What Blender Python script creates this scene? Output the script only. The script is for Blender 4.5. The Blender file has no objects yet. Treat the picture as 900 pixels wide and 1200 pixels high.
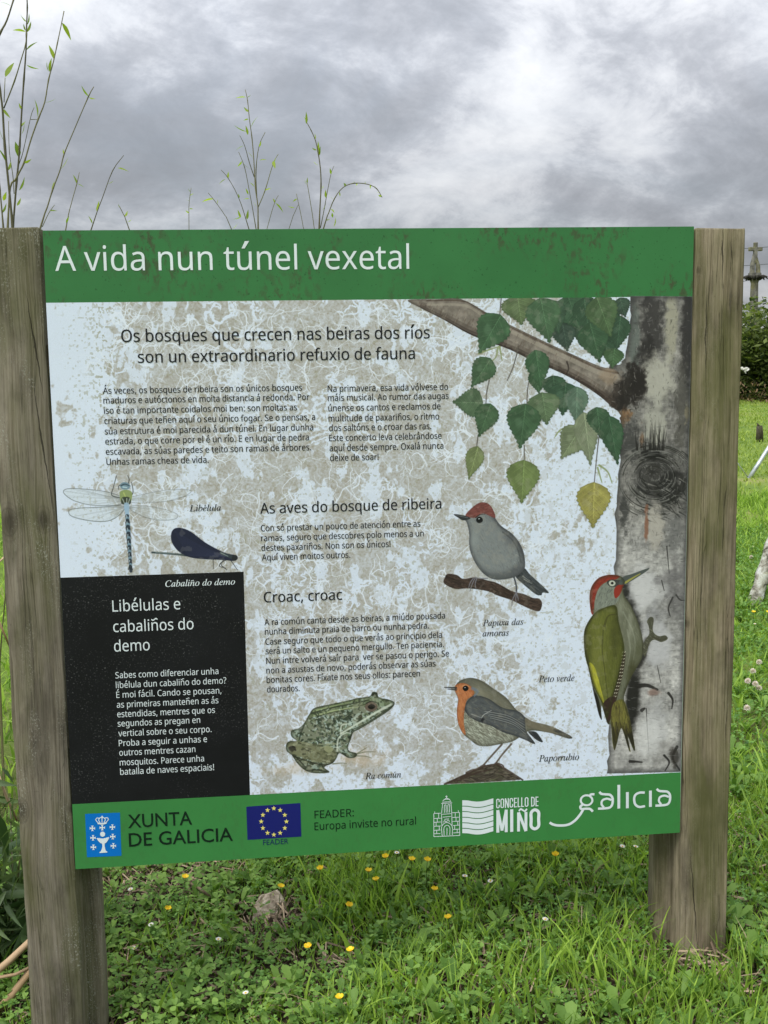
import bpy, bmesh, math, random
import numpy as np
from mathutils import Vector, Matrix, geometry

SC = bpy.context.scene
COL = SC.collection
ZT = 1.824                      # height of the panel's top edge above the turf
# ---- camera -------------------------------------------------------
cam_d = bpy.data.cameras.new("camera")
cam = bpy.data.objects.new("camera", cam_d)
COL.objects.link(cam)
cam_d.sensor_fit = 'VERTICAL'
cam_d.sensor_height = 24.0
cam_d.lens = 1250.0 / 1200.0 * 24.0
cam_d.clip_start = 0.05
cam_d.clip_end = 2000
_R = [[0.9949003756301921, 0.015391431440358521, -0.0996812239547622],
      [-0.027931948642655847, 0.9916798313603804, -0.12566192071614873],
      [0.09691774252388852, 0.12780538295104926, 0.987052549397857]]
CAM = Vector((0.5105, -2.4977, ZT - 0.3322))
_w = lambda v: Vector((v[0], v[2], -v[1]))       # panel axes (right, down, behind) -> world (x, y, z)
cx_, cy_, cz_ = _w(_R[0]), -_w(_R[1]), -_w(_R[2])
cam.matrix_world = Matrix(((cx_.x, cy_.x, cz_.x, CAM.x), (cx_.y, cy_.y, cz_.y, CAM.y), (cx_.z, cy_.z, cz_.z, CAM.z), (0, 0, 0, 1)))
SC.camera = cam
# ---- view ---------------------------------------------------------
SC.view_settings.view_transform = 'Standard'
SC.view_settings.look = 'None'
SC.view_settings.exposure = 0.9
SC.view_settings.gamma = 1.0
SC.render.engine = 'CYCLES'
SC.cycles.max_bounces = 6
SC.cycles.transparent_max_bounces = 8
# ---- sky and sun --------------------------------------------------
SUN_ELEV, SUN_ROT = math.radians(58), math.radians(222)      # behind thin cloud, over the photographer's left shoulder
world = bpy.data.worlds.new("World")
SC.world = world
world.use_nodes = True


def build_sky():
    nt = world.node_tree
    N, L = nt.nodes, nt.links
    N.clear()
    out = N.new('ShaderNodeOutputWorld')
    bg = N.new('ShaderNodeBackground')
    sky = N.new('ShaderNodeTexSky')
    sky.sky_type = 'NISHITA'
    sky.sun_disc = False
    sky.sun_elevation = SUN_ELEV
    sky.sun_rotation = SUN_ROT
    sky.air_density = 1.2
    sky.dust_density = 2.0
    bg.inputs['Strength'].default_value = 0.1
    tc = N.new('ShaderNodeTexCoord')

    def math_(op, a, b=None, c=None, clamp=False):
        m = N.new('ShaderNodeMath')
        m.operation = op
        m.use_clamp = clamp
        for i, v in enumerate((a, b, c)):
            if v is None:
                continue
            if isinstance(v, (int, float)):
                m.inputs[i].default_value = v
            else:
                L.new(v, m.inputs[i])
        return m.outputs[0]
    sep = N.new('ShaderNodeSeparateXYZ')
    L.new(tc.outputs['Generated'], sep.inputs[0])
    zc = math_('ADD', math_('MAXIMUM', sep.outputs['Z'], 0.0), 0.5)
    comb = N.new('ShaderNodeCombineXYZ')
    L.new(math_('DIVIDE', sep.outputs['X'], zc), comb.inputs[0])
    L.new(math_('DIVIDE', sep.outputs['Y'], zc), comb.inputs[1])
    comb.inputs[2].default_value = 0.0

    def noise(scale, detail, rough, dist, off, lac=2.0):
        mp = N.new('ShaderNodeMapping')
        mp.inputs['Location'].default_value = off
        mp.inputs['Rotation'].default_value = (0, 0, math.radians(-24))
        mp.inputs['Scale'].default_value = (1.0, 1.1, 1)
        L.new(comb.outputs[0], mp.inputs[0])
        n = N.new('ShaderNodeTexNoise')
        n.inputs['Scale'].default_value = scale
        n.inputs['Detail'].default_value = detail
        n.inputs['Roughness'].default_value = rough
        n.inputs['Distortion'].default_value = dist
        n.inputs['Lacunarity'].default_value = lac
        L.new(mp.outputs[0], n.inputs['Vector'])
        return n.outputs['Fac']

    def ramp(f, stops):
        r = N.new('ShaderNodeValToRGB')
        r.color_ramp.interpolation = 'B_SPLINE'
        e = r.color_ramp.elements
        e[0].position, e[0].color = stops[0][0], stops[0][1] + (1,)
        e[1].position, e[1].color = stops[-1][0], stops[-1][1] + (1,)
        for p, c in stops[1:-1]:
            x = e.new(p)
            x.color = c + (1,)
        L.new(f, r.inputs[0])
        return r.outputs[0]
    n1 = noise(2.0, 9, .54, .15, (21.0, 1.4, 0))
    n2 = noise(7.5, 9, .66, .25, (12.0, 12.6, 0))
    n3 = noise(0.8, 3, .5, .2, (18.7, 19.9, 0))
    f = math_('ADD', math_('ADD', math_('MULTIPLY', n1, .54), math_('MULTIPLY', n2, .30)), math_('MULTIPLY', n3, .16))
    cl0 = ramp(f, [(.36, (.28, .29, .315)), (.45, (.355, .37, .405)), (.50, (.45, .467, .51)), (.54, (.63, .648, .69)), (.61, (.86, .87, .89))])
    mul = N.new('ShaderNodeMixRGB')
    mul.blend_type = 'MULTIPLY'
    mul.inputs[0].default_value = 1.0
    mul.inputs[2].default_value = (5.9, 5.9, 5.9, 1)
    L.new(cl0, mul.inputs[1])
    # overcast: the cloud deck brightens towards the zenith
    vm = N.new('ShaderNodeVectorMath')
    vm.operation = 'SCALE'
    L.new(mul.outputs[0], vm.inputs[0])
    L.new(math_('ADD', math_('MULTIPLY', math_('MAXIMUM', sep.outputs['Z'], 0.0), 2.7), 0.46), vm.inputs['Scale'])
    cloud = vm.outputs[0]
    # a few gaps where the blue shows
    g = noise(2.1, 8, .6, .7, (12.4, 5.3, 0))
    gap = ramp(g, [(.60, (0, 0, 0)), (.70, (.8, .8, .8))])
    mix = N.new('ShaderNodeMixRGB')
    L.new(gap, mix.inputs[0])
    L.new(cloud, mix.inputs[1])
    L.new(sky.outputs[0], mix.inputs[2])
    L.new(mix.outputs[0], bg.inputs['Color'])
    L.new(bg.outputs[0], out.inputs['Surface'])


build_sky()
sun_d = bpy.data.lights.new("sun", 'SUN')
sun_d.energy = 1.5
sun_d.angle = math.radians(35)
sun_d.color = (1.0, 0.965, 0.91)
sun = bpy.data.objects.new("sun", sun_d)
COL.objects.link(sun)
# Nishita: rotation 0 = +Y, turning towards +X
_sd = Vector((math.sin(SUN_ROT) * math.cos(SUN_ELEV), math.cos(SUN_ROT) * math.cos(SUN_ELEV), math.sin(SUN_ELEV)))
sun.rotation_euler = (-_sd).to_track_quat('-Z', 'Y').to_euler()
sun.location = (0, 0, 6)
# ------------------------------------------------------------------
# PANEL PRINT: the illustrations are painted stroke by stroke in memory
# ------------------------------------------------------------------
FPX = 1250.0
RC = np.array([[0.9949003756301921, 0.015391431440358521, -0.0996812239547622],
               [-0.027931948642655847, 0.9916798313603804, -0.12566192071614873],
               [0.09691774252388852, 0.12780538295104926, 0.987052549397857]])
TC = np.array([-0.7620182084198344, -0.6288421224322722, 2.373453221572628])
CAMB = -RC.T @ TC                      # camera in panel coordinates (x right, y down from the top edge, z behind)


def B(p, depth=0.0):
    """photo measurements -> metres on the panel plane (x right, y down from its top edge)"""
    p = np.atleast_2d(np.asarray(p, float))
    d = np.c_[(p[:, 0] - 450) / FPX, (p[:, 1] - 600) / FPX, np.ones(len(p))] @ RC
    s = (depth - CAMB[2]) / d[:, 2]
    return (CAMB + d * s[:, None])[:, :2]


KPX = 1060.0
CW = 1620
rng = np.random.RandomState(7)


def smooth_closed(pts, n=5):
    pts = np.asarray(pts, float)
    out = []
    m = len(pts)
    for i in range(m):
        p0, p1, p2, p3 = pts[i - 1], pts[i], pts[(i + 1) % m], pts[(i + 2) % m]
        for k in range(n):
            t = k / n
            out.append(.5 * ((2 * p1) + (p2 - p0) * t + (2 * p0 - 5 * p1 + 4 * p2 - p3) * t * t + (3 * p1 - p0 - 3 * p2 + p3) * t ** 3))
    return np.array(out)


def smooth_open(pts, n=6):
    pts = np.asarray(pts, float)
    q = np.vstack([2 * pts[0] - pts[1], pts, 2 * pts[-1] - pts[-2]])
    out = []
    for i in range(1, len(q) - 2):
        p0, p1, p2, p3 = q[i - 1:i + 3]
        for k in range(n):
            t = k / n
            out.append(.5 * ((2 * p1) + (p2 - p0) * t + (2 * p0 - 5 * p1 + 4 * p2 - p3) * t * t + (3 * p1 - p0 - 3 * p2 + p3) * t ** 3))
    out.append(pts[-1])
    return np.array(out)


def lattice(shape, cell_y, cell_x, seed):
    r = np.random.RandomState(seed)
    h, w = shape
    gy, gx = int(h / cell_y) + 3, int(w / cell_x) + 3
    g = r.rand(gy, gx).astype(np.float32)
    ys = np.arange(h) / cell_y
    xs = np.arange(w) / cell_x
    iy, ix = ys.astype(int), xs.astype(int)
    fy, fx = (ys - iy).astype(np.float32), (xs - ix).astype(np.float32)
    fy, fx = fy * fy * (3 - 2 * fy), fx * fx * (3 - 2 * fx)
    a = g[iy][:, ix] * (1 - fx) + g[iy][:, ix + 1] * fx
    b = g[iy + 1][:, ix] * (1 - fx) + g[iy + 1][:, ix + 1] * fx
    return a * (1 - fy)[:, None] + b * fy[:, None]


def fbm(shape, cell, seed, octaves=4, ax=1.0, ay=1.0):
    out = 0
    amp, tot = 1.0, 0
    for o in range(octaves):
        c = cell / 2 ** o
        if c * min(ax, ay) < 1.2:
            break
        out = out + amp * lattice(shape, max(c * ay, 1.01), max(c * ax, 1.01), seed + o * 13)
        tot += amp
        amp *= .55
    return out / tot


def sstep(a, b, x):
    t = np.clip((x - a) / (b - a), 0, 1)
    return t * t * (3 - 2 * t)


CAN = np.zeros((CW, CW, 3), np.float32)


def col(c):
    return np.array(c, np.float32) / 255.0


def cpts(pts):
    """photo px -> canvas px"""
    return B(pts) * KPX + 10


def poly_mask(q, feather=0.7):
    """anti-aliased mask of canvas-space polygon q: (y0, x0, mask)"""
    x0, y0 = np.floor(q.min(0) - 2).astype(int)
    x1, y1 = np.ceil(q.max(0) + 3).astype(int)
    x0, y0 = max(x0, 0), max(y0, 0)
    x1, y1 = min(x1, CW), min(y1, CW)
    w, h = x1 - x0, y1 - y0
    if w <= 0 or h <= 0:
        return 0, 0, np.zeros((0, 0), np.float32)
    SS = 3
    acc = np.zeros((h, w), np.float32)
    ex1, ey1 = q[:, 0], q[:, 1]
    ex2, ey2 = np.roll(ex1, -1), np.roll(ey1, -1)
    for s in range(SS):
        ys = y0 + np.arange(h) + (s + .5) / SS
        for r in range(h):
            y = ys[r]
            c = (ey1 <= y) != (ey2 <= y)
            if not c.any():
                continue
            xs = np.sort(ex1[c] + (y - ey1[c]) / (ey2[c] - ey1[c]) * (ex2[c] - ex1[c])) - x0
            for a, b in zip(xs[::2], xs[1::2]):
                a, b = max(a, 0), min(b, w)
                if b <= a:
                    continue
                ia, ib = int(a), int(b)
                if ia == ib:
                    acc[r, ia if ia < w else w - 1] += b - a
                else:
                    acc[r, ia] += ia + 1 - a
                    acc[r, ia + 1:ib] += 1
                    if ib < w:
                        acc[r, ib] += b - ib
    return y0, x0, acc / SS


def blend(y0, x0, m, c, alpha=1.0):
    h, w = m.shape
    if h == 0 or w == 0:
        return
    a = (np.clip(m, 0, 1) * alpha)[..., None]
    reg = CAN[y0:y0 + h, x0:x0 + w]
    reg[:] = reg * (1 - a) + (c if getattr(c, 'ndim', 1) == 3 else col(c)) * a


def poly(pts, c, alpha=1.0, smooth=True, mottling=0.0, seed=1):
    q = cpts(smooth_closed(pts) if smooth else pts)
    y0, x0, m = poly_mask(q)
    cc = np.zeros(m.shape + (3,), np.float32) + col(c)
    if mottling:
        n = fbm(m.shape, 9, seed, 3)
        cc = np.clip(cc * (1 + mottling * 2 * (n - .5))[..., None], 0, 1)
    blend(y0, x0, m, cc, alpha)
    return y0, x0, m


def stroke(pts, w0, w1, c, alpha=1.0, clip=None, smooth=True):
    """soft tapered stroke; widths in photo px"""
    p = np.asarray(pts, float)
    if smooth and len(p) > 2:
        p = smooth_open(p, 4)
    q = cpts(p)
    r0, r1 = w0 * 1.04, w1 * 1.04       # radius in canvas px = w/2*2.08
    rm = max(r0, r1) + 2
    x0, y0 = np.floor(q.min(0) - rm).astype(int)
    x1, y1 = np.ceil(q.max(0) + rm).astype(int)
    x0, y0, x1, y1 = max(x0, 0), max(y0, 0), min(x1, CW), min(y1, CW)
    if x1 <= x0 or y1 <= y0:
        return
    Y, X = np.mgrid[y0:y1, x0:x1].astype(np.float32)
    m = np.zeros(X.shape, np.float32)
    n = len(q) - 1
    for i in range(n):
        a, b = q[i], q[i + 1]
        d = b - a
        L2 = max((d ** 2).sum(), 1e-6)
        t = np.clip(((X - a[0]) * d[0] + (Y - a[1]) * d[1]) / L2, 0, 1)
        dist = np.hypot(X - a[0] - t * d[0], Y - a[1] - t * d[1])
        r = r0 + (r1 - r0) * (i + t) / n
        m = np.maximum(m, np.clip(r - dist + .5, 0, 1) * np.clip(r * 1.6, 0, 1))
    if clip is not None:
        cy, cx, cm = clip
        full = np.zeros_like(m)
        ya, xa = max(cy, y0), max(cx, x0)
        yb, xb = min(cy + cm.shape[0], y1), min(cx + cm.shape[1], x1)
        if yb > ya and xb > xa:
            full[ya - y0:yb - y0, xa - x0:xb - x0] = cm[ya - cy:yb - cy, xa - cx:xb - cx]
        m = m * full
    blend(y0, x0, m, c, alpha)


def blob(cx, cy, rx, ry, c, alpha, rough=.5, seed=3, ang=0, clip=None, soft=.5):
    """soft noisy-edged patch"""
    q = cpts([[cx, cy]])[0]
    R = max(rx, ry) * 2.1 * 1.5
    x0, y0, x1, y1 = int(q[0] - R), int(q[1] - R), int(q[0] + R), int(q[1] + R)
    x0, y0, x1, y1 = max(x0, 0), max(y0, 0), min(x1, CW), min(y1, CW)
    if x1 <= x0 or y1 <= y0:
        return
    Y, X = np.mgrid[y0:y1, x0:x1].astype(np.float32)
    ca, sa = math.cos(ang), math.sin(ang)
    u = ((X - q[0]) * ca + (Y - q[1]) * sa) / (rx * 2.08)
    v = (-(X - q[0]) * sa + (Y - q[1]) * ca) / (ry * 2.08)
    d = np.hypot(u, v) + rough * (fbm(X.shape, 16, seed, 4) - .5) * 2
    m = 1 - sstep(1 - soft, 1 + soft * .3, d)
    if clip is not None:
        cy_, cx_, cm = clip
        full = np.zeros_like(m)
        ya, xa = max(cy_, y0), max(cx_, x0)
        yb, xb = min(cy_ + cm.shape[0], y1), min(cx_ + cm.shape[1], x1)
        if yb > ya and xb > xa:
            full[ya - y0:yb - y0, xa - x0:xb - x0] = cm[ya - cy_:yb - cy_, xa - cx_:xb - cx_]
        m = m * full
    blend(y0, x0, m, c, alpha)


def feathers(pts, cols, n, length, width, ang, jitter=.25, alpha=.5, seed=0, clip=None, smooth=True):
    """fill an outline with short directional strokes"""
    r = np.random.RandomState(seed)
    s = smooth_closed(pts) if smooth else np.asarray(pts, float)
    if clip is None:
        clip = poly_mask(cpts(s))
    lo, hi = s.min(0), s.max(0)
    ex1, ey1 = s[:, 0], s[:, 1]
    ex2, ey2 = np.roll(ex1, -1), np.roll(ey1, -1)
    k = tries = 0
    while k < n and tries < n * 12:
        tries += 1
        x, y = lo + r.rand(2) * (hi - lo)
        c = (ey1 <= y) != (ey2 <= y)
        if (ex1[c] + (y - ey1[c]) / (ey2[c] - ey1[c]) * (ex2[c] - ex1[c]) > x).sum() % 2 == 0:
            continue
        k += 1
        a = (ang(x, y) if callable(ang) else ang) + r.randn() * jitter
        L = length * (.6 + .8 * r.rand())
        cc = cols(x, y, r) if callable(cols) else cols[r.randint(len(cols))]
        stroke([[x, y], [x + L * math.cos(a), y + L * math.sin(a)]], width * (.7 + .6 * r.rand()), width * .3, cc, alpha * (.6 + .4 * r.rand()), clip, smooth=False)


def boxblur(m, k):
    k = int(k)
    for ax in (0, 1):
        c = np.cumsum(np.pad(m, [(k + 1, k) if a == ax else (0, 0) for a in (0, 1)], mode='constant'), axis=ax)
        n = m.shape[ax]
        m = (np.take(c, np.arange(2 * k + 1, 2 * k + 1 + n), axis=ax) - np.take(c, np.arange(0, n), axis=ax)) / (2 * k + 1)
    return m


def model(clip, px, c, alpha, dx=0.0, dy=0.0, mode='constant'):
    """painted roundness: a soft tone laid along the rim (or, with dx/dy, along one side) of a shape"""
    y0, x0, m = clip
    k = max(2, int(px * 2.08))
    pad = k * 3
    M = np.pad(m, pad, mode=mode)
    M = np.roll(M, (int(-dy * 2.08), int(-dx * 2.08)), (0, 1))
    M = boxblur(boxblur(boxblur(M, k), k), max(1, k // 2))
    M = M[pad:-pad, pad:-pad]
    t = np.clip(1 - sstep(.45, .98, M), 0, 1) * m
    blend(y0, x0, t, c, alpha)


# silhouettes (photo measurements); the same outlines are cut as thin printed sheets further down
OUT = {}
Z = lambda ox, oy, s: (lambda L: [[ox + a / s, oy + b / s] for a, b in L])
zt = Z(700, 340, 4.0)
zb = Z(470, 340, 2.571)
zk = Z(500, 570, 5.625)
zr = Z(500, 760, 4.5)
zw = Z(660, 640, 4.2857)
zf = Z(320, 790, 5.0)
zd = Z(60, 540, 3.6)
OUT['trunk'] = zt([(155, 28), (153, 120), (150, 200), (130, 320), (104, 350), (60, 352), (30, 500), (60, 545), (95, 560), (108, 600), (115, 640), (110, 760), (100, 900), (88, 1050), (85, 1200), (78, 1330), (70, 1560), (60, 1900), (52, 2150), (44, 2266)]) + [[797.8, 904.5], [799, 850], [804.5, 620], [811.3, 347.5]]
OUT['branch'] = [(478, 351.7), (510, 351), (540, 350.6), (571, 367), (598, 381), (633, 398), (672, 416), (703, 429.5), (722, 434), (729, 447), (731, 470), (725, 482), (703, 464.5), (680, 449), (653, 435), (625.6, 423.6), (598, 410), (571, 400), (548, 390.6), (520.5, 375), (493, 361)]
OUT['blackcap'] = zk([(258, 190), (300, 140), (350, 108), (400, 112), (435, 150), (450, 205), (490, 260), (560, 310), (610, 370), (640, 440), (648, 510), (640, 550), (600, 585), (560, 603), (480, 615), (420, 605), (370, 570), (330, 520), (295, 450), (280, 380), (280, 310), (266, 245), (250, 215)])
OUT['perch'] = zk([(140, 577), (200, 585), (240, 610), (320, 600), (400, 620), (470, 640), (560, 690), (640, 710), (700, 735), (740, 740), (760, 770), (745, 820), (700, 815), (620, 780), (560, 750), (470, 720), (400, 690), (280, 672), (190, 675), (115, 640), (120, 600)])
OUT['captail'] = zk([(640, 540), (680, 580), (740, 635), (805, 700), (765, 700), (755, 718), (720, 712), (660, 665), (600, 612), (590, 590)])
OUT['robin'] = zr([(155, 190), (185, 165), (235, 155), (290, 170), (350, 210), (420, 260), (470, 320), (520, 362), (560, 385), (640, 405), (700, 430), (765, 466), (745, 474), (660, 447), (570, 432), (525, 440), (500, 460), (450, 490), (380, 505), (320, 515), (270, 510), (230, 482), (200, 458), (180, 430), (163, 380), (160, 320), (165, 265), (150, 225)])
OUT['mound'] = zr([(95, 716), (160, 680), (230, 650), (300, 620), (370, 608), (420, 640), (470, 675), (505, 693)])
OUT['woodpecker'] = zw([(285, 150), (230, 145), (180, 160), (145, 200), (133, 250), (138, 310), (150, 345), (120, 390), (106, 440), (108, 520), (120, 580), (132, 640), (150, 720), (165, 760), (190, 868), (192, 800), (222, 890), (240, 900), (258, 1020), (285, 925), (300, 930), (333, 1033), (325, 960), (352, 1022), (360, 1015), (345, 930), (330, 850), (305, 775), (312, 730), (340, 660), (375, 600), (395, 560), (402, 510), (395, 450), (375, 380), (340, 300), (305, 245), (300, 200), (310, 178)])
OUT['frog'] = zf([(712, 170), (690, 203), (640, 240), (560, 290), (500, 325), (470, 340), (455, 380), (438, 430), (450, 452), (490, 465), (480, 487), (440, 490), (390, 462), (372, 490), (350, 520), (300, 545), (330, 575), (250, 580), (190, 565), (140, 520), (110, 475), (80, 450), (78, 410), (100, 392), (140, 392), (108, 365), (108, 330), (150, 318), (180, 290), (210, 240), (240, 200), (320, 180), (420, 160), (500, 140), (565, 130), (582, 106), (608, 108), (622, 138), (680, 150)])
OUT['damselfly'] = zd([(505, 320), (515, 290), (545, 283), (590, 300), (650, 345), (710, 378), (745, 392), (775, 398), (786, 410), (770, 422), (745, 420), (700, 417), (650, 415), (590, 408), (545, 388), (515, 355)])
_tr = OUT['trunk']
_jr = np.random.RandomState(3)
_new = []
for _i in range(len(_tr) - 5):
    _a, _b = np.array(_tr[_i]), np.array(_tr[_i + 1])
    for _t in (0, .25, .5, .75):
        _p = _a + (_b - _a) * _t
        _new.append([float(_p[0] + (_jr.randn() * .9 if _i else 0)), float(_p[1])])
OUT['trunk'] = _new + [list(q) for q in _tr[-5:]]
WINGS = [zd([(300, 155), (230, 130), (130, 118), (65, 118), (52, 135), (90, 165), (160, 185), (240, 188), (295, 182)]),
         zd([(300, 190), (200, 195), (110, 200), (74, 210), (90, 235), (180, 254), (250, 250), (300, 215)]),
         zd([(335, 155), (400, 138), (470, 125), (540, 120), (590, 126), (560, 150), (500, 168), (420, 176), (340, 175)]),
         zd([(335, 190), (400, 190), (480, 205), (530, 225), (520, 245), (450, 250), (390, 235), (340, 210)])]

# birch leaves: stalk end, tip, width, colour
LEAVES = [
    ((672, 350), (668, 388), 34, (44, 70, 52)), ((712, 352), (706, 392), 34, (42, 68, 50)), ((652, 372), (652, 398), 24, (46, 66, 54)), ((708, 385), (712, 424), 30, (46, 74, 52)),
    ((681, 372), (680, 405), 26, (50, 74, 56)), ((648, 440), (651, 470), 28, (52, 82, 58)), ((626, 434), (632, 462), 18, (60, 92, 62)), ((705, 362), (722, 400), 30, (50, 80, 56)),
    ((659, 380), (665, 412), 27, (52, 72, 60)), ((727, 370), (722, 412), 27, (50, 80, 57)), ((665, 346), (679, 386), 52, (52, 84, 58)),
    ((645, 352), (655, 392), 30, (56, 84, 62)), ((684, 349), (690, 392), 30, (50, 80, 56)), ((726, 349), (733, 372), 20, (52, 76, 60)),
    ((691, 378), (703, 425), 37, (54, 87, 58)), ((699, 348), (716, 395), 38, (72, 100, 62)), ((720, 408), (717, 432), 24, (64, 96, 60)),
    ((606, 346), (611, 381), 40, (88, 108, 68)), ((633, 349), (644, 402), 41, (66, 100, 67)), ((587, 369), (561, 414), 40, (60, 96, 63)),
    ((627.5, 410), (634, 457), 28, (58, 94, 62)), ((575, 420), (552, 454), 28, (64, 95, 64)), ((566, 472), (530, 471), 33, (74, 100, 70)),
    ((663, 448), (659, 487), 37, (52, 84, 60)), ((676, 453), (675, 497), 27, (86, 114, 94)), ((635, 460), (641, 498), 38, (84, 108, 74)),
    ((616, 473), (609, 526), 39, (60, 94, 62)), ((575, 473), (561, 512), 28, (62, 94, 62)), ((560, 523), (549, 562), 21, (112, 127, 77)),
    ((614, 539), (611, 590), 38, (104, 124, 67)), ((681, 500), (657, 538), 34, (110, 124, 90)), ((684, 483), (692, 546), 28, (120, 132, 102)),
    ((699, 477), (704, 514), 27, (56, 88, 60)), ((713, 487), (724, 545), 27, (52, 86, 58)), ((696, 565), (694.5, 619), 39, (150, 144, 68)),
]


def leaf_outline(base, tip, w):
    base, tip = np.array(base, float), np.array(tip, float)
    ax = tip - base
    L = np.hypot(*ax)
    ax /= L
    nx = np.array([-ax[1], ax[0]])
    prof = [(0.0, .03), (.06, .5), (.15, .82), (.27, 1.0), (.40, .98), (.55, .78), (.70, .5), (.84, .22), (.93, .08), (1.0, 0)]
    L1, L2 = [], []
    n = 22
    for i in range(n + 1):
        t = i / n
        v = np.interp(t, [a for a, _ in prof], [b for _, b in prof]) * w / 2
        tooth = (.0 if t < .12 or t > .97 else (1.3 if i % 2 else -.5) * w / 34)
        L1.append(base + ax * L * t + nx * (v + tooth))
        L2.append(base + ax * (L * t) - nx * (v + tooth))
    return L1 + L2[::-1][1:-1]


LEAF_OUT = [leaf_outline(b, t, w) for b, t, w, c in LEAVES]


def paint_all():
    global CAN
    shape = (CW, CW)
    # ---- clean white sheet, grime film and grazed tracks
    CAN[:] = col((203, 213, 230))
    CAN *= (1 + .035 * (fbm(shape, 260, 5, 3) - .5))[..., None]
    gy, gx = np.mgrid[0:CW, 0:CW].astype(np.float32)
    gx, gy = gx / KPX, gy / KPX
    wx = (fbm(shape, 60, 21, 4) - .5)
    wy = (fbm(shape, 60, 45, 4) - .5)
    # coverage grows towards the middle of the sheet, streaks run down from the top edge
    cov = sstep(.06, .30, gx) * (1 - sstep(.94, 1.22, gx + .25 * (gy - .6)))
    cov = cov * (1 - .72 * sstep(1.02, 1.25, gy) * (1 - sstep(.75, 1.05, gx) * .45))
    cov = np.maximum(cov, .62 * np.exp(-((gx - .78) / .28) ** 2) * (1 - sstep(1.12, 1.42, gy)))
    cov *= 1 - .55 * np.exp(-((gx - .33) / .1) ** 2 - ((gy - .62) / .12) ** 2)
    streak = fbm(shape, 70, 61, 4, ax=.45, ay=2.2)
    n1 = fbm(shape, 120, 71, 5)
    n2 = fbm(shape, 26, 77, 4)
    field = .34 * n1 + .22 * streak + .44 * n2
    film = sstep(.0, .05, field - (.600 - .375 * cov))
    speck = sstep(.64, .72, fbm(shape, 9, 91, 3)) * sstep(.03, .25, gx) * .7
    film = np.maximum(film, speck * (.12 + .75 * sstep(.48, .6, n1)))
    # tracks: thin zero-contours of warped noise, in three widths
    def tracks(cell, w, seed, warp):
        a = fbm(shape, cell, seed, 3)
        b = fbm(shape, cell * .6, seed + 5, 2)
        h, wd = shape
        iy = np.clip((np.arange(h)[:, None] + wy * warp).astype(int), 0, h - 1)
        ix = np.clip((np.arange(wd)[None, :] + wx * warp).astype(int), 0, wd - 1)
        a = (a * .65 + b * .35)[iy, ix]
        g = np.hypot(*np.gradient(a)) + 2e-4
        return 1 - sstep(w * .4, w, np.abs(a - np.median(a)) / g)
    wmod = .3 + 1.6 * sstep(.45, .7, fbm(shape, 150, 333, 3))
    tr = np.maximum(tracks(75, 3.4, 131, 120) * np.clip(wmod, 0, 1), tracks(130, 5.0, 171, 150) * np.clip(wmod * .8, 0, 1))
    tr = np.maximum(tr, .25 * tracks(40, 1.2, 211, 30))
    wide = sstep(.60, .64, fbm(shape, 42, 301, 6, ax=.7, ay=1.3)) * .9
    keep = np.clip(tr * 1.05, 0, 1)
    film = film * (1 - keep) * (1 - wide)
    grain = .50 + .62 * fbm(shape, 4.2, 401, 2) + .18 * (fbm(shape, 22, 405, 2) - .5)
    tone = fbm(shape, 170, 421, 3)[..., None]
    dcol = col((165, 164, 160)) * (1 - tone) + col((155, 150, 141)) * tone
    brown = np.maximum(sstep(.60, .76, fbm(shape, 16, 431, 3)) * .35, sstep(.60, .70, fbm(shape, 4.5, 441, 2)) * .55)[..., None]
    dcol = dcol * (1 - brown) + col((128, 118, 98)) * brown
    a = np.clip(film * grain, 0, 1)[..., None] * .92
    CAN = CAN * (1 - a) + dcol * a
    # sparse mossy flecks in the clean left margin
    fl = sstep(.66, .72, fbm(shape, 7, 501, 2)) * np.exp(-((gx - .13) / .035) ** 2) * ((gy > .18) & (gy < .42))
    fl = np.maximum(fl, sstep(.70, .74, fbm(shape, 6, 505, 2)) * .6 * sstep(.02, .08, gx))
    CAN = CAN * (1 - fl[..., None] * .7) + col((140, 138, 116)) * fl[..., None] * .7
    CAN = CAN.astype(np.float32)
    globals()['CAN'] = CAN
    rs = np.random.RandomState(11)
    # grazing tracks: thin pale lines that wander, kink and branch
    def wander(p, a, w, n_, depth, alpha):
        L = [p.copy()]
        turn = 0.0
        for i in range(n_):
            turn = turn * .5 + rs.randn() * .33
            a += turn
            p = p + np.array([math.cos(a), math.sin(a)]) * rs.uniform(2.2, 4.6)
            L.append(p.copy())
            if depth and rs.rand() < .28:
                wander(p, a + rs.choice([-1, 1]) * rs.uniform(.5, 1.2), w * .65, rs.randint(2, 6), depth - 1, alpha)
        stroke(L, w, w * .45, (211, 219, 232), alpha, smooth=len(L) > 3)
    for k in range(900):
        p = np.array([rs.uniform(125, 650), rs.uniform(360, 885)])
        if p[0] < 300 and p[1] > 655:
            continue
        a = rs.uniform(0, 6.28) if k % 3 else 1.57 * rs.choice([-1, 1]) + rs.randn() * .35
        wander(p, a, rs.choice([.8, .9, 1.1, 1.5, 2.1]), rs.randint(4, 16), 2, rs.uniform(.7, 1.0))
    for k in range(26):       # coiled scribbles
        c0 = np.array([rs.uniform(300, 640), rs.uniform(380, 640)])
        rad = rs.uniform(4, 11)
        t = np.linspace(0, rs.uniform(3, 9), 16)
        L = [[c0[0] + (rad + q) * math.cos(q), c0[1] + (rad * .8 + q) * math.sin(q)] for q in t]
        stroke(L, 1.0, .7, (200, 208, 222), .6)

    # ---- birch trunk
    q = smooth_closed(OUT['trunk'], 3)
    ty0, tx0, tm = poly_mask(cpts(np.array(OUT['trunk'])))
    T = (ty0, tx0, tm)
    h, w = tm.shape
    yy, xx = np.mgrid[0:h, 0:w].astype(np.float32)
    fine = fbm((h, w), 8, 601, 3)
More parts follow.
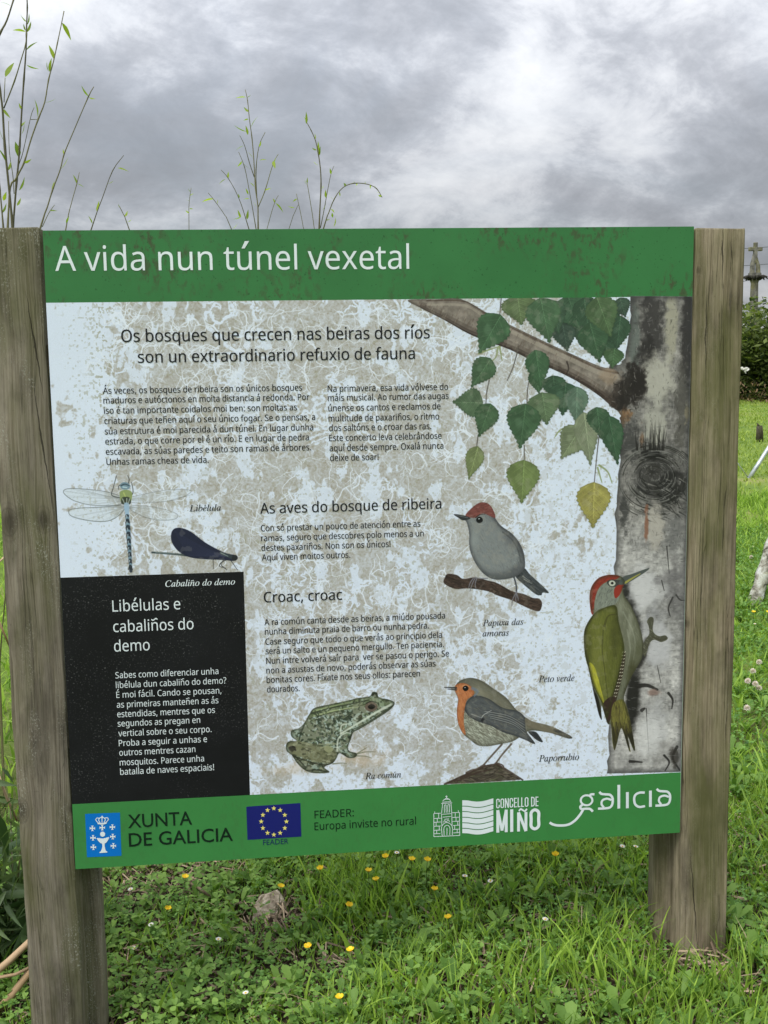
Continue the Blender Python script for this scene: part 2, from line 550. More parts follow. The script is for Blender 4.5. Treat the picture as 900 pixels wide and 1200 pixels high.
    hor = fbm((h, w), 10, 611, 4, ax=3.0, ay=.5)
    ver = fbm((h, w), 26, 621, 4, ax=.55, ay=2.6)
    big = fbm((h, w), 90, 631, 3)
    v = .47 + .34 * (big - .5) + .12 * (hor - .5) + .26 * (fine - .5) + .16 * (ver - .5)
    base = np.stack([v * 1.03, v * 1.01, v * .985], -1)
    low = sstep(520, 640, yy)[..., None]
    base = base * (1 - low) + (base * np.array([1.06, 1.07, 1.08], np.float32) + .10) * low
    blend(ty0, tx0, tm, np.clip(base, 0, 1).astype(np.float32))
    bl = lambda *a, **k: blob(*a, clip=T, **k)
    bl(743, 400, 8, 60, (92, 100, 96), .8, rough=.4, seed=5)
    bl(764, 385, 17, 50, (48, 46, 46), .85, rough=.8, seed=6)
    bl(757, 412, 12, 22, (38, 36, 36), .8, rough=.9, seed=9)
    bl(786, 382, 9, 48, (150, 147, 132), .9, rough=.45, seed=7)
    bl(805, 395, 9, 90, (44, 42, 42), .92, rough=.5, seed=8)
    bl(798, 470, 9, 60, (74, 72, 68), .8, rough=.7, seed=18)
    bl(770, 446, 22, 32, (168, 166, 156), .85, rough=.5, seed=10)
    bl(767, 500, 17, 38, (158, 157, 148), .85, rough=.5, seed=12)
    bl(744, 450, 15, 26, (34, 30, 29), .95, rough=.6, seed=13)
    bl(722, 452, 14, 16, (92, 82, 72), .7, rough=.5, seed=14)
    bl(732, 487, 9, 12, (120, 84, 52), .75, rough=.8, seed=15)
    bl(738, 517, 12, 26, (52, 52, 52), .75, rough=.9, seed=16)
    bl(752, 515, 3, 16, (110, 80, 58), .6, rough=.8, seed=19)
    bl(805, 485, 4, 12, (150, 140, 112), .7, rough=.8, seed=17)
    bl(768, 558, 38, 44, (50, 49, 49), .85, rough=.35, seed=20)
    bl(762, 530, 20, 12, (24, 23, 23), .9, rough=.7, seed=21)
    bl(786, 572, 26, 24, (30, 29, 29), .8, rough=.8, seed=22)
    for i in range(150):
        r = 4 + i * .32 + rs.rand() * 2
        a0 = rs.uniform(0, 6.28)
        a1 = a0 + rs.uniform(.4, 1.3)
        cx, cy = 764 + .1 * r, 554 + .18 * r
        P = [[cx + r * 1.0 * math.cos(a), cy + r * .86 * math.sin(a)] for a in np.linspace(a0, a1, 5)]
        g = rs.choice([18, 28, 88, 105, 120])
        stroke(P, rs.uniform(.6, 1.8), .4, (g, g, g - 3 if g > 3 else g), .7, T)
    for i in range(26):
        a = rs.uniform(0, 6.28)
        r = rs.uniform(1, 13)
        stroke([[764, 553], [764 + r * math.cos(a), 553 + r * math.sin(a)]], 1.3, .4, (20, 20, 20), .7, T, smooth=False)
    blob(764, 553, 14, 13, (62, 60, 58), .45, clip=T, seed=30)
    for i in range(34):       # cracks above the knot
        x = rs.uniform(745, 778)
        stroke([[x, 527], [x + rs.randn() * 2, rs.uniform(490, 522)]], 1.8, .3, (28, 26, 25), .6, T, smooth=False)
    for i in range(60):
        x, y = rs.uniform(742, 800), rs.uniform(560, 610)
        stroke([[x, y], [x + rs.uniform(4, 12), y + rs.uniform(2, 9)]], rs.uniform(1, 2.4), .5, (22, 22, 22) if i % 3 else (140, 138, 134), .6, T, smooth=False)
    bl(768, 620, 12, 34, (165, 160, 152), .8, rough=.5, seed=23)
    bl(757, 612, 3, 24, (120, 78, 58), .75, rough=.8, seed=24)
    bl(732, 600, 6, 24, (52, 52, 52), .8, rough=.9, seed=25)
    bl(790, 625, 12, 30, (92, 92, 92), .6, rough=.6, seed=33)
    bl(760, 690, 30, 26, (172, 172, 174), .55, rough=.5, seed=26)
    bl(765, 745, 22, 40, (160, 160, 164), .55, rough=.5, seed=27)
    bl(738, 712, 11, 46, (28, 27, 26), .9, rough=.25, seed=28, ang=-.28)
    bl(741, 820, 10, 54, (24, 23, 22), .92, rough=.3, seed=29, ang=.05)
    bl(750, 770, 8, 26, (30, 28, 27), .85, rough=.3, seed=39, ang=.35)
    bl(770, 850, 18, 34, (178, 178, 180), .6, rough=.5, seed=31)
    bl(775, 880, 30, 18, (120, 118, 116), .5, rough=.5, seed=32)
    for P, wd in [([(788, 700), (783, 712), (785, 722)], 2.4), ([(792, 697), (797, 703), (803, 703)], 2.2), ([(775, 680), (778, 692)], 1.6),
                  ([(746, 804), (758, 803), (770, 808)], 6), ([(783, 812), (788, 820), (787, 830)], 3.4), ([(752, 832), (755, 830)], 5),
                  ([(738, 892), (752, 893)], 4), ([(778, 885), (784, 893), (779, 903)], 3), ([(793, 875), (788, 888), (796, 902)], 4),
                  ([(757, 830), (758, 850), (760, 880)], 1.2), ([(781, 640), (784, 672)], 1.4), ([(770, 780), (774, 800)], 1.2)]:
        stroke(P, wd, wd * .5, (30, 28, 28), .85, T)
    bl(790, 888, 8, 14, (46, 42, 40), .8, rough=.6, seed=34)
    bl(766, 811, 11, 5, (122, 100, 92), .8, rough=.5, seed=35)
    for i in range(620):      # lenticels and bark flecks
        y = rs.uniform(350, 905)
        x = rs.uniform(718, 808)
        L = rs.uniform(2, 9)
        g = int(rs.choice([40, 58, 70, 160, 175, 150]))
        tilt = rs.randn() * .8
        if y < 520 and rs.rand() < .5:
            stroke([[x, y], [x + tilt, y + L]], .9, .3, (g, g, g), .35, T, smooth=False)
        else:
            stroke([[x, y], [x + L, y + tilt]], .8, .3, (g, g, g), .35, T, smooth=False)

    for i in range(900):      # dense bark texture: short dark and pale dashes
        y = rs.uniform(349, 640) if i % 3 else rs.uniform(349, 905)
        x = rs.uniform(720, 811)
        a = 1.5 + rs.randn() * .35 if y < 640 else rs.randn() * .2
        L = rs.uniform(1.5, 5)
        g = int(rs.choice([26, 34, 50, 128, 150, 172]))
        stroke([[x, y], [x + L * math.cos(a), y + L * math.sin(a)]], rs.uniform(.6, 1.6), .4, (g, g - 1, g - 3), .32, T, smooth=False)
    model(T, 7, (40, 40, 42), .6, mode='edge')
    bl(752, 690, 20, 34, (192, 192, 194), .7, rough=.4, seed=81)
    bl(774, 760, 18, 34, (184, 184, 188), .65, rough=.4, seed=82)
    bl(760, 866, 18, 34, (196, 196, 196), .65, rough=.4, seed=83)
    bl(790, 690, 14, 40, (78, 76, 78), .4, rough=.6, seed=84)
    bl(785, 676, 26, 8, (96, 94, 96), .5, rough=.5, seed=85, ang=-.25)
    for i in range(500):
        y, x = rs.uniform(620, 903), rs.uniform(716, 800)
        L = rs.uniform(1.5, 6)
        g = int(rs.choice([60, 90, 110, 185, 200]))
        stroke([[x, y], [x + L, y + rs.randn() * .5]], rs.uniform(.4, 1.0), .3, (g, g, g), .3, T, smooth=False)
    # ---- branch
    bm = poly_mask(cpts(smooth_closed(OUT['branch'], 4)))
    h, w = bm[2].shape
    n = fbm((h, w), 14, 701, 4)
    base = np.stack([.47 + .30 * (n - .5), .44 + .29 * (n - .5), .41 + .28 * (n - .5)], -1).astype(np.float32)
    blend(*bm, base)
    low = [(493, 362), (520.5, 376), (548, 391), (571, 400), (598, 410), (625, 423), (653, 435), (680, 449), (703, 464), (727, 484)]
    for k, (off, a, wd) in enumerate([(0, .8, 5), (-3, .45, 6), (-7, .25, 7)]):
        stroke([(x, y + off) for x, y in low], wd * .6, wd * 1.5, (48, 38, 34), a, bm)
    up = [(500, 353), (545, 354), (571, 370), (598, 384), (633, 401), (672, 419), (703, 433), (727, 438)]
    stroke([(x, y + 4) for x, y in up], 2.5, 6, (158, 150, 138), .5, bm)
    stroke([(x, y - .6) for x, y in up], 1.2, 2.2, (72, 58, 48), .7, bm)
    for i in range(180):
        t = rs.rand()
        x = 490 + t * 245
        yc = np.interp(x, [480, 540, 600, 640, 680, 727], [354, 371, 396, 413, 436, 458])
        y = yc + rs.uniform(-1, 1) * (4 + t * 20)
        g = rs.choice([0, 1, 2])
        cc = [(70, 56, 48), (165, 155, 142), (100, 80, 66)][g]
        L = rs.uniform(2, 7)
        stroke([[x, y], [x - L * .45, y + L * .9]], 1.0, .3, cc, .4, bm, smooth=False)
    model(bm, 2.5, (50, 42, 38), .55)
    blob(727, 462, 15, 22, (38, 32, 30), .8, rough=.5, seed=40, clip=bm)
    blob(712, 440, 12, 14, (140, 120, 100), .5, rough=.5, seed=41, clip=bm)
    for cx_b, cy_b, rx_b, ry_b, al in ((738, 440, 9, 14, .9), (733, 462, 9, 20, .85), (748, 448, 9, 20, .9), (727, 474, 7, 10, .7)):
        blob(cx_b, cy_b, rx_b, ry_b, (32, 28, 27), al, rough=.9, seed=int(cx_b))
    for i in range(60):
        a = rs.uniform(-1.4, 1.4)
        x, y = 722 + rs.uniform(-6, 24), 455 + rs.uniform(-26, 28)
        g = int(rs.choice([20, 34, 96, 120]))
        stroke([[x, y], [x + 4 * math.cos(a + 1.2), y + 4 * math.sin(a + 1.2)]], 1.2, .5, (g, g - 3, g - 6), .6)
    stroke([(664, 424), (666, 432), (662, 441)], 2, 1, (44, 36, 34), .8, bm)

    # ---- stalks and leaves
    for P in [[(573, 446), (570, 460), (569, 476)], [(560, 510), (558, 526)], [(621, 442), (618, 456), (617, 476)], [(614, 522), (614, 541)], [(702, 508), (699, 535), (696, 567)],
              [(587, 350), (585, 372)], [(724, 352), (729, 372), (732, 392)], [(607, 408), (601, 430), (594, 446)], [(633, 346), (634, 354)]]:
        stroke(P, 1.5, 1.2, (74, 70, 66), .85)
    for P in [[(561, 414), (572, 410), (584, 406)], [(583, 408), (581, 418), (575, 424)], [(585, 406), (588, 422)], [(700, 548), (705, 565)], [(702, 545), (712, 553), (717, 566)], [(664, 500), (655, 505), (650, 512)], [(664, 500), (665, 515)]]:
        stroke(P, 2.6, 1.2, (122, 134, 88), .8)
    for k, (b, t, wd, c) in enumerate(LEAVES):
        gg = sum(c) / 3
        c = tuple(v * .80 + gg * .20 for v in c)
        o = np.array(LEAF_OUT[k])
        m = poly_mask(cpts(o))
        hh, ww = m[2].shape
        nz = fbm((hh, ww), 16, 801 + k, 3)
        cc = np.clip(col(c) * (1 + .38 * (nz - .5))[..., None] + .012 * (fbm((hh, ww), 3.0, 850 + k, 1) - .5)[..., None], 0, 1).astype(np.float32)
        blend(*m, cc)
        b, t = np.array(b, float), np.array(t, float)
        ax = t - b
        L = np.hypot(*ax)
        ax /= L
        nx = np.array([-ax[1], ax[0]])
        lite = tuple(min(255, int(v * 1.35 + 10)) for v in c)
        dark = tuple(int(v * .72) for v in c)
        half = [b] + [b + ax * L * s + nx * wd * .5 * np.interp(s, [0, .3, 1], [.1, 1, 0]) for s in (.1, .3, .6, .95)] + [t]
        cy = poly_mask(cpts(np.array(half)))
        hm = np.zeros_like(m[2])
        ya, xa = max(cy[0], m[0]), max(cy[1], m[1])
        yb, xb = min(cy[0] + cy[2].shape[0], m[0] + hh), min(cy[1] + cy[2].shape[1], m[1] + ww)
        if yb > ya and xb > xa:
            hm[ya - m[0]:yb - m[0], xa - m[1]:xb - m[1]] = cy[2][ya - cy[0]:yb - cy[0], xa - cy[1]:xb - cy[1]]
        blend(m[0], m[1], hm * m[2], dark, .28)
        stroke([b, t], .9, .4, lite, .7, m, smooth=False)
        for s in (.12, .25, .38, .52, .66):
            for sg in (-1, 1):
                p = b + ax * L * s
                e = p + ax * L * .22 + nx * sg * wd * .42 * (1 - s * .6)
                stroke([p, e], .6, .3, lite, .4, m, smooth=False)
                stroke([p + ax * 1.2, e + ax * 1.2], .8, .3, dark, .3, m, smooth=False)
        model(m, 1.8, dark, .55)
        p = b + ax * L * .42 + nx * wd * .14
        blob(p[0], p[1], wd * .13, wd * .2, tuple(min(255, int(v + 40)) for v in c), .28, rough=.6, seed=k, clip=m)
        if k == len(LEAVES) - 1:
            for i in range(60):
                pp = b + ax * L * rs.uniform(.1, .9) + nx * rs.randn() * wd * .2
                stroke([pp, pp + rs.randn(2) * 1.2], .9, .4, (104, 88, 52), .6, m, smooth=False)

    # ---- blackcap
    stroke(zk([(575, 600), (588, 650), (590, 695)]), 2.0, 1.8, (62, 66, 74), .95)
    poly(OUT['captail'], (54, 58, 62))
    feathers(OUT['captail'], [(30, 32, 34), (90, 94, 98), (70, 74, 78)], 90, 9, .9, .75, .08, .7, 3)
    stroke(zk([(640, 610), (690, 640)]), 1.2, .6, (140, 142, 140), .8)
    stroke(zk([(630, 590), (680, 625)]), 1.2, .6, (140, 142, 140), .8)
    pm = poly(OUT['perch'], (54, 43, 39), mottling=.35, seed=4)
    feathers(OUT['perch'], [(32, 25, 23), (80, 64, 56), (60, 48, 42), (98, 80, 70)], 260, 7, .9, .36, .15, .6, 5)
    km = poly(OUT['blackcap'], (116, 122, 124))
    def kcol(x, y, r):
        X, Y = (x - 500) * 5.625, (y - 570) * 5.625
        d = (X - 430) / 200 + (260 - Y) / 400      # back darker, breast paler
        back = max(0, min(1, (X - 300 - (Y - 100) * .62) / 160))
        g = 126 - 42 * back + r.randint(-12, 12)
        if X > 570 and 430 < Y < 580:
            g = 150 + r.randint(-25, 30)
        return (int(g * .98), int(g * 1.0), int(g * .99))
    feathers(OUT['blackcap'], kcol, 1500, 4.5, .8, lambda x, y: 1.2 - .004 * (x - 560), .25, .55, 8, clip=km)
    feathers(OUT['blackcap'], [(84, 88, 90), (146, 152, 152), (64, 66, 70)], 300, 4, .7, 1.1, .3, .35, 88, clip=km)
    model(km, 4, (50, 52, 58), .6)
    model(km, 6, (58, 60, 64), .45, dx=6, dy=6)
    blob(607, 675, 9, 16, (74, 76, 80), .5, rough=.4, seed=61, clip=km, soft=.8, ang=-.5)
    blob(583, 678, 20, 6, (80, 84, 84), .55, rough=.3, seed=62, clip=km, soft=.8)
    blob(556, 632, 7, 14, (150, 158, 156), .35, rough=.4, seed=63, clip=km, soft=.9)
    blob(599, 630, 14, 12, (82, 84, 88), .5, rough=.4, seed=64, clip=km, soft=.8, ang=.8)
    cap = zk([(255, 190), (300, 140), (350, 108), (400, 112), (435, 150), (452, 208), (400, 188), (365, 178), (322, 205), (285, 205)])
    poly(cap, (112, 66, 62))
    feathers(cap, [(140, 82, 76), (92, 50, 48), (120, 70, 64), (78, 44, 42)], 260, 5, .8, -.25, .25, .6, 9)
    stroke(zk([(322, 205), (350, 185), (385, 182)]), 1.5, .8, (44, 34, 34), .8)
    poly(zk([(178, 185), (215, 186), (272, 200), (286, 214), (240, 224), (208, 207)]), (44, 46, 48))
    stroke(zk([(195, 190), (270, 206)]), .7, .7, (120, 124, 128), .7)
    poly(zk([(325, 222), (335, 204), (352, 200), (367, 212), (368, 230), (352, 242), (334, 238)]), (14, 15, 18))
    stroke(zk([(342, 213), (347, 212)]), 1.2, .8, (210, 220, 226), .9)
    stroke(zk([(340, 248), (365, 250), (390, 235)]), .8, .4, (150, 156, 158), .6)
    for P in ([(490, 265), (560, 320), (610, 390), (645, 500)], [(500, 300), (560, 350), (600, 420), (620, 500)]):
        stroke(zk(P), 2.2, 1.0, (62, 64, 66), .6, km)
    for P in ([(320, 598), (300, 640), (283, 690)], [(330, 600), (318, 640), (322, 670)], [(305, 605), (285, 635), (275, 668)], [(590, 695), (565, 745), (560, 785)], [(592, 695), (585, 740), (590, 765)], [(590, 700), (600, 735), (602, 750)], [(400, 605), (350, 606), (322, 600)]):
        stroke(zk(P), 1.5, .9, (112, 112, 122), .9)

    # ---- woodpecker
    wm = poly(OUT['woodpecker'], (98, 100, 84))
    def wcol(x, y, r):
        X, Y = (x - 660) * 4.2857, (y - 640) * 4.2857
        g = r.randint(-14, 14)
        k = max(0, min(1, (Y - 420) / 260))
        return (int(124 - 46 * k + g), int(127 - 46 * k + g), int(108 - 46 * k + g))
    feathers(OUT['woodpecker'], wcol, 900, 6, .9, 1.35, .2, .5, 12, clip=wm)
    back = zw([(185, 318), (262, 298), (278, 380), (300, 470), (306, 530), (290, 600), (272, 680), (252, 750), (232, 830), (215, 865), (190, 780), (150, 700), (128, 620), (108, 540), (104, 440), (120, 390), (150, 345)])
    bmk = poly(back, (88, 92, 44))
    def gcol(x, y, r):
        X, Y = (x - 660) * 4.2857, (y - 640) * 4.2857
        k = max(0, min(1, (X - 190) / 100))
        g = r.randint(-13, 13)
        return (98 - 26 * k + g, 102 - 26 * k + g, 46 - 12 * k + g // 2)
    feathers(back, gcol, 1300, 8, 1.1, 1.5, .14, .6, 13, clip=bmk)
    blob(700, 770, 9, 40, (122, 124, 66), .35, rough=.5, seed=65, clip=bmk, soft=.9)
    blob(720, 745, 7, 40, (58, 60, 30), .55, rough=.5, seed=66, clip=bmk, soft=.9)
    blob(690, 760, 4, 30, (62, 64, 30), .5, rough=.4, seed=67, clip=bmk, soft=.9)
    stroke(zw([(205, 400), (225, 350), (270, 340)]), 3, 1, (60, 60, 30), .6, bmk)
    stroke(zw([(200, 420), (195, 520), (210, 650), (225, 780)]), 1.2, 1.0, (56, 56, 30), .6, bmk)
    yel = zw([(130, 585), (158, 610), (182, 690), (206, 790), (180, 750), (150, 690), (136, 640)])
    poly(yel, (160, 158, 52))
    feathers(yel, [(178, 176, 70), (130, 130, 44)], 60, 7, 1.0, 1.3, .1, .6, 14)
    poly(zw([(283, 150), (230, 144), (178, 160), (144, 200), (132, 250), (138, 325), (150, 342), (158, 270), (178, 212), (215, 180), (262, 168)]), (128, 48, 38))
    feathers(zw([(283, 150), (230, 144), (178, 160), (144, 200), (132, 250), (138, 325), (150, 342), (158, 270), (178, 212), (215, 180), (262, 168)]), [(156, 66, 50), (96, 34, 30)], 120, 5, .9, 2.4, .3, .6, 15)
    poly(zw([(262, 168), (215, 182), (178, 214), (160, 270), (160, 320), (190, 312), (262, 290), (285, 240), (300, 190)]), (118, 124, 114))
    feathers(zw([(262, 168), (215, 182), (178, 214), (160, 270), (160, 320), (190, 312), (262, 290), (285, 240), (300, 190)]), [(146, 152, 140), (84, 88, 80), (60, 62, 58), (120, 124, 112)], 220, 5, .8, 1.9, .3, .55, 16)
    poly(zw([(218, 180), (240, 168), (275, 170), (300, 172), (285, 192), (262, 204), (232, 202)]), (56, 58, 56))
    poly(zw([(262, 205), (302, 184), (300, 205), (282, 245), (262, 262), (254, 235)]), (134, 46, 36))
    poly(zw([(228, 186), (236, 174), (252, 174), (262, 186), (254, 199), (238, 200)]), (176, 182, 168))
    poly(zw([(238, 186), (246, 179), (253, 186), (246, 193)]), (16, 16, 16))
    poly(zw([(278, 192), (298, 156), (350, 138), (425, 111), (424, 122), (370, 158), (318, 188)]), (72, 78, 76))
    stroke(zw([(312, 182), (350, 158), (385, 138)]), 3.0, 1.2, (150, 146, 74), .9)
    prim = zw([(306, 528), (312, 560), (300, 640), (280, 720), (262, 790), (240, 850), (232, 800), (262, 700), (288, 600)])
    poly(prim, (52, 44, 34))
    for i in range(15):
        t = i / 14
        x, y = np.interp(t, [0, .5, 1], [304, 288, 252]), 532 + t * 240
        for o in (-7, 3):
            stroke(zw([(x + o, y), (x + o + 4, y - 3)]), 1.1, .9, (196, 194, 172), .9, smooth=False)
    dark = zw([(200, 790), (252, 752), (262, 800), (240, 860), (225, 892), (212, 860)])
    poly(dark, (50, 36, 32))
    poly(zw([(148, 712), (168, 745), (182, 790), (194, 870), (180, 850), (165, 790)]), (30, 28, 26))
    tail = zw([(252, 790), (300, 772), (330, 850), (346, 930), (360, 1018), (345, 1000), (322, 950), (338, 1033), (322, 1000), (300, 925), (285, 920), (260, 1022), (248, 990), (243, 920), (238, 860)])
    tmk = poly(tail, (92, 90, 44))
    feathers(tail, lambda x, y, r: ((120, 116, 58) if y < 845 else (44, 38, 28)) if r.rand() < .6 else (64, 58, 34), 320, 10, 1.1, 1.45, .1, .65, 17, clip=tmk)
    blob(737, 868, 12, 12, (34, 30, 26), .8, clip=tmk, seed=3)
    for P in ([(300, 330), (345, 420), (360, 500), (345, 600)], [(320, 420), (335, 520), (318, 620)]):
        stroke(zw(P), 2, 1, (150, 154, 138), .35, wm)
    bl_f = 0
    foot = zw([(395, 510), (412, 470), (432, 440), (428, 400), (420, 378), (436, 356), (454, 366), (450, 425), (478, 452), (512, 448), (524, 466), (492, 482), (455, 470), (432, 492), (410, 555)])
    poly(foot, (72, 72, 60))
    feathers(foot, [(60, 60, 50), (140, 140, 120)], 60, 4, .8, .6, .8, .6, 18)
    stroke(zw([(445, 455), (490, 470), (515, 462)]), 1.6, 1.2, (60, 58, 48), .7)
    model((bmk[0], bmk[1], bmk[2]), 4, (44, 46, 20), .75)
    model(wm, 3.5, (40, 40, 26), .6)
    for bx_, by_, rx_, ry_, c_, a_ in ((741, 790, 9, 26, (56, 56, 34), .75), (748, 762, 5, 20, (74, 76, 54), .6), (736, 812, 6, 16, (44, 42, 26), .7), (738, 735, 4, 24, (158, 160, 144), .45), (727, 712, 5, 14, (150, 154, 138), .4)):
        blob(bx_, by_, rx_, ry_, c_, a_, rough=.4, seed=int(bx_), clip=wm, soft=.9)

    # ---- robin
    for P in ([(395, 505), (350, 555), (300, 612)], [(445, 503), (400, 555), (365, 602)]):
        stroke(zr(P), 2.6, 2.2, (88, 78, 70), .95)
    mp = OUT['mound'] + [[612, 913.5], [560, 917], [520, 919]]
    mk = poly(mp, (70, 64, 56), smooth=False)
    for i in range(190):
        x = rs.uniform(522, 610)
        y = rs.uniform(894, 918)
        a = rs.uniform(-.9, .9)
        L = rs.uniform(6, 16)
        cc = [(40, 34, 30), (104, 96, 82), (80, 84, 60), (58, 50, 44)][rs.randint(4)]
        stroke([[x, y], [x + L * math.cos(a), y + L * math.sin(a) * .6]], 1.3, .6, cc, .75, mk, smooth=False)
    for P in ([(95, 714), (200, 668), (300, 622), (370, 608)], [(370, 610), (430, 645), (505, 692)], [(150, 700), (260, 655), (330, 640)], [(210, 655), (240, 640), (300, 632)]):
        stroke(zr(P), 3, 2, (60, 48, 42), .9)
    for P in ([(365, 602), (400, 615), (410, 640)], [(365, 602), (340, 620)], [(300, 612), (265, 632), (235, 640)], [(300, 612), (320, 622)]):
        stroke(zr(P), 2.0, 1.4, (78, 66, 60), .95)
    poly(zr([(535, 438), (575, 440), (600, 470), (612, 494), (585, 486), (555, 462)]), (44, 46, 50))
    rm = poly(OUT['robin'], (104, 104, 92))
    def rcol(x, y, r):
        X, Y = (x - 500) * 4.5, (y - 760) * 4.5
        g = r.randint(-12, 12)
        if Y > 250 + (X - 150) * .42 + 60 and X < 520:
            return (184 + g, 190 + g, 176 + g)
        if X < 300 and Y > 240:
            return (86 + g, 92 + g, 100 + g)
        return (104 + g, 101 + g, 86 + g)
    feathers(OUT['robin'], rcol, 1500, 5, .9, .65, .25, .6, 21, clip=rm)
    blob(575, 868, 20, 6, (124, 128, 118), .45, rough=.4, seed=68, clip=rm, soft=.9)
    blob(562, 812, 14, 6, (138, 134, 112), .4, rough=.4, seed=69, clip=rm, soft=.9, ang=.5)
    blob(548, 800, 8, 6, (80, 78, 70), .4, rough=.4, seed=70, clip=rm, soft=.9)
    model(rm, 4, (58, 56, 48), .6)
    wing = zr([(200, 300), (245, 250), (320, 262), (400, 312), (480, 330), (522, 372), (522, 430), (572, 502), (520, 482), (470, 462), (400, 440), (340, 408), (280, 388), (228, 362), (203, 330)])
    wk = poly(wing, (78, 82, 84))
    feathers(wing, [(60, 62, 64), (98, 100, 98), (110, 104, 92), (78, 82, 88)], 420, 7, .9, .5, .12, .6, 22, clip=wk)
    model(wk, 3, (40, 42, 46), .7)
    for k in range(9):
        t = k / 8
        stroke(zr([(300 + 40 * t, 345 + 45 * t - 20), (420 + 40 * t, 345 + 62 * t), (515 + 5 * t, 395 + 62 * t)]), .8, .5, (150, 152, 150) if k % 2 else (44, 46, 50), .7, wk)
    stroke(zr([(285, 375), (298, 350), (340, 325)]), 1.0, .6, (190, 192, 190), .8, wk)
    stroke(zr([(235, 345), (290, 365)]), .8, .5, (180, 182, 182), .7, wk)
    blob(565, 843, 3, 3, (24, 24, 28), .8, seed=4)
    tailp = zr([(520, 365), (560, 385), (640, 405), (700, 430), (765, 466), (745, 474), (660, 447), (570, 425), (525, 410)])
    tk = poly(tailp, (96, 92, 80))
    feathers(tailp, lambda x, y, r: (44, 46, 48) if x > 648 else (110, 104, 88), 160, 9, .9, .4, .06, .6, 23, clip=tk)
    org = zr([(155, 190), (200, 183), (238, 205), (250, 240), (215, 268), (203, 300), (196, 350), (196, 400), (205, 455), (182, 432), (163, 380), (160, 320), (166, 262), (150, 225)])
    ok = poly(org, (170, 108, 70))
    model(ok, 2.5, (110, 62, 36), .6)
    feathers(org, [(192, 128, 86), (146, 86, 54), (178, 116, 74)], 380, 4, .9, 1.5, .35, .6, 24, clip=ok)
    stroke(zr([(240, 210), (268, 225), (250, 250)]), 4, 2, (100, 112, 130), .7, rm)
    stroke(zr([(92, 204), (155, 207)]), .9, 2.2, (38, 38, 40), .95, smooth=False)
    stroke(zr([(110, 213), (155, 217)]), .9, 1.8, (50, 50, 52), .95, smooth=False)
    poly(zr([(189, 210), (198, 197), (212, 197), (221, 210), (212, 223), (198, 223)]), (12, 12, 14))
    stroke(zr([(186, 198), (205, 190), (224, 200)]), .8, .6, (200, 160, 120), .6)
    stroke(zr([(200, 205), (203, 204)]), 1.0, .8, (220, 224, 228), .9)

    # ---- frog
    blob(418, 888, 40, 14, (188, 166, 140), .5, rough=.6, seed=51, soft=.9)
    blob(350, 900, 44, 9, (188, 170, 146), .45, rough=.6, seed=52, soft=.9)
    fm = poly(OUT['frog'], (116, 122, 104))
    h, w = fm[2].shape
    pat = fbm((h, w), 15, 901, 3)
    spots = sstep(.54, .60, pat)
    blend(fm[0], fm[1], fm[2] * spots, (44, 54, 42), .8)
    pat2 = sstep(.56, .62, fbm((h, w), 12, 911, 3))
    blend(fm[0], fm[1], fm[2] * pat2, (164, 182, 172), .7)
    up = poly_mask(cpts(np.array(zf([(200, 250), (240, 200), (320, 180), (500, 140), (620, 135), (712, 165), (640, 190), (520, 190), (400, 215), (280, 240), (230, 290)]))))
    blend(*up, (114, 126, 94), .6)
    for P, c, a in [([(225, 230), (320, 200), (450, 175), (560, 150)], (44, 50, 38), .8), ([(215, 260), (330, 225), (450, 200), (540, 175)], (56, 60, 44), .7),
                    ([(235, 215), (340, 188), (500, 148)], (150, 166, 120), .8), ([(240, 245), (360, 212), (500, 190)], (160, 172, 130), .8), ([(180, 300), (160, 350), (150, 390)], (36, 44, 34), .8)]:
        stroke(zf(P), 2.2, 1.4, c, a, fm)
    for i in range(150):
        t = rs.rand()
        x, y = rs.uniform(230, 480), rs.uniform(240, 430)
        stroke(zf([(x, y), (x + rs.randn() * 12, y + rs.randn() * 12)]), 2.2, 1.2, [(176, 194, 190), (52, 64, 54), (36, 44, 38), (96, 116, 90)][rs.randint(4)], .7, fm, smooth=False)
    for i in range(620):
        x, y = rs.uniform(120, 700), rs.uniform(120, 560)
        stroke(zf([(x, y), (x + rs.randn() * 9, y + rs.randn() * 7)]), rs.uniform(1.0, 2.6), 1.0, [(30, 36, 28), (44, 52, 40), (170, 184, 168), (84, 98, 66), (60, 66, 48)][rs.randint(5)], .65, fm, smooth=False)
    hind = zf([(80, 410), (110, 392), (200, 400), (270, 420), (350, 440), (372, 490), (330, 520), (240, 510), (150, 480), (110, 470)])
    hk = poly(hind, (112, 112, 84), .75)
    for i in range(70):
        x, y = rs.uniform(90, 370), rs.uniform(400, 560)
        stroke(zf([(x, y), (x + 14, y + 4 * rs.randn())]), 2.6, 1.4, [(48, 50, 38), (150, 154, 126), (74, 76, 56)][rs.randint(3)], .7, fm, smooth=False)
    for P in ([(110, 475), (160, 495), (240, 520), (300, 530), (350, 522)], [(190, 565), (250, 560), (320, 572)], [(130, 480), (190, 545)]):
        stroke(zf(P), 1.6, 1.2, (34, 36, 28), .8, fm)
    blob(342, 877, 4, 5, (28, 26, 20), .9, seed=6, clip=fm)
    stroke(zf([(96, 430), (120, 425), (130, 445)]), 2.5, 2, (24, 22, 18), .8)
    stroke(zf([(700, 172), (600, 225), (500, 285), (400, 345)]), 3.0, 2.0, (196, 204, 190), .85, fm)
    stroke(zf([(708, 180), (620, 240), (520, 300), (440, 330)]), 1.2, 1.0, (54, 60, 48), .85, fm)
    stroke(zf([(700, 195), (620, 250), (540, 300), (470, 335)]), 2.6, 2.0, (110, 122, 110), .7, fm)
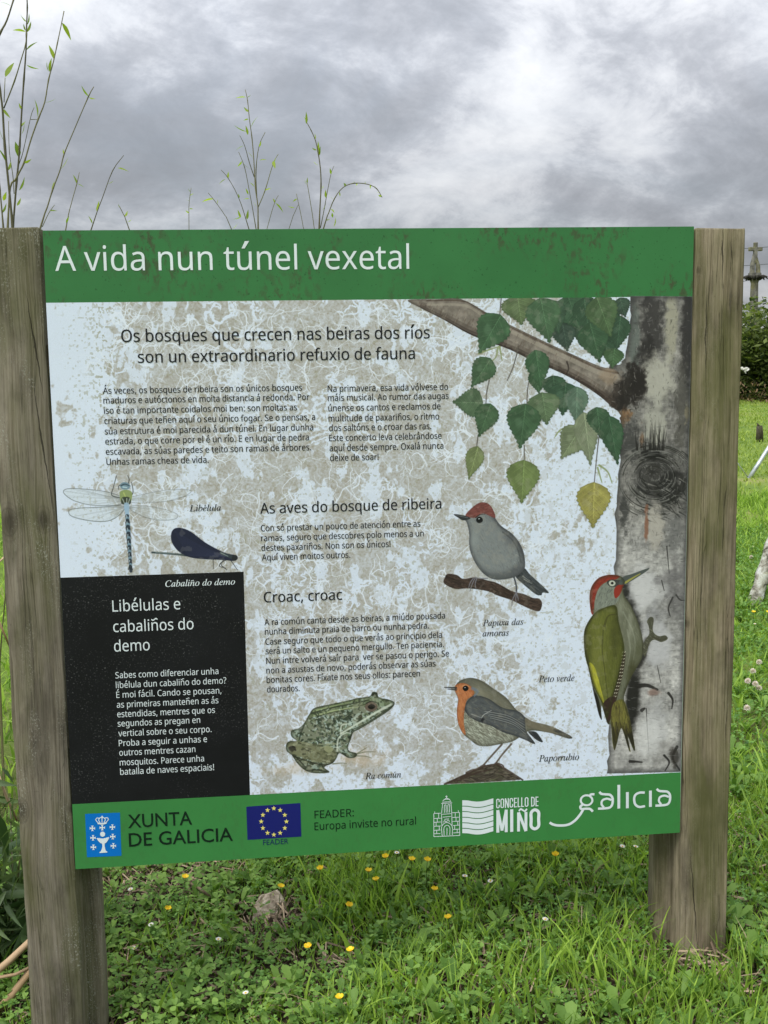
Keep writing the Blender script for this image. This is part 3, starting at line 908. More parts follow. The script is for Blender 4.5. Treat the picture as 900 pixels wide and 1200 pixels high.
    for P in ([(395, 350), (400, 300), (440, 290)], [(375, 450), (380, 380), (420, 345), (460, 345)]):
        stroke(zf(P), 2.4, 1.4, (206, 214, 200), .7, fm)
    stroke(zf([(462, 345), (440, 430)]), 2.5, 1.5, (60, 62, 50), .8, fm)
    for P in ([(480, 470), (540, 455), (600, 455)], [(480, 472), (530, 440), (548, 430)], [(485, 478), (540, 480), (575, 490)], [(350, 525), (400, 520), (430, 523)]):
        stroke(zf(P), 1.8, .8, (110, 112, 92), .85)
    poly(zf([(538, 192), (550, 170), (575, 162), (602, 172), (612, 192), (598, 212), (570, 220), (546, 210)]), (96, 84, 74))
    poly(zf([(555, 190), (572, 176), (592, 180), (598, 194), (580, 206), (562, 202)]), (20, 18, 16))
    stroke(zf([(545, 170), (575, 158), (608, 168)]), 1.4, 1.0, (30, 32, 26), .9)
    stroke(zf([(583, 120), (592, 112), (604, 116)]), 2.5, 2, (40, 44, 36), .9)
    poly(zf([(498, 250), (512, 236), (524, 250), (512, 266)]), (60, 62, 46))
    poly(zf([(298, 440), (315, 420), (345, 428), (350, 448), (325, 460)]), (142, 146, 112), .85)

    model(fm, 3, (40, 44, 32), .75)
    # ---- dragonfly
    for k, wg in enumerate(WINGS):
        a = 1.0 if k < 2 else .55
        wm_ = poly(wg, (190, 200, 206), .4 * a)
        s = smooth_closed(wg)
        stroke(np.vstack([s, s[:1]]), .7, .7, (84, 90, 92), .8 * a, smooth=False)
        root = np.array(zd([(320, 165 if k % 2 == 0 else 195)]))[0]
        for j in range(18):
            e = s[rs.randint(len(s))]
            stroke([root, (root + e) / 2 + rs.randn(2) * .8, e], .5, .35, (120, 126, 130), .55 * a, wm_)
        for j in range(60):
            e = s[rs.randint(len(s))]
            t = rs.uniform(.3, .95)
            p = root * (1 - t) + e * t
            stroke([p, p + rs.randn(2) * 2], .45, .4, (130, 136, 140), .5 * a, wm_, smooth=False)
    for P in ([(320, 110), (328, 80), (322, 62)], [(290, 155), (255, 145), (262, 110), (275, 62)], [(335, 150), (345, 130), (338, 90)], [(300, 95), (285, 105), (283, 120)]):
        stroke(zd(P), 1.0, .7, (40, 44, 44), .9)
    poly(zd([(292, 130), (315, 122), (338, 130), (342, 152), (330, 182), (300, 182), (290, 155)]), (132, 146, 96))
    poly(zd([(300, 155), (330, 155), (334, 182), (298, 182)]), (40, 46, 44), .85)
    stroke(zd([(305, 135), (312, 150)]), 1.6, 1, (170, 180, 110), .9)
    for P in ([(300, 160), (308, 178)], [(318, 158), (318, 180)], [(330, 160), (325, 178)]):
        stroke(zd(P), 1.0, .8, (190, 200, 190), .8, smooth=False)
    poly(zd([(290, 105), (300, 92), (320, 92), (334, 105), (325, 120), (300, 120)]), (110, 134, 150))
    stroke(zd([(294, 104), (310, 98), (328, 104)]), 1.6, 1.2, (44, 60, 66), .8)
    stroke(zd([(302, 110), (318, 112)]), 1.4, 1.2, (180, 206, 214), .9)
    for i in range(30):
        t = i / 29
        x = 315 + 18 * t + 2
        y = 186 + t * 270
        wd = 6.2 - 2.6 * t - (1.2 if .05 < t < .25 else 0)
        c = (146, 172, 196) if i < 5 else ((36, 44, 54) if i % 3 else (112, 140, 158))
        stroke(zd([(x, y), (x + .6, y + 9)]), wd, wd, c, .9, smooth=False)
    for i in range(8):
        y = 230 + i * 27
        x = 315 + 18 * (y - 186) / 270 + 2
        stroke(zd([(x - 3, y), (x - 3, y + 8)]), 1.2, .8, (180, 196, 204), .8, smooth=False)
    stroke(zd([(330, 440), (325, 458)]), 1.4, 1.0, (34, 38, 42), .9)
    stroke(zd([(334, 440), (342, 458)]), 1.4, 1.0, (34, 38, 42), .9)

    # ---- damselfly
    stroke(zd([(425, 386), (520, 393), (620, 404)]), 2.2, 2.6, (50, 62, 66), .95)
    stroke(zd([(440, 386), (520, 392)]), .8, .7, (130, 146, 144), .8)
    for P in ([(740, 415), (715, 435), (740, 460)], [(755, 418), (768, 435), (785, 460)], [(682, 412), (683, 455)], [(730, 415), (708, 442), (735, 452)]):
        stroke(zd(P), .9, .7, (40, 42, 44), .9)
    dm = poly(OUT['damselfly'], (30, 34, 54))
    for k in range(46):
        t = k / 45
        stroke(zd([(745, 404), (640 - 40 * t, 360 + 40 * t), (515 + 60 * t, 290 + 110 * t)]), .5, .4, (62, 70, 104) if k % 2 else (16, 18, 34), .55, dm)
    stroke(zd([(720, 385), (750, 400), (765, 408)]), 5.5, 4.5, (50, 60, 64), .9, dm)
    stroke(zd([(715, 388), (745, 402)]), 1.0, .8, (140, 156, 156), .8, dm)
    poly(zd([(762, 408), (770, 398), (783, 400), (787, 412), (776, 422), (764, 418)]), (34, 38, 42))
    # thin dirt over part of the pictures
    m = (sstep(.60, .66, fbm(shape, 14, 951, 4)) * sstep(.1, .3, gx) * (1 - sstep(1.25, 1.4, gx)) * .2)[..., None]
    CAN[:] = CAN * (1 - m) + col((150, 146, 134)) * m


paint_all()
# ------------------------------------------------------------------
# helpers
# ------------------------------------------------------------------
R = np.random.RandomState(42)
random.seed(5)


def tag(o, label=None, cat=None, group=None, kind=None):
    if label:
        o['label'] = label
    if cat:
        o['category'] = cat
    if group:
        o['group'] = group
    if kind:
        o['kind'] = kind
    return o


def link(name, me, parent=None, mat=None):
    o = bpy.data.objects.new(name, me)
    COL.objects.link(o)
    if parent is not None:
        o.parent = parent
    if mat is not None and me is not None and not me.materials:
        me.materials.append(mat)
    return o


def empty(name, loc=(0, 0, 0)):
    o = bpy.data.objects.new(name, None)
    o.empty_display_size = .05
    o.location = loc
    COL.objects.link(o)
    return o


def np_mesh(name, V, F, smooth=False):
    """V (n,3); F list of arrays of equal-sided faces"""
    me = bpy.data.meshes.new(name)
    V = np.asarray(V, np.float32)
    me.vertices.add(len(V))
    me.vertices.foreach_set('co', V.ravel())
    loops, starts, tot = [], [], 0
    for f in F:
        f = np.asarray(f, np.int32)
        if len(f) == 0:
            continue
        k = f.shape[1]
        loops.append(f.ravel())
        starts.append(tot + np.arange(len(f)) * k)
        tot += f.size
    loops = np.concatenate(loops)
    starts = np.concatenate(starts)
    me.loops.add(len(loops))
    me.loops.foreach_set('vertex_index', loops.astype(np.int32))
    me.polygons.add(len(starts))
    me.polygons.foreach_set('loop_start', starts.astype(np.int32))
    if smooth:
        me.polygons.foreach_set('use_smooth', np.ones(len(starts), bool))
    me.update(calc_edges=True)
    return me


def ground_z(x, y):
    x, y = np.asarray(x, float), np.asarray(y, float)
    left = -0.17 * (1 - sstep(-.1, 1.2, x)) * np.exp(-np.clip(y - 1.5, 0, None) / 2)
    rise = 0.031 * np.clip(y - 3.5, 0, 34)
    dip = -.25 * sstep(34, 60, y)
    bump = .012 * np.sin(x * 5.1 + 1) * np.sin(y * 4.3) + .02 * np.sin(x * 1.3 + y * .7)
    return left + rise + dip + bump - .025


def camray(px, py):
    d = RC.T @ np.array([(px - 450) / FPX, (py - 600) / FPX, 1.0])
    return Vector((d[0], d[2], -d[1]))


def at(px, py, Y):
    """point seen at a photo pixel, standing in the vertical plane y = Y"""
    d = camray(px, py)
    return CAM + d * ((Y - CAM.y) / d.y)


def on_ground(px, py, h=0.0):
    d = camray(px, py)
    lo, hi = .5, 90.0
    s = lo
    prev = lo
    while s < hi:
        p = CAM + d * s
        if p.z < ground_z(p.x, p.y) + h:
            a, b = prev, s
            for _ in range(25):
                m = (a + b) / 2
                p = CAM + d * m
                if p.z < ground_z(p.x, p.y) + h:
                    b = m
                else:
                    a = m
            break
        prev = s
        s *= 1.03
    return CAM + d * s


# ---- material helpers ---------------------------------------------
class NT:
    def __init__(self, name):
        self.m = bpy.data.materials.new(name)
        self.m.use_nodes = True
        self.t = self.m.node_tree
        self.N, self.L = self.t.nodes, self.t.links
        self.p = self.N['Principled BSDF']
        self.out = self.N['Material Output']
        self.p.inputs['Specular IOR Level'].default_value = .3

    def set(self, inp, v):
        if hasattr(v, 'is_output') or hasattr(v, 'links'):
            self.L.new(v, inp)
        else:
            inp.default_value = v

    def tc(self, k='Object'):
        return self.N.new('ShaderNodeTexCoord').outputs[k]

    def map(self, v, scale=(1, 1, 1), loc=(0, 0, 0), rot=(0, 0, 0)):
        m = self.N.new('ShaderNodeMapping')
        m.inputs['Scale'].default_value = scale
        m.inputs['Location'].default_value = loc
        m.inputs['Rotation'].default_value = rot
        self.L.new(v, m.inputs[0])
        return m.outputs[0]

    def noise(self, v, scale, detail=4, rough=.5, dist=0.0):
        n = self.N.new('ShaderNodeTexNoise')
        n.inputs['Scale'].default_value = scale
        n.inputs['Detail'].default_value = detail
        n.inputs['Roughness'].default_value = rough
        n.inputs['Distortion'].default_value = dist
        if v is not None:
            self.L.new(v, n.inputs['Vector'])
        return n.outputs['Fac']

    def ramp(self, f, stops, interp='LINEAR'):
        r = self.N.new('ShaderNodeValToRGB')
        r.color_ramp.interpolation = interp
        e = r.color_ramp.elements
        fix = lambda c: (c, c, c, 1) if isinstance(c, (int, float)) else tuple(c) + (1,)
        e[0].position, e[0].color = stops[0][0], fix(stops[0][1])
        e[1].position, e[1].color = stops[-1][0], fix(stops[-1][1])
        for p, c in stops[1:-1]:
            x = e.new(p)
            x.color = fix(c)
        self.L.new(f, r.inputs[0])
        return r.outputs[0]

    def mix(self, f, a, b, mode='MIX'):
        m = self.N.new('ShaderNodeMixRGB')
        m.blend_type = mode
        for i, v in enumerate((f, a, b)):
            if isinstance(v, (int, float)):
                m.inputs[i].default_value = v if i == 0 else (v, v, v, 1)
            elif isinstance(v, tuple):
                m.inputs[i].default_value = v + (1,) if len(v) == 3 else v
            else:
                self.L.new(v, m.inputs[i])
        return m.outputs[0]

    def math(self, op, a, b=0.0, c=0.0):
        m = self.N.new('ShaderNodeMath')
        m.operation = op
        for i, v in enumerate((a, b, c)):
            if isinstance(v, (int, float)):
                m.inputs[i].default_value = v
            else:
                self.L.new(v, m.inputs[i])
        return m.outputs[0]

    def bump(self, h, strength=.5, dist=.01):
        b = self.N.new('ShaderNodeBump')
        b.inputs['Strength'].default_value = strength
        b.inputs['Distance'].default_value = dist
        self.L.new(h, b.inputs['Height'])
        self.L.new(b.outputs[0], self.p.inputs['Normal'])

    def base(self, c, rough=.6):
        self.set(self.p.inputs['Base Color'], c + (1,) if isinstance(c, tuple) else c)
        self.set(self.p.inputs['Roughness'], rough)
        return self.m

    def island(self):
        g = self.N.new('ShaderNodeNewGeometry')
        return g.outputs['Random Per Island']

    def objrand(self):
        return self.N.new('ShaderNodeObjectInfo').outputs['Random']


def lin(c, k=1.0):
    return tuple(min(1, k * ((v / 255) / 12.92 if v / 255 <= .04045 else ((v / 255 + .055) / 1.055) ** 2.4)) for v in c)


PK = 1.10        # printed colours: photo value -> albedo under this daylight


def m_flat(name, c, var=.12, rough=.45, dirt=0.0, k=PK, spec=.3):
    n = NT(name)
    co = n.tc()
    a = lin(c, k)
    v = n.noise(co, 7, 5, .6)
    colr = n.mix(n.ramp(v, [(.35, 0.0), (.65, 1.0)]), tuple(x * (1 - var) for x in a), tuple(min(1, x * (1 + var)) for x in a))
    if dirt:
        d = n.noise(n.map(co, (1, 1, .6)), 75, 6, .68, .3)
        d2 = n.noise(co, 5.5, 4, .6)
        f = n.math('MULTIPLY', n.ramp(d, [(.50, 0.0), (.60, 1.0)]), n.ramp(d2, [(.47, 0.0), (.60, dirt)]))
        colr = n.mix(f, colr, (.055, .062, .032))
        sp = n.noise(co, 150, 2, .5)
        colr = n.mix(n.ramp(sp, [(.68, 0.0), (.72, dirt * .8)]), colr, tuple(x * .35 for x in a))
    n.p.inputs['Specular IOR Level'].default_value = spec
    return n.base(colr, rough)


def m_leaf(name, c1, c2, trans=.35, rough=.5, var='island', spec=.35):
    n = NT(name)
    r = n.island() if var == 'island' else n.objrand()
    if var == 'both':
        r = n.math('FRACT', n.math('ADD', n.island(), n.objrand()))
    mid = tuple((a + b) / 2 * .95 for a, b in zip(c1, c2))
    c = n.ramp(r, [(0.0, c1), (.5, mid), (1.0, c2)])
    n.base(c, rough)
    n.p.inputs['Specular IOR Level'].default_value = spec * .6
    if trans:
        t = n.N.new('ShaderNodeBsdfTranslucent')
        n.L.new(n.mix(1.0, c, (1.15, 1.25, .7), 'MULTIPLY'), t.inputs['Color'])
        ms = n.N.new('ShaderNodeMixShader')
        ms.inputs[0].default_value = trans
        n.L.new(n.p.outputs[0], ms.inputs[1])
        n.L.new(t.outputs[0], ms.inputs[2])
        n.L.new(ms.outputs[0], n.out.inputs['Surface'])
    return n.m


def m_wood(name, dark, light, seed, knots=(), green=.4, lichen=.4, cracks=1.0, splits=()):
    """weathered softwood, grain along local z; knots: (x, z, radius)"""
    n = NT(name)
    co = n.tc()
    sep = n.N.new('ShaderNodeSeparateXYZ')
    n.L.new(co, sep.inputs[0])
    # push the grain sideways round every knot
    shift = None
    rings = None
    for kx, kz, kr in knots:
        dx = n.math('SUBTRACT', sep.outputs['X'], kx)
        dz = n.math('MULTIPLY', n.math('SUBTRACT', sep.outputs['Z'], kz), .62)
        d = n.math('SQRT', n.math('ADD', n.math('MULTIPLY', dx, dx), n.math('MULTIPLY', dz, dz)))
        fall = n.math('POWER', 2.718, n.math('MULTIPLY', n.math('DIVIDE', d, kr * 1.6), -1.0))
        s = n.math('MULTIPLY', n.math('MULTIPLY', fall, n.math('SIGN', dx)), kr * .9)
        shift = s if shift is None else n.math('ADD', shift, s)
        rg = n.math('MULTIPLY', n.math('ADD', n.math('MULTIPLY', n.math('SINE', n.math('MULTIPLY', d, 720.0)), .5), .5), n.ramp(d, [(kr * .85, 1.0), (kr * 1.5, 0.0)]))
        core = n.ramp(d, [(kr * .35, 1.0), (kr * .9, .35), (kr * 1.25, 0.0)])
        rg = n.math('MAXIMUM', n.math('MULTIPLY', rg, .7), core)
        rings = rg if rings is None else n.math('MAXIMUM', rings, rg)
    comb = n.N.new('ShaderNodeCombineXYZ')
    wob = n.math('MULTIPLY', n.math('SUBTRACT', n.noise(n.map(co, (1, 1, 1), (seed, 0, 0)), 1.4, 2), .5), .035)
    x = n.math('ADD', sep.outputs['X'], wob)
    if shift is not None:
        x = n.math('SUBTRACT', x, shift)
    n.L.new(x, comb.inputs[0])
    n.L.new(sep.outputs['Y'], comb.inputs[1])
    n.L.new(sep.outputs['Z'], comb.inputs[2])
    g = comb.outputs[0]
    fine = n.noise(n.map(g, (230, 230, 3.2), (seed, seed, 0)), 1.0, 5, .6)
    band = n.noise(n.map(g, (58, 58, 1.1), (seed * 2, 0, 0)), 1.0, 4, .55)
    wide = n.noise(n.map(g, (14, 14, .9), (seed * 3, 0, 0)), 1.0, 3)
    f = n.math('ADD', n.math('ADD', n.math('MULTIPLY', fine, .52), n.math('MULTIPLY', band, .24)), n.math('MULTIPLY', wide, .24))
    mid = tuple((a + b) / 2 for a, b in zip(dark, light))
    tone = n.ramp(n.noise(n.map(g, (16, 16, 3.5), (seed, 5, 0)), 1.0, 6, .65), [(.3, .50), (.5, 1.0), (.7, 1.30)])
    stain = n.ramp(n.noise(n.map(co, (1, 1, .5), (seed, 2, 9)), 9, 5, .65), [(.36, .62), (.52, 1.0)])
    c = n.ramp(f, [(.34, tuple(v * .6 for v in dark)), (.43, dark), (.52, mid), (.66, light)])
    c = n.mix(1.0, n.mix(1.0, c, tone, 'MULTIPLY'), stain, 'MULTIPLY')
    # algae
    gn = n.noise(n.map(g, (11, 11, 2.2), (seed * 4, 0, 3)), 1.0, 6, .62)
    c = n.mix(n.ramp(gn, [(.44, 0.0), (.62, green)]), c, (.085, .095, .026))
    # splits in the wood
    cr = n.noise(n.map(g, (75, 75, 1.0), (seed * 5, 3, 0)), 1.0, 3, .5)
    crl = n.ramp(n.math('ABSOLUTE', n.math('SUBTRACT', cr, .5)), [(.0, 1.0), (.006, .55), (.014, 0.0)])
    crm = n.ramp(n.noise(n.map(g, (18, 18, 1.6), (seed, 7, 0)), 1.0, 3), [(.47, 0.0), (.58, cracks)])
    crk = n.math('MULTIPLY', crl, crm)
    c = n.mix(n.math('MULTIPLY', crk, .85), c, (.012, .010, .007))
    for x0, z0, x1, z1, wd in splits:      # long drying splits, given by their two ends
        t = n.math('DIVIDE', n.math('SUBTRACT', sep.outputs['Z'], z0), z1 - z0)
        xx = n.math('ADD', n.math('MULTIPLY', t, x1 - x0), x0)
        wv = n.math('MULTIPLY', n.math('SUBTRACT', n.noise(n.map(co, (1, 1, 1)), 24, 3), .5), .010)
        dd = n.math('ABSOLUTE', n.math('SUBTRACT', n.math('SUBTRACT', sep.outputs['X'], xx), wv))
        inr = n.math('MULTIPLY', n.math('GREATER_THAN', t, 0.0), n.math('LESS_THAN', t, 1.0))
        tp = n.math('MULTIPLY', n.math('SUBTRACT', 1.0, n.math('ABSOLUTE', n.math('SUBTRACT', n.math('MULTIPLY', t, 2.0), 1.0))), wd * 1.6)
        ln_ = n.math('MULTIPLY', n.math('LESS_THAN', dd, tp), inr)
        crk = n.math('MAXIMUM', crk, ln_)
        c = n.mix(n.math('MULTIPLY', ln_, .8), c, (.018, .015, .011))
    if rings is not None:
        c = n.mix(n.math('MULTIPLY', rings, .72), c, tuple(v * .28 for v in dark))
    # pale lichen grains and dark pits
    ln = n.noise(n.map(co, (1, 1, .6)), 330, 3, .6)
    lm = n.noise(n.map(co, (1, 1, .3), (seed, 0, 0)), 16, 4, .6)
    c = n.mix(n.math('MULTIPLY', n.ramp(ln, [(.56, 0.0), (.63, 1.0)]), n.ramp(lm, [(.50, 0.0), (.62, lichen)])), c, (.31, .31, .26))
    pt = n.noise(n.map(co, (1, 1, .5)), 240, 2, .5)
    c = n.mix(n.ramp(pt, [(.68, 0.0), (.76, .35)]), c, tuple(v * .3 for v in dark))
    n.base(c, .92)
    n.p.inputs['Specular IOR Level'].default_value = .15
    h = n.math('SUBTRACT', n.math('ADD', n.math('MULTIPLY', fine, .6), n.math('MULTIPLY', band, .5)), n.math('MULTIPLY', crk, 1.6))
    n.bump(h, .75, .004)
    return n.m


def tube(pts, rad, sides=7, cap=True):
    """verts, quads, caps for a tapered tube through pts"""
    P = [Vector(p) for p in pts]
    V, F = [], []
    for i, p in enumerate(P):
        d = (P[min(i + 1, len(P) - 1)] - P[max(i - 1, 0)]).normalized()
        a = d.orthogonal().normalized() if abs(d.z) > .9 else d.cross(Vector((0, 0, 1))).normalized()
        if i and a.dot(pa) < 0:
            a = -a
        a = (a - d * a.dot(d)).normalized()
        b = d.cross(a)
        pa = a
        r = rad[i] if hasattr(rad, '__len__') else rad
        for k in range(sides):
            t = 2 * math.pi * k / sides
            V.append(p + (a * math.cos(t) + b * math.sin(t)) * r)
    for i in range(len(P) - 1):
        for k in range(sides):
            k2 = (k + 1) % sides
            F.append((i * sides + k, i * sides + k2, (i + 1) * sides + k2, (i + 1) * sides + k))
    caps = [tuple(range(sides))[::-1], tuple((len(P) - 1) * sides + k for k in range(sides))] if cap else []
    return V, F, caps


def tube_obj(name, pts, rad, parent, mat, sides=7, smooth=True):
    V, F, C = tube(pts, rad, sides)
    me = bpy.data.meshes.new(name)
    me.from_pydata([tuple(v) for v in V], [], F + C)
    if smooth:
        me.polygons.foreach_set('use_smooth', [True] * len(me.polygons))
    return link(name, me, parent, mat)


# ------------------------------------------------------------------
# setting: ground sheet
# ------------------------------------------------------------------
def build_ground():
    xs = np.concatenate([-np.geomspace(400, 4, 22), np.linspace(-3.6, 6, 97), np.geomspace(6.5, 400, 26)])
    ys = np.concatenate([-np.geomspace(300, 4, 14), np.linspace(-3.5, 5, 86), np.linspace(5.4, 36, 60), np.geomspace(38, 900, 16)])
    X, Y = np.meshgrid(xs, ys)
    Zg = ground_z(X, Y)
    near = (np.abs(X - 1) < 3.5) & (np.abs(Y) < 4)
    Zg = Zg + near * (.008 * np.sin(X * 31 + 3 * np.sin(Y * 17)) * np.sin(Y * 27))
    V = np.stack([X, Y, Zg], -1).reshape(-1, 3)
    nx, ny = len(xs), len(ys)
    i = (np.arange(ny - 1)[:, None] * nx + np.arange(nx - 1)[None, :]).ravel()
    me = np_mesh('ground', V, [np.stack([i, i + 1, i + 1 + nx, i + nx], 1)], True)
    n = NT('turf_soil')
    co = n.tc()
    soil = n.ramp(n.noise(co, 45, 6, .65), [(.35, (.014, .010, .007)), (.55, (.050, .036, .024)), (.7, (.12, .09, .062))])
    lawn = n.ramp(n.noise(co, 1.3, 6, .6), [(.32, (.11, .18, .035)), (.5, (.17, .25, .05)), (.62, (.24, .28, .08)), (.75, (.30, .27, .12))])
    lawn = n.mix(n.ramp(n.noise(co, 30, 4, .6), [(.35, .35), (.65, 0.0)]), lawn, (.035, .06, .014))
    sep = n.N.new('ShaderNodeSeparateXYZ')
    n.L.new(co, sep.inputs[0])
    d = n.math('ADD', n.math('ABSOLUTE', n.math('SUBTRACT', sep.outputs['X'], .7)), n.math('ABSOLUTE', n.math('SUBTRACT', sep.outputs['Y'], .3)))
    far = n.ramp(n.math('DIVIDE', n.math('ADD', d, n.math('MULTIPLY', n.noise(co, 3, 4), 1.0)), 10.0), [(.22, 0.0), (.50, 1.0)])
    n.base(n.mix(far, soil, lawn), .95)
    n.p.inputs['Specular IOR Level'].default_value = .1
    n.bump(n.noise(co, 60, 6, .6), .8, .02)
    o = link('ground', me, None, n.m)
    tag(o, 'uneven turf ground rising gently towards the hedge', kind='structure')


build_ground()

# ------------------------------------------------------------------
# information sign: posts, panel, print
# ------------------------------------------------------------------
sign = empty('information_sign', (.75, .05, 0))
tag(sign, 'green and white printed nature board held between two weathered square wooden posts', 'information sign')
OFF = Vector((.75, .05, 0))


def wb(x, y, off=0.0):
    """panel coordinates -> local coordinates of the sign; off = distance in front of the panel's face"""
    return (x - OFF.x, -off - OFF.y, ZT - y)


def box_mesh(name, x0, x1, y0, y1, z0, z1, bev=.0, seg=3, zsub=1):
    bm = bmesh.new()
    bmesh.ops.create_cube(bm, size=1)
    for v in bm.verts:
        v.co = Vector(((x0 + x1) / 2 + v.co.x * (x1 - x0), (y0 + y1) / 2 + v.co.y * (y1 - y0), (z0 + z1) / 2 + v.co.z * (z1 - z0)))
    if bev:
        bmesh.ops.bevel(bm, geom=bm.edges[:], offset=bev, segments=seg, affect='EDGES', profile=.5)
    me = bpy.data.meshes.new(name)
    bm.to_mesh(me)
    bm.free()
    return me


def post_mesh(xi, xo, gap, side, zbot, ztop, bow=0.0, rnd=.004):
    """L-section post: front leg beside the panel, rear lip behind it; xi inner edge, xo outer edge"""
    s = side                      # +1 right post, -1 left post
    yf, yn, yb = -.002, .078, .135
    lip = .040
    r = rnd
    prof = [(xi, yf + .002), (xi + s * .002, yf)]
    prof += [(xo - s * r, yf)]
    for a in (25, 50, 75):
        t = math.radians(a)
        prof.append((xo - s * (r - r * math.sin(t)), yf + r - r * math.cos(t)))
    prof += [(xo, yf + r), (xo, yb - .006), (xo - s * .006, yb), (xi - s * (lip - .005), yb), (xi - s * lip, yb - .005), (xi - s * lip, yn + .003), (xi - s * (lip - .003), yn), (xi, yn - .001)]
    n = len(prof)
    zs = list(np.linspace(zbot, ztop - .004, 46)) + [ztop - .001]
    V, F = [], []
    rr = np.random.RandomState(3 if s > 0 else 9)
    wv = rr.randn(8)
    for j, z in enumerate(zs):
        dx = bow * math.sin((z - .2) * 1.9) + .0012 * math.sin(z * 7 + wv[0])
        for i, (x, y) in enumerate(prof):
            e = .0009 * math.sin(z * 19 + i * 2.1 + wv[1]) + .0006 * math.sin(z * 43 + i * 1.3)
            sh = .0
            if j == len(zs) - 1:
                sh = .0015
            cx, cy = (xi + xo) / 2, (yf + yb) / 2
            V.append((x + dx + e + (cx - x) * sh * 8, y + e + (cy - y) * sh * 8, z + (.0015 * math.sin(i * 1.7) if j >= len(zs) - 1 else 0)))
    for j in range(len(zs) - 1):
        for i in range(n):
            k = (i + 1) % n
            q = (j * n + i, j * n + k, (j + 1) * n + k, (j + 1) * n + i)
            F.append(q if s < 0 else q[::-1])
    top = tuple((len(zs) - 1) * n + i for i in range(n))
    bot = tuple(range(n))
    F.append(top if s < 0 else top[::-1])
    F.append(bot[::-1] if s < 0 else bot)
    me = bpy.data.meshes.new('post')
    me.from_pydata(V, [], F)
    bm = bmesh.new()
    bm.from_mesh(me)
    bmesh.ops.recalc_face_normals(bm, faces=bm.faces[:])
    bm.to_mesh(me)
    bm.free()
    for p in me.polygons:
        p.use_smooth = len(p.vertices) == 4
    return me


def knot_at(px, py, r, ox):
    b = B([[px, py]])[0]
    return (b[0] - ox, ZT - b[1], r)


def split_px(xa, ya, xb, yb, w):
    a, b = B([[xa, ya]])[0], B([[xb, yb]])[0]
    return (a[0] - OFF.x, ZT - a[1], b[0] - OFF.x, ZT - b[1], w)


mw_l = m_wood('weathered_wood_left', (.135, .115, .085), (.270, .240, .190), 3.0,
              [knot_at(51, 609, .016, OFF.x), knot_at(10, 612, .022, OFF.x), knot_at(24, 950, .020, OFF.x), knot_at(84, 948, .008, OFF.x)], green=.5, lichen=.85, cracks=.35,
              splits=[split_px(30, 340, 52, 470, .0012), split_px(38, 440, 62, 596, .0013), split_px(14, 930, 70, 925, .0010)])
mw_r = m_wood('weathered_wood_right', (.175, .145, .095), (.340, .290, .205), 11.0,
              [knot_at(805, 731, .008, OFF.x), knot_at(818, 317, .006, OFF.x)], green=.6, lichen=.15, cracks=.6,
              splits=[split_px(846, 262, 846, 330, .0013), split_px(808, 985, 818, 1128, .0012), split_px(828, 335, 826, 450, .0009), split_px(856, 280, 858, 310, .0009)])
pl = post_mesh(-.0045, -.131, .003, -1, -.22, ZT + .004, bow=.0, rnd=.022)
pr_ = post_mesh(1.5045, 1.626, .003, 1, -.12, ZT - .001)
for me in (pl, pr_):
    for v in me.vertices:
        v.co.x -= OFF.x
        v.co.y -= OFF.y
o = link('post', pl, sign, mw_l)
tag(o, 'greyish lichen-speckled post with knots at the left of the panel')
o = link('post', pr_, sign, mw_r)
tag(o, 'brownish straight-grained post at the right of the panel')

# panel body: a 10 mm board
TL, TR, BR, BL = B([[50, 270.3], [813.2, 265.5], [796.6, 975.7], [88.5, 1018.6]])
bm = bmesh.new()
fr = [bm.verts.new(wb(p[0], p[1], 0)) for p in (TL, TR, BR, BL)]
bk = [bm.verts.new(wb(p[0], p[1], -.010)) for p in (TL, TR, BR, BL)]
bm.faces.new(fr[::-1])
bm.faces.new(bk)
for i in range(4):
    j = (i + 1) % 4
    bm.faces.new((fr[i], fr[j], bk[j], bk[i]))
bmesh.ops.recalc_face_normals(bm, faces=bm.faces[:])
me = bpy.data.meshes.new('panel')
bm.to_mesh(me)
bm.free()
m_edge = m_flat('panel_edge', (150, 170, 150), .1, .6)
panel = link('panel', me, sign, m_edge)

for z0_ in (.62, 1.50):       # cross rails the board is fixed to
    link('back_rail', box_mesh('back_rail', -.0455 + .038 - OFF.x, 1.463 - OFF.x + .0, .0105 - OFF.y, .0760 - OFF.y, z0_, z0_ + .07, .003, 2), sign, mw_r)
m_green = m_flat('green_ink', (50, 107, 60), .07, .42, dirt=.8)
m_green2 = m_flat('green_ink_footer', (55, 120, 62), .05, .42, dirt=.12)
m_black = m_flat('black_ink', (24, 25, 28), .2, .55, dirt=0, k=.85, spec=.2)
m_text = m_flat('dark_grey_ink', (38, 40, 44), .12, .6, k=.8, spec=.15)
m_wtext = m_flat('white_ink', (205, 214, 218), .06, .5)
m_gtext = m_flat('green_black_ink', (18, 40, 28), .1, .5, k=.8, spec=.2)
m_blue = m_flat('blue_ink', (0, 104, 186), .05, .42)
m_navy = m_flat('navy_ink', (22, 28, 100), .05, .42)
m_yel = m_flat('yellow_ink', (214, 204, 110), .05, .45)


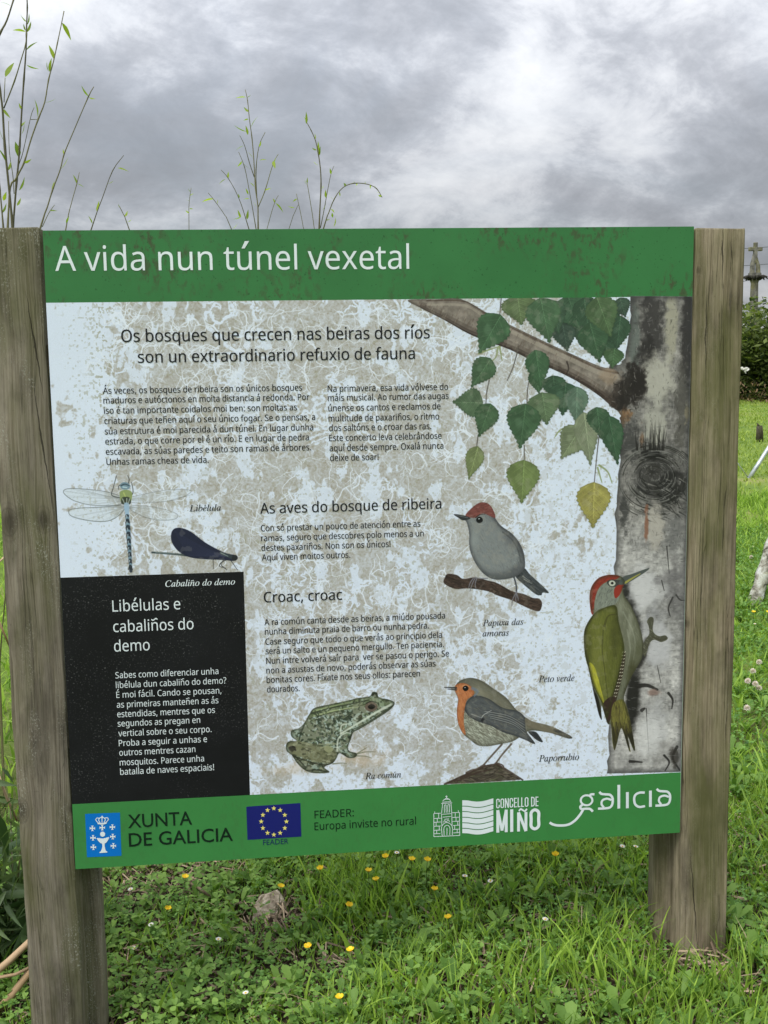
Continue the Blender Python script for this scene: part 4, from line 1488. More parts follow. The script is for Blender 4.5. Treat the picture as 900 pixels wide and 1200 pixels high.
def specks(mat):
    """dust specks over the black field"""
    n = mat.node_tree
    N, L = n.nodes, n.links
    p = N['Principled BSDF']
    src = p.inputs['Base Color'].links[0].from_socket
    tc = N.new('ShaderNodeTexCoord')
    a = N.new('ShaderNodeTexNoise')
    a.inputs['Scale'].default_value = 260
    b = N.new('ShaderNodeTexNoise')
    b.inputs['Scale'].default_value = 9
    b.inputs['Detail'].default_value = 5
    r1, r2 = N.new('ShaderNodeValToRGB'), N.new('ShaderNodeValToRGB')
    r1.color_ramp.elements[0].position, r1.color_ramp.elements[1].position = .60, .74
    r2.color_ramp.elements[0].position, r2.color_ramp.elements[1].position = .45, .75
    mm = N.new('ShaderNodeMath')
    mm.operation = 'MULTIPLY'
    mx = N.new('ShaderNodeMixRGB')
    mx.inputs[2].default_value = (.16, .165, .165, 1)
    L.new(tc.outputs['Object'], a.inputs['Vector'])
    L.new(tc.outputs['Object'], b.inputs['Vector'])
    L.new(a.outputs['Fac'], r1.inputs[0])
    L.new(b.outputs['Fac'], r2.inputs[0])
    L.new(r1.outputs[0], mm.inputs[0])
    L.new(r2.outputs[0], mm.inputs[1])
    L.new(mm.outputs[0], mx.inputs[0])
    L.new(src, mx.inputs[1])
    L.new(mx.outputs[0], p.inputs['Base Color'])


specks(m_black)

# the painted sheet becomes an in-memory texture for the printed white field and the pictures on it
img = bpy.data.images.new('panel_print', CW, CW, alpha=False)
buf = np.ones((CW, CW, 4), np.float32)
buf[..., :3] = np.clip(CAN, 0, 1)[::-1]
img.pixels.foreach_set(buf.ravel())
img.update()
img.pack()
n = NT('printed_sheet')
ti = n.N.new('ShaderNodeTexImage')
ti.image = img
ti.interpolation = 'Linear'
n.L.new(n.tc('UV'), ti.inputs[0])
cgrain = n.ramp(n.noise(n.tc(), 420, 2, .5), [(.3, .96), (.7, 1.04)])
n.base(n.mix(1.0, n.mix(1.0, ti.outputs[0], cgrain, 'MULTIPLY'), (PK, PK, PK), 'MULTIPLY'), .5)
m_print = n.m


def sheet(name, pts, off, mat, parent=None):
    """flat printed shape lying on the panel; pts in panel metres"""
    pts = np.asarray(pts)
    tris = geometry.tessellate_polygon([[Vector((p[0], p[1], 0)) for p in pts]])
    V = [wb(p[0], p[1], off) for p in pts]
    F = []
    for t in tris:
        a, b, c = (Vector(V[i]) for i in t)
        nrm = (b - a).cross(c - a)
        if nrm.length < 1e-10:
            continue
        F.append(t if nrm.y < 0 else t[::-1])
    me = bpy.data.meshes.new(name)
    me.from_pydata(V, [], F)
    uv = me.uv_layers.new(name='UVMap')
    q = (pts * KPX + 10) / CW
    for lp in me.loops:
        uv.data[lp.index].uv = (q[lp.vertex_index][0], 1 - q[lp.vertex_index][1])
    return link(name, me, parent or panel, mat)


HB = B([[54, 355], [811.3, 347.5]])           # lower edge of the header band
FT = B([[84.6, 942.5], [797.6, 905]])         # upper edge of the footer band
sheet('header_band', [TL, TR, HB[1], HB[0]], .0004, m_green)
sheet('footer_band', [FT[0], FT[1], BR, BL], .0004, m_green2)
BX = B([[71, 677], [285.5, 670], [293, 931.7], [84.6, 942.5]])
wf = sheet('white_field', [HB[0], HB[1], FT[1], [BX[2][0], BX[2][1]], BX[1], BX[0]], .0004, m_print)
sheet('black_box', BX, .0004, m_black)


def inside(poly_px, smooth=True):
    return B(smooth_closed(poly_px, 3) if smooth else poly_px)


sheet('birch_trunk_picture', B(OUT['trunk']), .0006, m_print)
sheet('branch_picture', inside(OUT['branch']), .00065, m_print)
for k, lo in enumerate(LEAF_OUT):
    q = B(lo)
    lim = HB[0][1] + (HB[1][1] - HB[0][1]) * .8 + .001
    q[:, 1] = np.maximum(q[:, 1], lim)
    sheet('leaf_picture', q, .0007 + k * .00002, m_print)
sheet('blackcap_picture', inside(OUT['blackcap']), .0008, m_print)
sheet('perch_picture', inside(OUT['perch']), .0007, m_print)
sheet('robin_picture', inside(OUT['robin']), .0008, m_print)
sheet('mound_picture', B([[612, 913.4] if i == len(OUT['mound']) else p for i, p in enumerate(OUT['mound'] + [[523, 918]])][:-1]), .0006, m_print)
sheet('woodpecker_picture', inside(OUT['woodpecker']), .0009, m_print)
sheet('frog_picture', inside(OUT['frog']), .0008, m_print)
sheet('damselfly_picture', inside(OUT['damselfly']), .0008, m_print)
sheet('dragonfly_picture', inside(zd([(52, 135), (65, 116), (130, 116), (230, 128), (285, 150), (260, 120), (275, 62), (322, 62), (345, 120), (340, 150), (470, 124), (590, 124), (600, 140), (500, 170), (530, 225), (510, 250), (390, 238), (345, 215), (338, 300), (345, 460), (322, 460), (310, 300), (300, 215), (250, 252), (180, 256), (90, 238), (72, 210), (110, 197), (90, 165)])), .0007, m_print)


# ---- lettering -----------------------------------------------------
import os
_fp = os.path.join(bpy.utils.resource_path('LOCAL'), 'datafiles', 'fonts', 'NotoSansMath-Regular.woff2')     # shipped with Blender
try:
    HUMANIST = bpy.data.fonts.load(_fp) if os.path.exists(_fp) else None
except Exception:
    HUMANIST = None
DIA = {'á': ('a', 1), 'é': ('e', 1), 'í': ('i', 1), 'ó': ('o', 1), 'ú': ('u', 1), 'ñ': ('n', 2), 'Á': ('A', 3), 'É': ('E', 3), 'Ñ': ('N', 4)}
_gcache = {}


def raw_text(txt, font, shear=0.0, offset=0.0):
    key = (txt, font, shear, offset)
    if key in _gcache:
        return _gcache[key]
    cu = bpy.data.curves.new('t', 'FONT')
    cu.body = txt
    if font == 'humanist' and HUMANIST is not None:
        cu.font = HUMANIST
    cu.size = 1.0
    cu.shear = shear
    cu.offset = offset
    cu.resolution_u = 3
    cu.fill_mode = 'FRONT'
    ob = bpy.data.objects.new('t', cu)
    COL.objects.link(ob)
    dg = bpy.context.evaluated_depsgraph_get()
    me = bpy.data.meshes.new_from_object(ob.evaluated_get(dg))
    V = np.array([v.co[:2] for v in me.vertices]).reshape(-1, 2)
    F = [tuple(p.vertices) for p in me.polygons]
    bpy.data.objects.remove(ob)
    bpy.data.curves.remove(cu)
    bpy.data.meshes.remove(me)
    _gcache[key] = (V, F)
    return V, F


def ital(c):
    if c == 'h':
        return '\u210e'
    if 'a' <= c <= 'z':
        return chr(0x1d44e + ord(c) - 97)
    if 'A' <= c <= 'Z':
        return chr(0x1d434 + ord(c) - 65)
    return c


def glyph_mesh(txt, shear=0.0, offset=0.0, font='humanist'):
    if font != 'plain':
        offset = 0.0
    if font == 'plain' or (font == 'humanist' and HUMANIST is None):
        return raw_text(txt, 'plain', shear, offset)
    conv = ital if font == 'italic' else (lambda c: c)
    f = 'plain' if font == 'italic' else font
    plain = ''.join(conv(DIA[c][0] if c in DIA else c) if not (font == 'italic' and c == 'í') else conv('i') for c in txt)
    V, F = raw_text(plain, f, 0, offset)
    V, F = V.copy(), list(F)
    xh = raw_text(conv('x'), f)[0][:, 1].max()
    ch = raw_text(conv('E'), f)[0][:, 1].max()
    n0 = len(V)
    for i, c in enumerate(txt):
        if c not in DIA:
            continue
        g = raw_text(plain[i], f, 0, offset)[0]
        w = g[:, 0].max() - g[:, 0].min()
        right = raw_text(plain[:i + 1], f, 0, offset)[0][:, 0].max()
        cx = right - w / 2 + (.03 if font == 'italic' else 0)
        kind = DIA[c][1]
        if c == 'í':          # take the dot off the i
            drop = {j for j in range(n0) if V[j, 1] > xh * 1.04 and right - w - .02 < V[j, 0] < right + .02}
            F = [f_ for f_ in F if not any(j in drop for j in f_)]
        y = (xh if kind in (1, 2) else ch) + .06
        b = len(V)
        if kind in (1, 3):
            A_ = np.array([[cx - .055, y], [cx + .01, y], [cx + .11, y + .145], [cx + .02, y + .145]])
            V = np.vstack([V, A_])
            F.append((b, b + 1, b + 2, b + 3))
        else:
            u = np.linspace(-1, 1, 9)
            mid = y + .06 + .035 * np.sin(u * math.pi)
            A_ = np.array([[cx + .15 * a_, m_ + s_] for a_, m_ in zip(u, mid) for s_ in (-.028, .028)])
            V = np.vstack([V, A_])
            for k in range(8):
                F.append((b + 2 * k, b + 2 * k + 2, b + 2 * k + 3, b + 2 * k + 1))
    return V, F


def lettering(name, lines, mat, parent=None, off=.0012, shear=0.0, offset=0.0, label=None, font='humanist', words=False):
    WB = []
    caph = glyph_mesh('H', font='plain' if font == 'plain' else 'humanist')[0][:, 1].max() if font != 'italic' else glyph_mesh('L', font='italic')[0][:, 1].max()
    """lines: (text, left px, baseline px, right px, cap height px)"""
    V, F = [], []
    for txt, xl, yl, xr, cap in lines:
        gv, gf = glyph_mesh(txt, shear, offset, font)
        a = B([[xl, yl], [xl, yl - cap]])
        # right end on the same panel height
        bx = a[0, 0] + .3
        for _ in range(8):
            t = B([[xr, yl]])[0]
            p = np.array([t[0], a[0, 1]])
            # iterate the pixel row so that the right end lies on the baseline
            lo_, hi_ = yl - 80, yl + 80
            for _ in range(24):
                m = (lo_ + hi_) / 2
                if B([[xr, m]])[0][1] > a[0, 1]:
                    hi_ = m
                else:
                    lo_ = m
            bx = B([[xr, m]])[0][0]
            break
        sx = (bx - a[0, 0]) / (gv[:, 0].max() - gv[:, 0].min())
        sy = (a[0, 1] - a[1, 1]) / caph
        x = a[0, 0] + (gv[:, 0] - gv[:, 0].min()) * sx
        y = a[0, 1] - gv[:, 1] * sy
        base = len(V)
        if words:
            ws = txt.split(' ')
            for q in range(len(ws)):
                pre = ' '.join(ws[:q + 1])
                xr_ = glyph_mesh(pre, shear, offset, font)[0][:, 0].max() - gv[:, 0].min()
                WB.append((wb(a[0, 0] + xr_ * sx + .004, 0)[0], wb(0, a[0, 1] + .35 * (a[0, 1] - a[1, 1]))[2], wb(0, a[0, 1] - 1.6 * (a[0, 1] - a[1, 1]))[2]))
        # a firm weight: two impressions a hair apart
        for q_, sh in enumerate((-.5, .5) if offset and font != 'plain' else (0,)):
            b2 = len(V)
            V += [wb(p + sh * offset * sx, q, off + q_ * .00004) for p, q in zip(x, y)]
            F += [tuple(i + b2 for i in f) for f in gf]
    groups = {0: F}
    if words:
        groups = {}
        for f in F:
            xm = sum(V[i][0] for i in f) / len(f)
            zm = sum(V[i][2] for i in f) / len(f)
            k = next((q for q, (x1, z0, z1) in enumerate(WB) if xm <= x1 and z0 <= zm <= z1), len(WB) - 1)
            groups.setdefault(k, []).append(f)
    o = None
    for k in sorted(groups):
        fs = groups[k]
        idx = sorted({i for f in fs for i in f})
        rm_ = {j: i for i, j in enumerate(idx)}
        me = bpy.data.meshes.new(name)
        me.from_pydata([V[j] for j in idx], [], [tuple(rm_[j] for j in f) for f in fs])
        bm = bmesh.new()
        bm.from_mesh(me)
        for f in bm.faces:
            f.normal_update()
            if f.normal.y > 0:
                f.normal_flip()
        bm.to_mesh(me)
        bm.free()
        o = link(name, me, parent or panel, mat)
        if label:
            o['label'] = label
    return o


lettering('title_word', [('A vida nun túnel vexetal', 65, 317.6, 479.5, 29)], m_wtext, words=True)
lettering('heading_word', [('Os bosques que crecen nas beiras dos ríos', 142.5, 401, 503.5, 14.5), ('son un extraordinario refuxio de fauna', 162, 425.3, 486, 14)], m_text, offset=.010, words=True)
lettering('paragraph_lettering', [
    ('Ás veces, os bosques de ribeira son os únicos bosques', 120.8, 461.6, 354, 7.5),
    ('maduros e autóctonos en moita distancia á redonda. Por', 121.4, 473, 362.5, 7.5),
    ('iso é tan importante coidalos moi ben: son moitas as', 122, 485, 348, 7.5),
    ('criaturas que teñen aquí o seu único fogar. Se o pensas, a', 122.5, 497, 369.3, 7.5),
    ('súa estrutura é moi parecida á dun túnel. En lugar dunha', 123, 509.2, 367, 7.5),
    ('estrada, o que corre por el é un río. E en lugar de pedra', 123.6, 521, 362, 7.5),
    ('escavada, as súas paredes e teito son ramas de árbores.', 124.2, 533, 364.5, 7.5),
    ('Unhas ramas cheas de vida.', 125, 545, 244.5, 7.5)], m_text, offset=.010)
lettering('paragraph_lettering', [
    ('Na primavera, esa vida vólvese do', 384, 459.2, 525, 7.5),
    ('máis musical. Ao rumor das augas', 384.3, 470, 525.6, 7.5),
    ('únense os cantos e reclamos de', 384.8, 482, 516, 7.5),
    ('multitude de paxariños, o ritmo', 385, 494, 514.5, 7.5),
    ('dos saltóns e o croar das ras.', 385.6, 505.3, 505.3, 7.5),
    ('Este concerto leva celebrándose', 385.8, 517, 517.3, 7.5),
    ('aquí desde sempre. Oxalá nunca', 386.2, 528.8, 519.5, 7.5),
    ('deixe de soar!', 386.8, 540.3, 443.5, 7.5)], m_text, offset=.010)
lettering('heading_word', [('As aves do bosque de ribeira', 305, 602, 517, 12.5)], m_text, offset=.010, words=True)
lettering('paragraph_lettering', [
    ('Con só prestar un pouco de atención entre as', 305.8, 622.6, 492.5, 7.3),
    ('ramas, seguro que descobres polo menos a un', 306, 634.2, 496.4, 7.3),
    ('destes paxariños. Non son os únicos!', 306.5, 645.6, 457.5, 7.3),
    ('Aquí viven moitos outros.', 307, 656.8, 410.3, 7.3)], m_text, offset=.010)
lettering('heading_word', [('Croac, croac', 309.4, 706, 400.8, 12.3)], m_text, offset=.010, words=True)
lettering('paragraph_lettering', [
    ('A ra común canta desde as beiras, a miúdo pousada', 310, 732.7, 521.4, 7.3),
    ('nunha diminuta praia de barro ou nunha pedra.', 310.5, 743.8, 502.5, 7.3),
    ('Case seguro que todo o que verás ao principio dela', 311, 755.5, 517.8, 7.3),
    ('será un salto e un pequeno mergullo. Ten paciencia.', 311.4, 766.6, 520, 7.3),
    ('Nun intre volverá saír para  ver se pasou o perigo. Se', 312, 778, 526, 7.3),
    ('non a asustas de novo, poderás observar as súas', 312.2, 789.2, 510.3, 7.3),
    ('bonitas cores. Fíxate nos seus ollos: parecen', 312.5, 800.3, 492, 7.3),
    ('dourados.', 313, 811.4, 351, 7.3)], m_text, offset=.010)
lettering('heading_word', [('Libélulas e', 132, 716.8, 211.5, 13.2), ('cabaliños do', 133, 740.8, 227, 13.2), ('demo', 134, 763.6, 175.7, 13.2)], m_wtext, label='white heading on the black box', words=True)
bx_lines = ['Sabes como diferenciar unha', 'libélula dun cabaliño do demo?', 'É moi fácil. Cando se pousan,', 'as primeiras manteñen as ás', 'estendidas, mentres que os', 'segundos as pregan en',
            'vertical sobre o seu corpo.', 'Proba a seguir a unhas e', 'outros mentres cazan', 'mosquitos. Parece unha', 'batalla de naves espaciais!']
bl = [506, 549, 592, 635, 677, 718, 761, 804, 846, 889, 930]
lx = [283, 285, 287, 289, 291, 293, 296, 298, 300, 302, 304]
rx = [735, 770, 748, 735, 720, 655, 705, 685, 634, 672, 716]
lettering('paragraph_lettering', [(t, 60 + a / 3.75, 660 + b / 3.75, 60 + c / 3.75, 7.3) for t, a, b, c in zip(bx_lines, lx, bl, rx)], m_wtext, label='white paragraph on the black box')
for t, L in [('w', [('Cabaliño do demo', 193.9, 687.7, 275.5, 7.3)]), ('k', [('Libélula', 222, 599.3, 258.8, 7.3)]), ('k', [('Ra común', 428, 913, 469.8, 7.3)]),
             ('k', [('Papuxa das', 565.6, 733.7, 613, 7.3), ('amoras', 565.4, 745.8, 596.2, 7.3)]), ('k', [('Peto verde', 631, 799.6, 673, 7.6)]), ('k', [('Paporrubio', 631.2, 892.6, 678.4, 7.6)])]:
    lettering('caption_lettering', L, m_wtext if t == 'w' else m_text, font='italic', offset=.010)


# ---- logos ----------------------------------------------------------
class Art:
    """flat logo artwork collected into one mesh; later pieces lie a hair in front of earlier ones"""
    def __init__(self, off):
        self.V, self.F, self.off = [], [], off

    def poly(self, pts):
        q = B(pts)
        tris = geometry.tessellate_polygon([[Vector((p[0], p[1], 0)) for p in q]])
        b = len(self.V)
        self.V += [wb(p[0], p[1], self.off) for p in q]
        for t in tris:
            a, c, d = (Vector(self.V[b + i]) for i in t)
            nr = (c - a).cross(d - a)
            if nr.length > 1e-12:
                self.F.append(tuple(b + i for i in (t if nr.y < 0 else t[::-1])))
        self.off += .000012

    def line(self, pts, w, smooth=True, closed=False, w1=None):
        p = np.asarray(pts, float)
        if smooth and len(p) > 2:
            p = smooth_closed(p, 4) if closed else smooth_open(p, 5)
        q = B(p)
        if closed:
            q = np.vstack([q, q[:1]])
        hw = w * .00196 / 2
        n_ = len(q)
        b = len(self.V)
        for i in range(n_):
            if closed:
                d = q[(i + 1) % (n_ - 1)] - q[(i - 1) % (n_ - 1)]
            else:
                d = q[min(i + 1, n_ - 1)] - q[max(i - 1, 0)]
            d = d / (np.hypot(*d) + 1e-9)
            k = hw if w1 is None else hw + (w1 * .00098 - hw) * i / (n_ - 1)
            nn = np.array([-d[1], d[0]]) * k
            self.V.append(wb(*(q[i] + nn), self.off))
            self.V.append(wb(*(q[i] - nn), self.off))
        for i in range(n_ - 1):
            f = (b + 2 * i, b + 2 * i + 1, b + 2 * i + 3, b + 2 * i + 2)
            a, c, d = (Vector(self.V[j]) for j in f[:3])
            self.F.append(f if (c - a).cross(d - a).y < 0 else f[::-1])
        self.off += .000012

    def done(self, name, mat, parent=None, label=None):
        me = bpy.data.meshes.new(name)
        me.from_pydata(self.V, [], self.F)
        o = link(name, me, parent or panel, mat)
        if label:
            o['label'] = label
        return o


ze = Z(80, 940, 9)
sheet('emblem_field', B(ze([(178, 124), (545, 110), (561, 565), (198, 580)])), .0008, m_blue)
A = Art(.0011)
for cx, cy in [(255, 275), (359, 268), (466, 262), (262, 375), (470, 362), (266, 474), (476, 459)]:
    a = 9
    for dx, dy in ((1, 0), (-1, 0), (0, 1), (0, -1)):
        A.poly(ze([(cx, cy), (cx + dx * 30 - dy * 13, cy + dy * 30 - dx * 13), (cx + dx * 27, cy + dy * 27), (cx + dx * 30 + dy * 13, cy + dy * 30 + dx * 13)]))
    A.poly(ze([(cx - a, cy - a), (cx + a, cy - a), (cx + a, cy + a), (cx - a, cy + a)]))
A.poly(ze([(363 + 27 * math.cos(t), 336 + 27 * math.sin(t)) for t in np.linspace(0, 6.1, 16)]))
A.poly(smooth_closed(ze([(304, 376), (366, 382), (428, 368), (424, 392), (402, 424), (386, 434), (386, 470), (398, 510), (416, 526), (372, 532), (328, 532), (346, 512), (360, 470), (356, 436), (338, 428), (312, 400)]), 3))
A.line(ze([(310, 218), (357, 223), (404, 214)]), 1.2)
A.line(ze([(310, 226), (357, 231), (404, 222)]), .9)
for P in ([(312, 214), (292, 185), (305, 165), (335, 172)], [(336, 216), (322, 185), (338, 162), (357, 160)], [(357, 214), (357, 160)], [(378, 214), (392, 182), (375, 162), (357, 160)], [(402, 210), (424, 180), (410, 162), (380, 168)], [(357, 142), (357, 160)], [(348, 150), (366, 150)]):
    A.line(ze(P), 1.0)
A.done('emblem_artwork', m_wtext)
lettering('logo_lettering', [('XUNTA', 150.3, 970.2, 225.3, 15.5), ('DE GALICIA', 151.4, 992, 273, 15.5)], m_gtext, offset=.006, font='plain')
sheet('flag_field', B([(288.6, 945.3), (352, 941), (353.2, 980.3), (290, 984.2)]), .0008, m_navy)
A = Art(.0011)
for k in range(12):
    t = k * math.pi / 6
    cx, cy = 320.9 + 14.8 * math.cos(t), 962.6 + 15.4 * math.sin(t)
    A.poly([(cx + (3.0 if j % 2 == 0 else 1.25) * math.cos(j * math.pi / 5 - math.pi / 2), cy + (3.0 if j % 2 == 0 else 1.25) * math.sin(j * math.pi / 5 - math.pi / 2)) for j in range(10)])
A.done('flag_stars', m_yel)
m_fea = m_flat('flag_caption_ink', (22, 44, 86), .08, .5, k=.9)
lettering('logo_lettering', [('FEADER', 308.4, 990.3, 338, 6.2)], m_fea, font='plain')
lettering('logo_lettering', [('FEADER:', 368.6, 959, 414.6, 9), ('Europa inviste no rural', 368.6, 972.8, 487.4, 9)], m_gtext)

# church tower line drawing
zt2 = Z(500, 920, 6)
A = Art(.0009)
for P in ([(50, 362), (232, 354)], [(50, 200), (50, 362)], [(230, 192), (232, 354)], [(50, 200), (100, 197)], [(178, 194), (230, 192)],
          [(50, 235), (104, 232)], [(176, 228), (230, 225)], [(50, 262), (100, 259)], [(180, 256), (230, 253)], [(50, 290), (98, 287)], [(184, 284), (231, 281)], [(50, 318), (96, 315)], [(186, 312), (231, 309)], [(50, 342), (96, 340)], [(186, 336), (231, 333)],
          [(74, 235), (74, 262)], [(88, 290), (88, 318)], [(70, 318), (70, 342)], [(84, 200), (84, 233)], [(66, 262), (66, 290)], [(206, 226), (206, 254)], [(196, 284), (196, 310)], [(214, 310), (214, 334)], [(200, 194), (200, 226)], [(218, 254), (218, 282)],
          [(104, 200), (106, 285)], [(176, 196), (178, 282)], [(108, 355), (106, 290), (140, 262), (178, 288), (180, 352)], [(122, 354), (122, 300), (142, 282), (162, 298), (162, 352)],
          [(104, 198), (112, 130)], [(170, 128), (176, 196)], [(102, 130), (178, 124)], [(108, 120), (172, 115)], [(124, 195), (124, 145), (132, 138), (136, 145), (136, 194)], [(148, 193), (148, 143), (156, 136), (160, 143), (160, 192)],
          [(112, 112), (140, 92), (168, 108)], [(120, 100), (160, 98)], [(140, 92), (138, 72)], [(132, 80), (146, 79)], [(108, 205), (172, 200)], [(112, 225), (168, 220)], [(56, 200), (56, 185)], [(222, 192), (222, 177)], [(142, 300), (142, 352)], [(124, 240), (156, 236)], [(118, 262), (126, 248), (136, 258), (150, 244), (160, 256)]):
    A.line(zt2(P), .75, smooth=len(P) > 2)
A.done('tower_artwork', m_wtext)
A = Art(.0009)
tops = [110, 151, 189, 229, 268, 307, 344]
for k in range(6):
    xs_ = np.linspace(250, 468, 26)
    wave = lambda x: 11 * math.sin((x - 250) / 218 * 2 * math.pi * 1.05 - .2 - math.pi / 2 * .0) * (1) - .062 * (x - 250)
    up_ = [(x, tops[k] + (3 if k else 0) - wave(x) * -1 + (0)) for x in xs_]
    up_ = [(x, tops[k] + (3 if k else 0) + 12 * math.sin((x - 290) / 155 * math.pi) * (1 if x > 290 else .4) - .055 * (x - 250)) for x in xs_]
    lo_ = [(x, tops[k + 1] - 3 + 12 * math.sin((x - 290) / 155 * math.pi) * (1 if x > 290 else .4) - .055 * (x - 250)) for x in xs_]
    A.poly(zt2(up_ + lo_[::-1]))
A.done('wave_artwork', m_wtext)
# condensed lettering CONCELLO DE / MIÑO drawn as strokes
A = Art(.0011)


def cond(ch, x, w, yb, yt, sw):
    """condensed capital: left x, width w, baseline yb, top yt (functions of x handle the slope)"""
    s = sw / 2
    hh = yb - yt
    sl = -.055
    P = lambda u, v: (x + u * w, yb - v * hh + sl * (x + u * w - 486))
    ws = sw * .98
    pts = lambda L: zt2([P(u, v) for u, v in L])
    k = sw / 6 / 1.0
    e = (sw / 2) / w
    f = (sw / 2) / hh
    if ch in 'O':
        A.line(pts([(e, .5), (e, 1 - f * 2.6), (.5, 1 - f), (1 - e, 1 - f * 2.6), (1 - e, .5), (1 - e, f * 2.6), (.5, f), (e, f * 2.6)]), k, closed=True)
    elif ch == 'C':
        A.line(pts([(1 - e, .64), (1 - e, 1 - f * 2.4), (.5, 1 - f), (e, 1 - f * 2.4), (e, .5), (e, f * 2.4), (.5, f), (1 - e, f * 2.4), (1 - e, .36)]), k)
    elif ch == 'D':
        A.line(pts([(e, 0), (e, 1)]), k)
        A.line(pts([(e, 1 - f), (.5, 1 - f), (1 - e, 1 - f * 3), (1 - e, .5), (1 - e, f * 3), (.5, f), (e, f)]), k)
    elif ch == 'N':
        A.line(pts([(e, 0), (e, 1)]), k)
        A.line(pts([(1 - e, 0), (1 - e, 1)]), k)
        A.line(pts([(e, 1), (1 - e, 0)]), k * 1.0, smooth=False)
    elif ch == 'M':
        A.line(pts([(e, 0), (e, 1)]), k)
        A.line(pts([(1 - e, 0), (1 - e, 1)]), k)
        A.line(pts([(e, 1), (.5, .08)]), k * .9)
        A.line(pts([(1 - e, 1), (.5, .08)]), k * .9)
    elif ch == 'E':
        A.line(pts([(e, 0), (e, 1)]), k)
        for v in (f, .5, 1 - f):
            A.line(pts([(e, v), (1, v)]), k * .9)
    elif ch == 'L':
        A.line(pts([(e, 0), (e, 1)]), k)
        A.line(pts([(e, f), (1, f)]), k * .9)
    elif ch == 'I':
        A.line(pts([(.5, 0), (.5, 1)]), k)


x = 488
for ch in 'CONCELLO DE':
    if ch == ' ':
        x += 13
        continue
    wd = {'C': 25, 'O': 26, 'N': 28, 'E': 21, 'L': 20, 'D': 26}[ch]
    cond(ch, x, wd, 164, 96, 8)
    x += wd + 5.1
for ch, x, wd, yb_, yt_, sw in [('M', 488, 82, 334, 176, 23), ('I', 584, 26, 334, 176, 24), ('N', 634, 74, 334, 200, 22), ('O', 722, 76, 334, 176, 24)]:
    cond(ch, x, wd, yb_, yt_, sw)
A.line(zt2([(648, 182), (660, 168), (676, 176), (690, 182), (704, 166)]), 2.2)
A.done('logo_lettering', m_wtext, label='white condensed council lettering')
# rounded regional tourism word
zg = Z(630, 900, 5.294)
A = Art(.0009)
K = 3.1
A.line(zg([(303 + 36 * math.cos(t), 200 + 31 * math.sin(t)) for t in np.linspace(0, 2 * math.pi, 13)[:-1]]), K * .85, closed=True)
A.line(zg([(322, 168), (335, 163), (352, 163)]), K)
A.line(zg([(280, 226), (264, 240), (272, 254), (300, 252), (325, 254), (342, 270)]), K)
A.line(zg([(284, 254), (262, 290), (228, 328), (185, 352), (130, 356), (96, 350), (74, 338)]), K * 1.05)
for ax_, ay_ in ((0, 0), (356, -19)):
    A.line(zg([(382 + ax_, 148 + ay_), (396 + ax_, 160 + ay_), (420 + ax_, 163 + ay_), (448 + ax_, 166 + ay_), (464 + ax_, 186 + ay_), (463 + ax_, 222 + ay_), (448 + ax_, 244 + ay_), (415 + ax_, 250 + ay_), (374 + ax_, 252 + ay_)]), K)
    A.line(zg([(458 + ax_, 198 + ay_), (430 + ax_, 190 + ay_), (402 + ax_, 200 + ay_), (396 + ax_, 224 + ay_), (410 + ax_, 244 + ay_)]), K * .9)
A.line(zg([(503, 104), (503, 251)]), K * 1.2)
A.line(zg([(556, 149), (556, 249)]), K * 1.2)
A.line(zg([(664, 152), (630, 153), (605, 168), (598, 195), (606, 226), (630, 241), (666, 236)]), K)
A.line(zg([(699, 140), (699, 241)]), K * 1.2)
A.done('logo_lettering', m_wtext, label='rounded white lettering with a long swash')

# ------------------------------------------------------------------
# vegetation
# ------------------------------------------------------------------
def nz2(x, y, s, seed=0):
    """cheap smooth noise 0..1"""
    a = np.sin(x * s * 1.7 + seed) + np.sin(y * s * 2.1 + seed * 2.3) + np.sin((x + y) * s * 1.1 + seed * .7) + np.sin((x - y) * s * 2.9 + 1.3 * seed)
    return .5 + a / 8


def blades(name, X, Y, Hh, Wd, lean, mat, seed=1, seg=3, droop=1.0):
    r = np.random.RandomState(seed)
    n = len(X)
    Zg = ground_z(X, Y) - .005
    th = r.rand(n) * 2 * math.pi
    ld = r.rand(n) * 2 * math.pi
    ln = lean * (.3 + r.rand(n))
    ts = np.linspace(0, 1, seg + 1)
    V = np.zeros((n, 2 * seg + 1, 3), np.float32)
    for i, t in enumerate(ts):
        out = ln * Hh * t ** 2
        h = Hh * (t - .28 * droop * ln * t ** 2)
        cx = X + np.cos(ld) * out
        cy = Y + np.sin(ld) * out
        w = Wd * (1 - t ** 1.6) * .5 * (.75 + .6 * min(t * 3, 1))
        if i < seg:
            V[:, 2 * i, 0], V[:, 2 * i, 1], V[:, 2 * i, 2] = cx + np.cos(th) * w, cy + np.sin(th) * w, Zg + h
            V[:, 2 * i + 1, 0], V[:, 2 * i + 1, 1], V[:, 2 * i + 1, 2] = cx - np.cos(th) * w, cy - np.sin(th) * w, Zg + h
        else:
            V[:, 2 * i, 0], V[:, 2 * i, 1], V[:, 2 * i, 2] = cx, cy, Zg + h
    b = np.arange(n)[:, None] * (2 * seg + 1)
    Q = [b + np.array([[2 * i, 2 * i + 1, 2 * i + 3, 2 * i + 2]]) for i in range(seg - 1)]
    T = b + np.array([[2 * seg - 2, 2 * seg - 1, 2 * seg]])
    F = [np.concatenate(Q)] if Q else []
    me = np_mesh(name, V.reshape(-1, 3), F + [T], True)
    return link(name, me, None, mat)


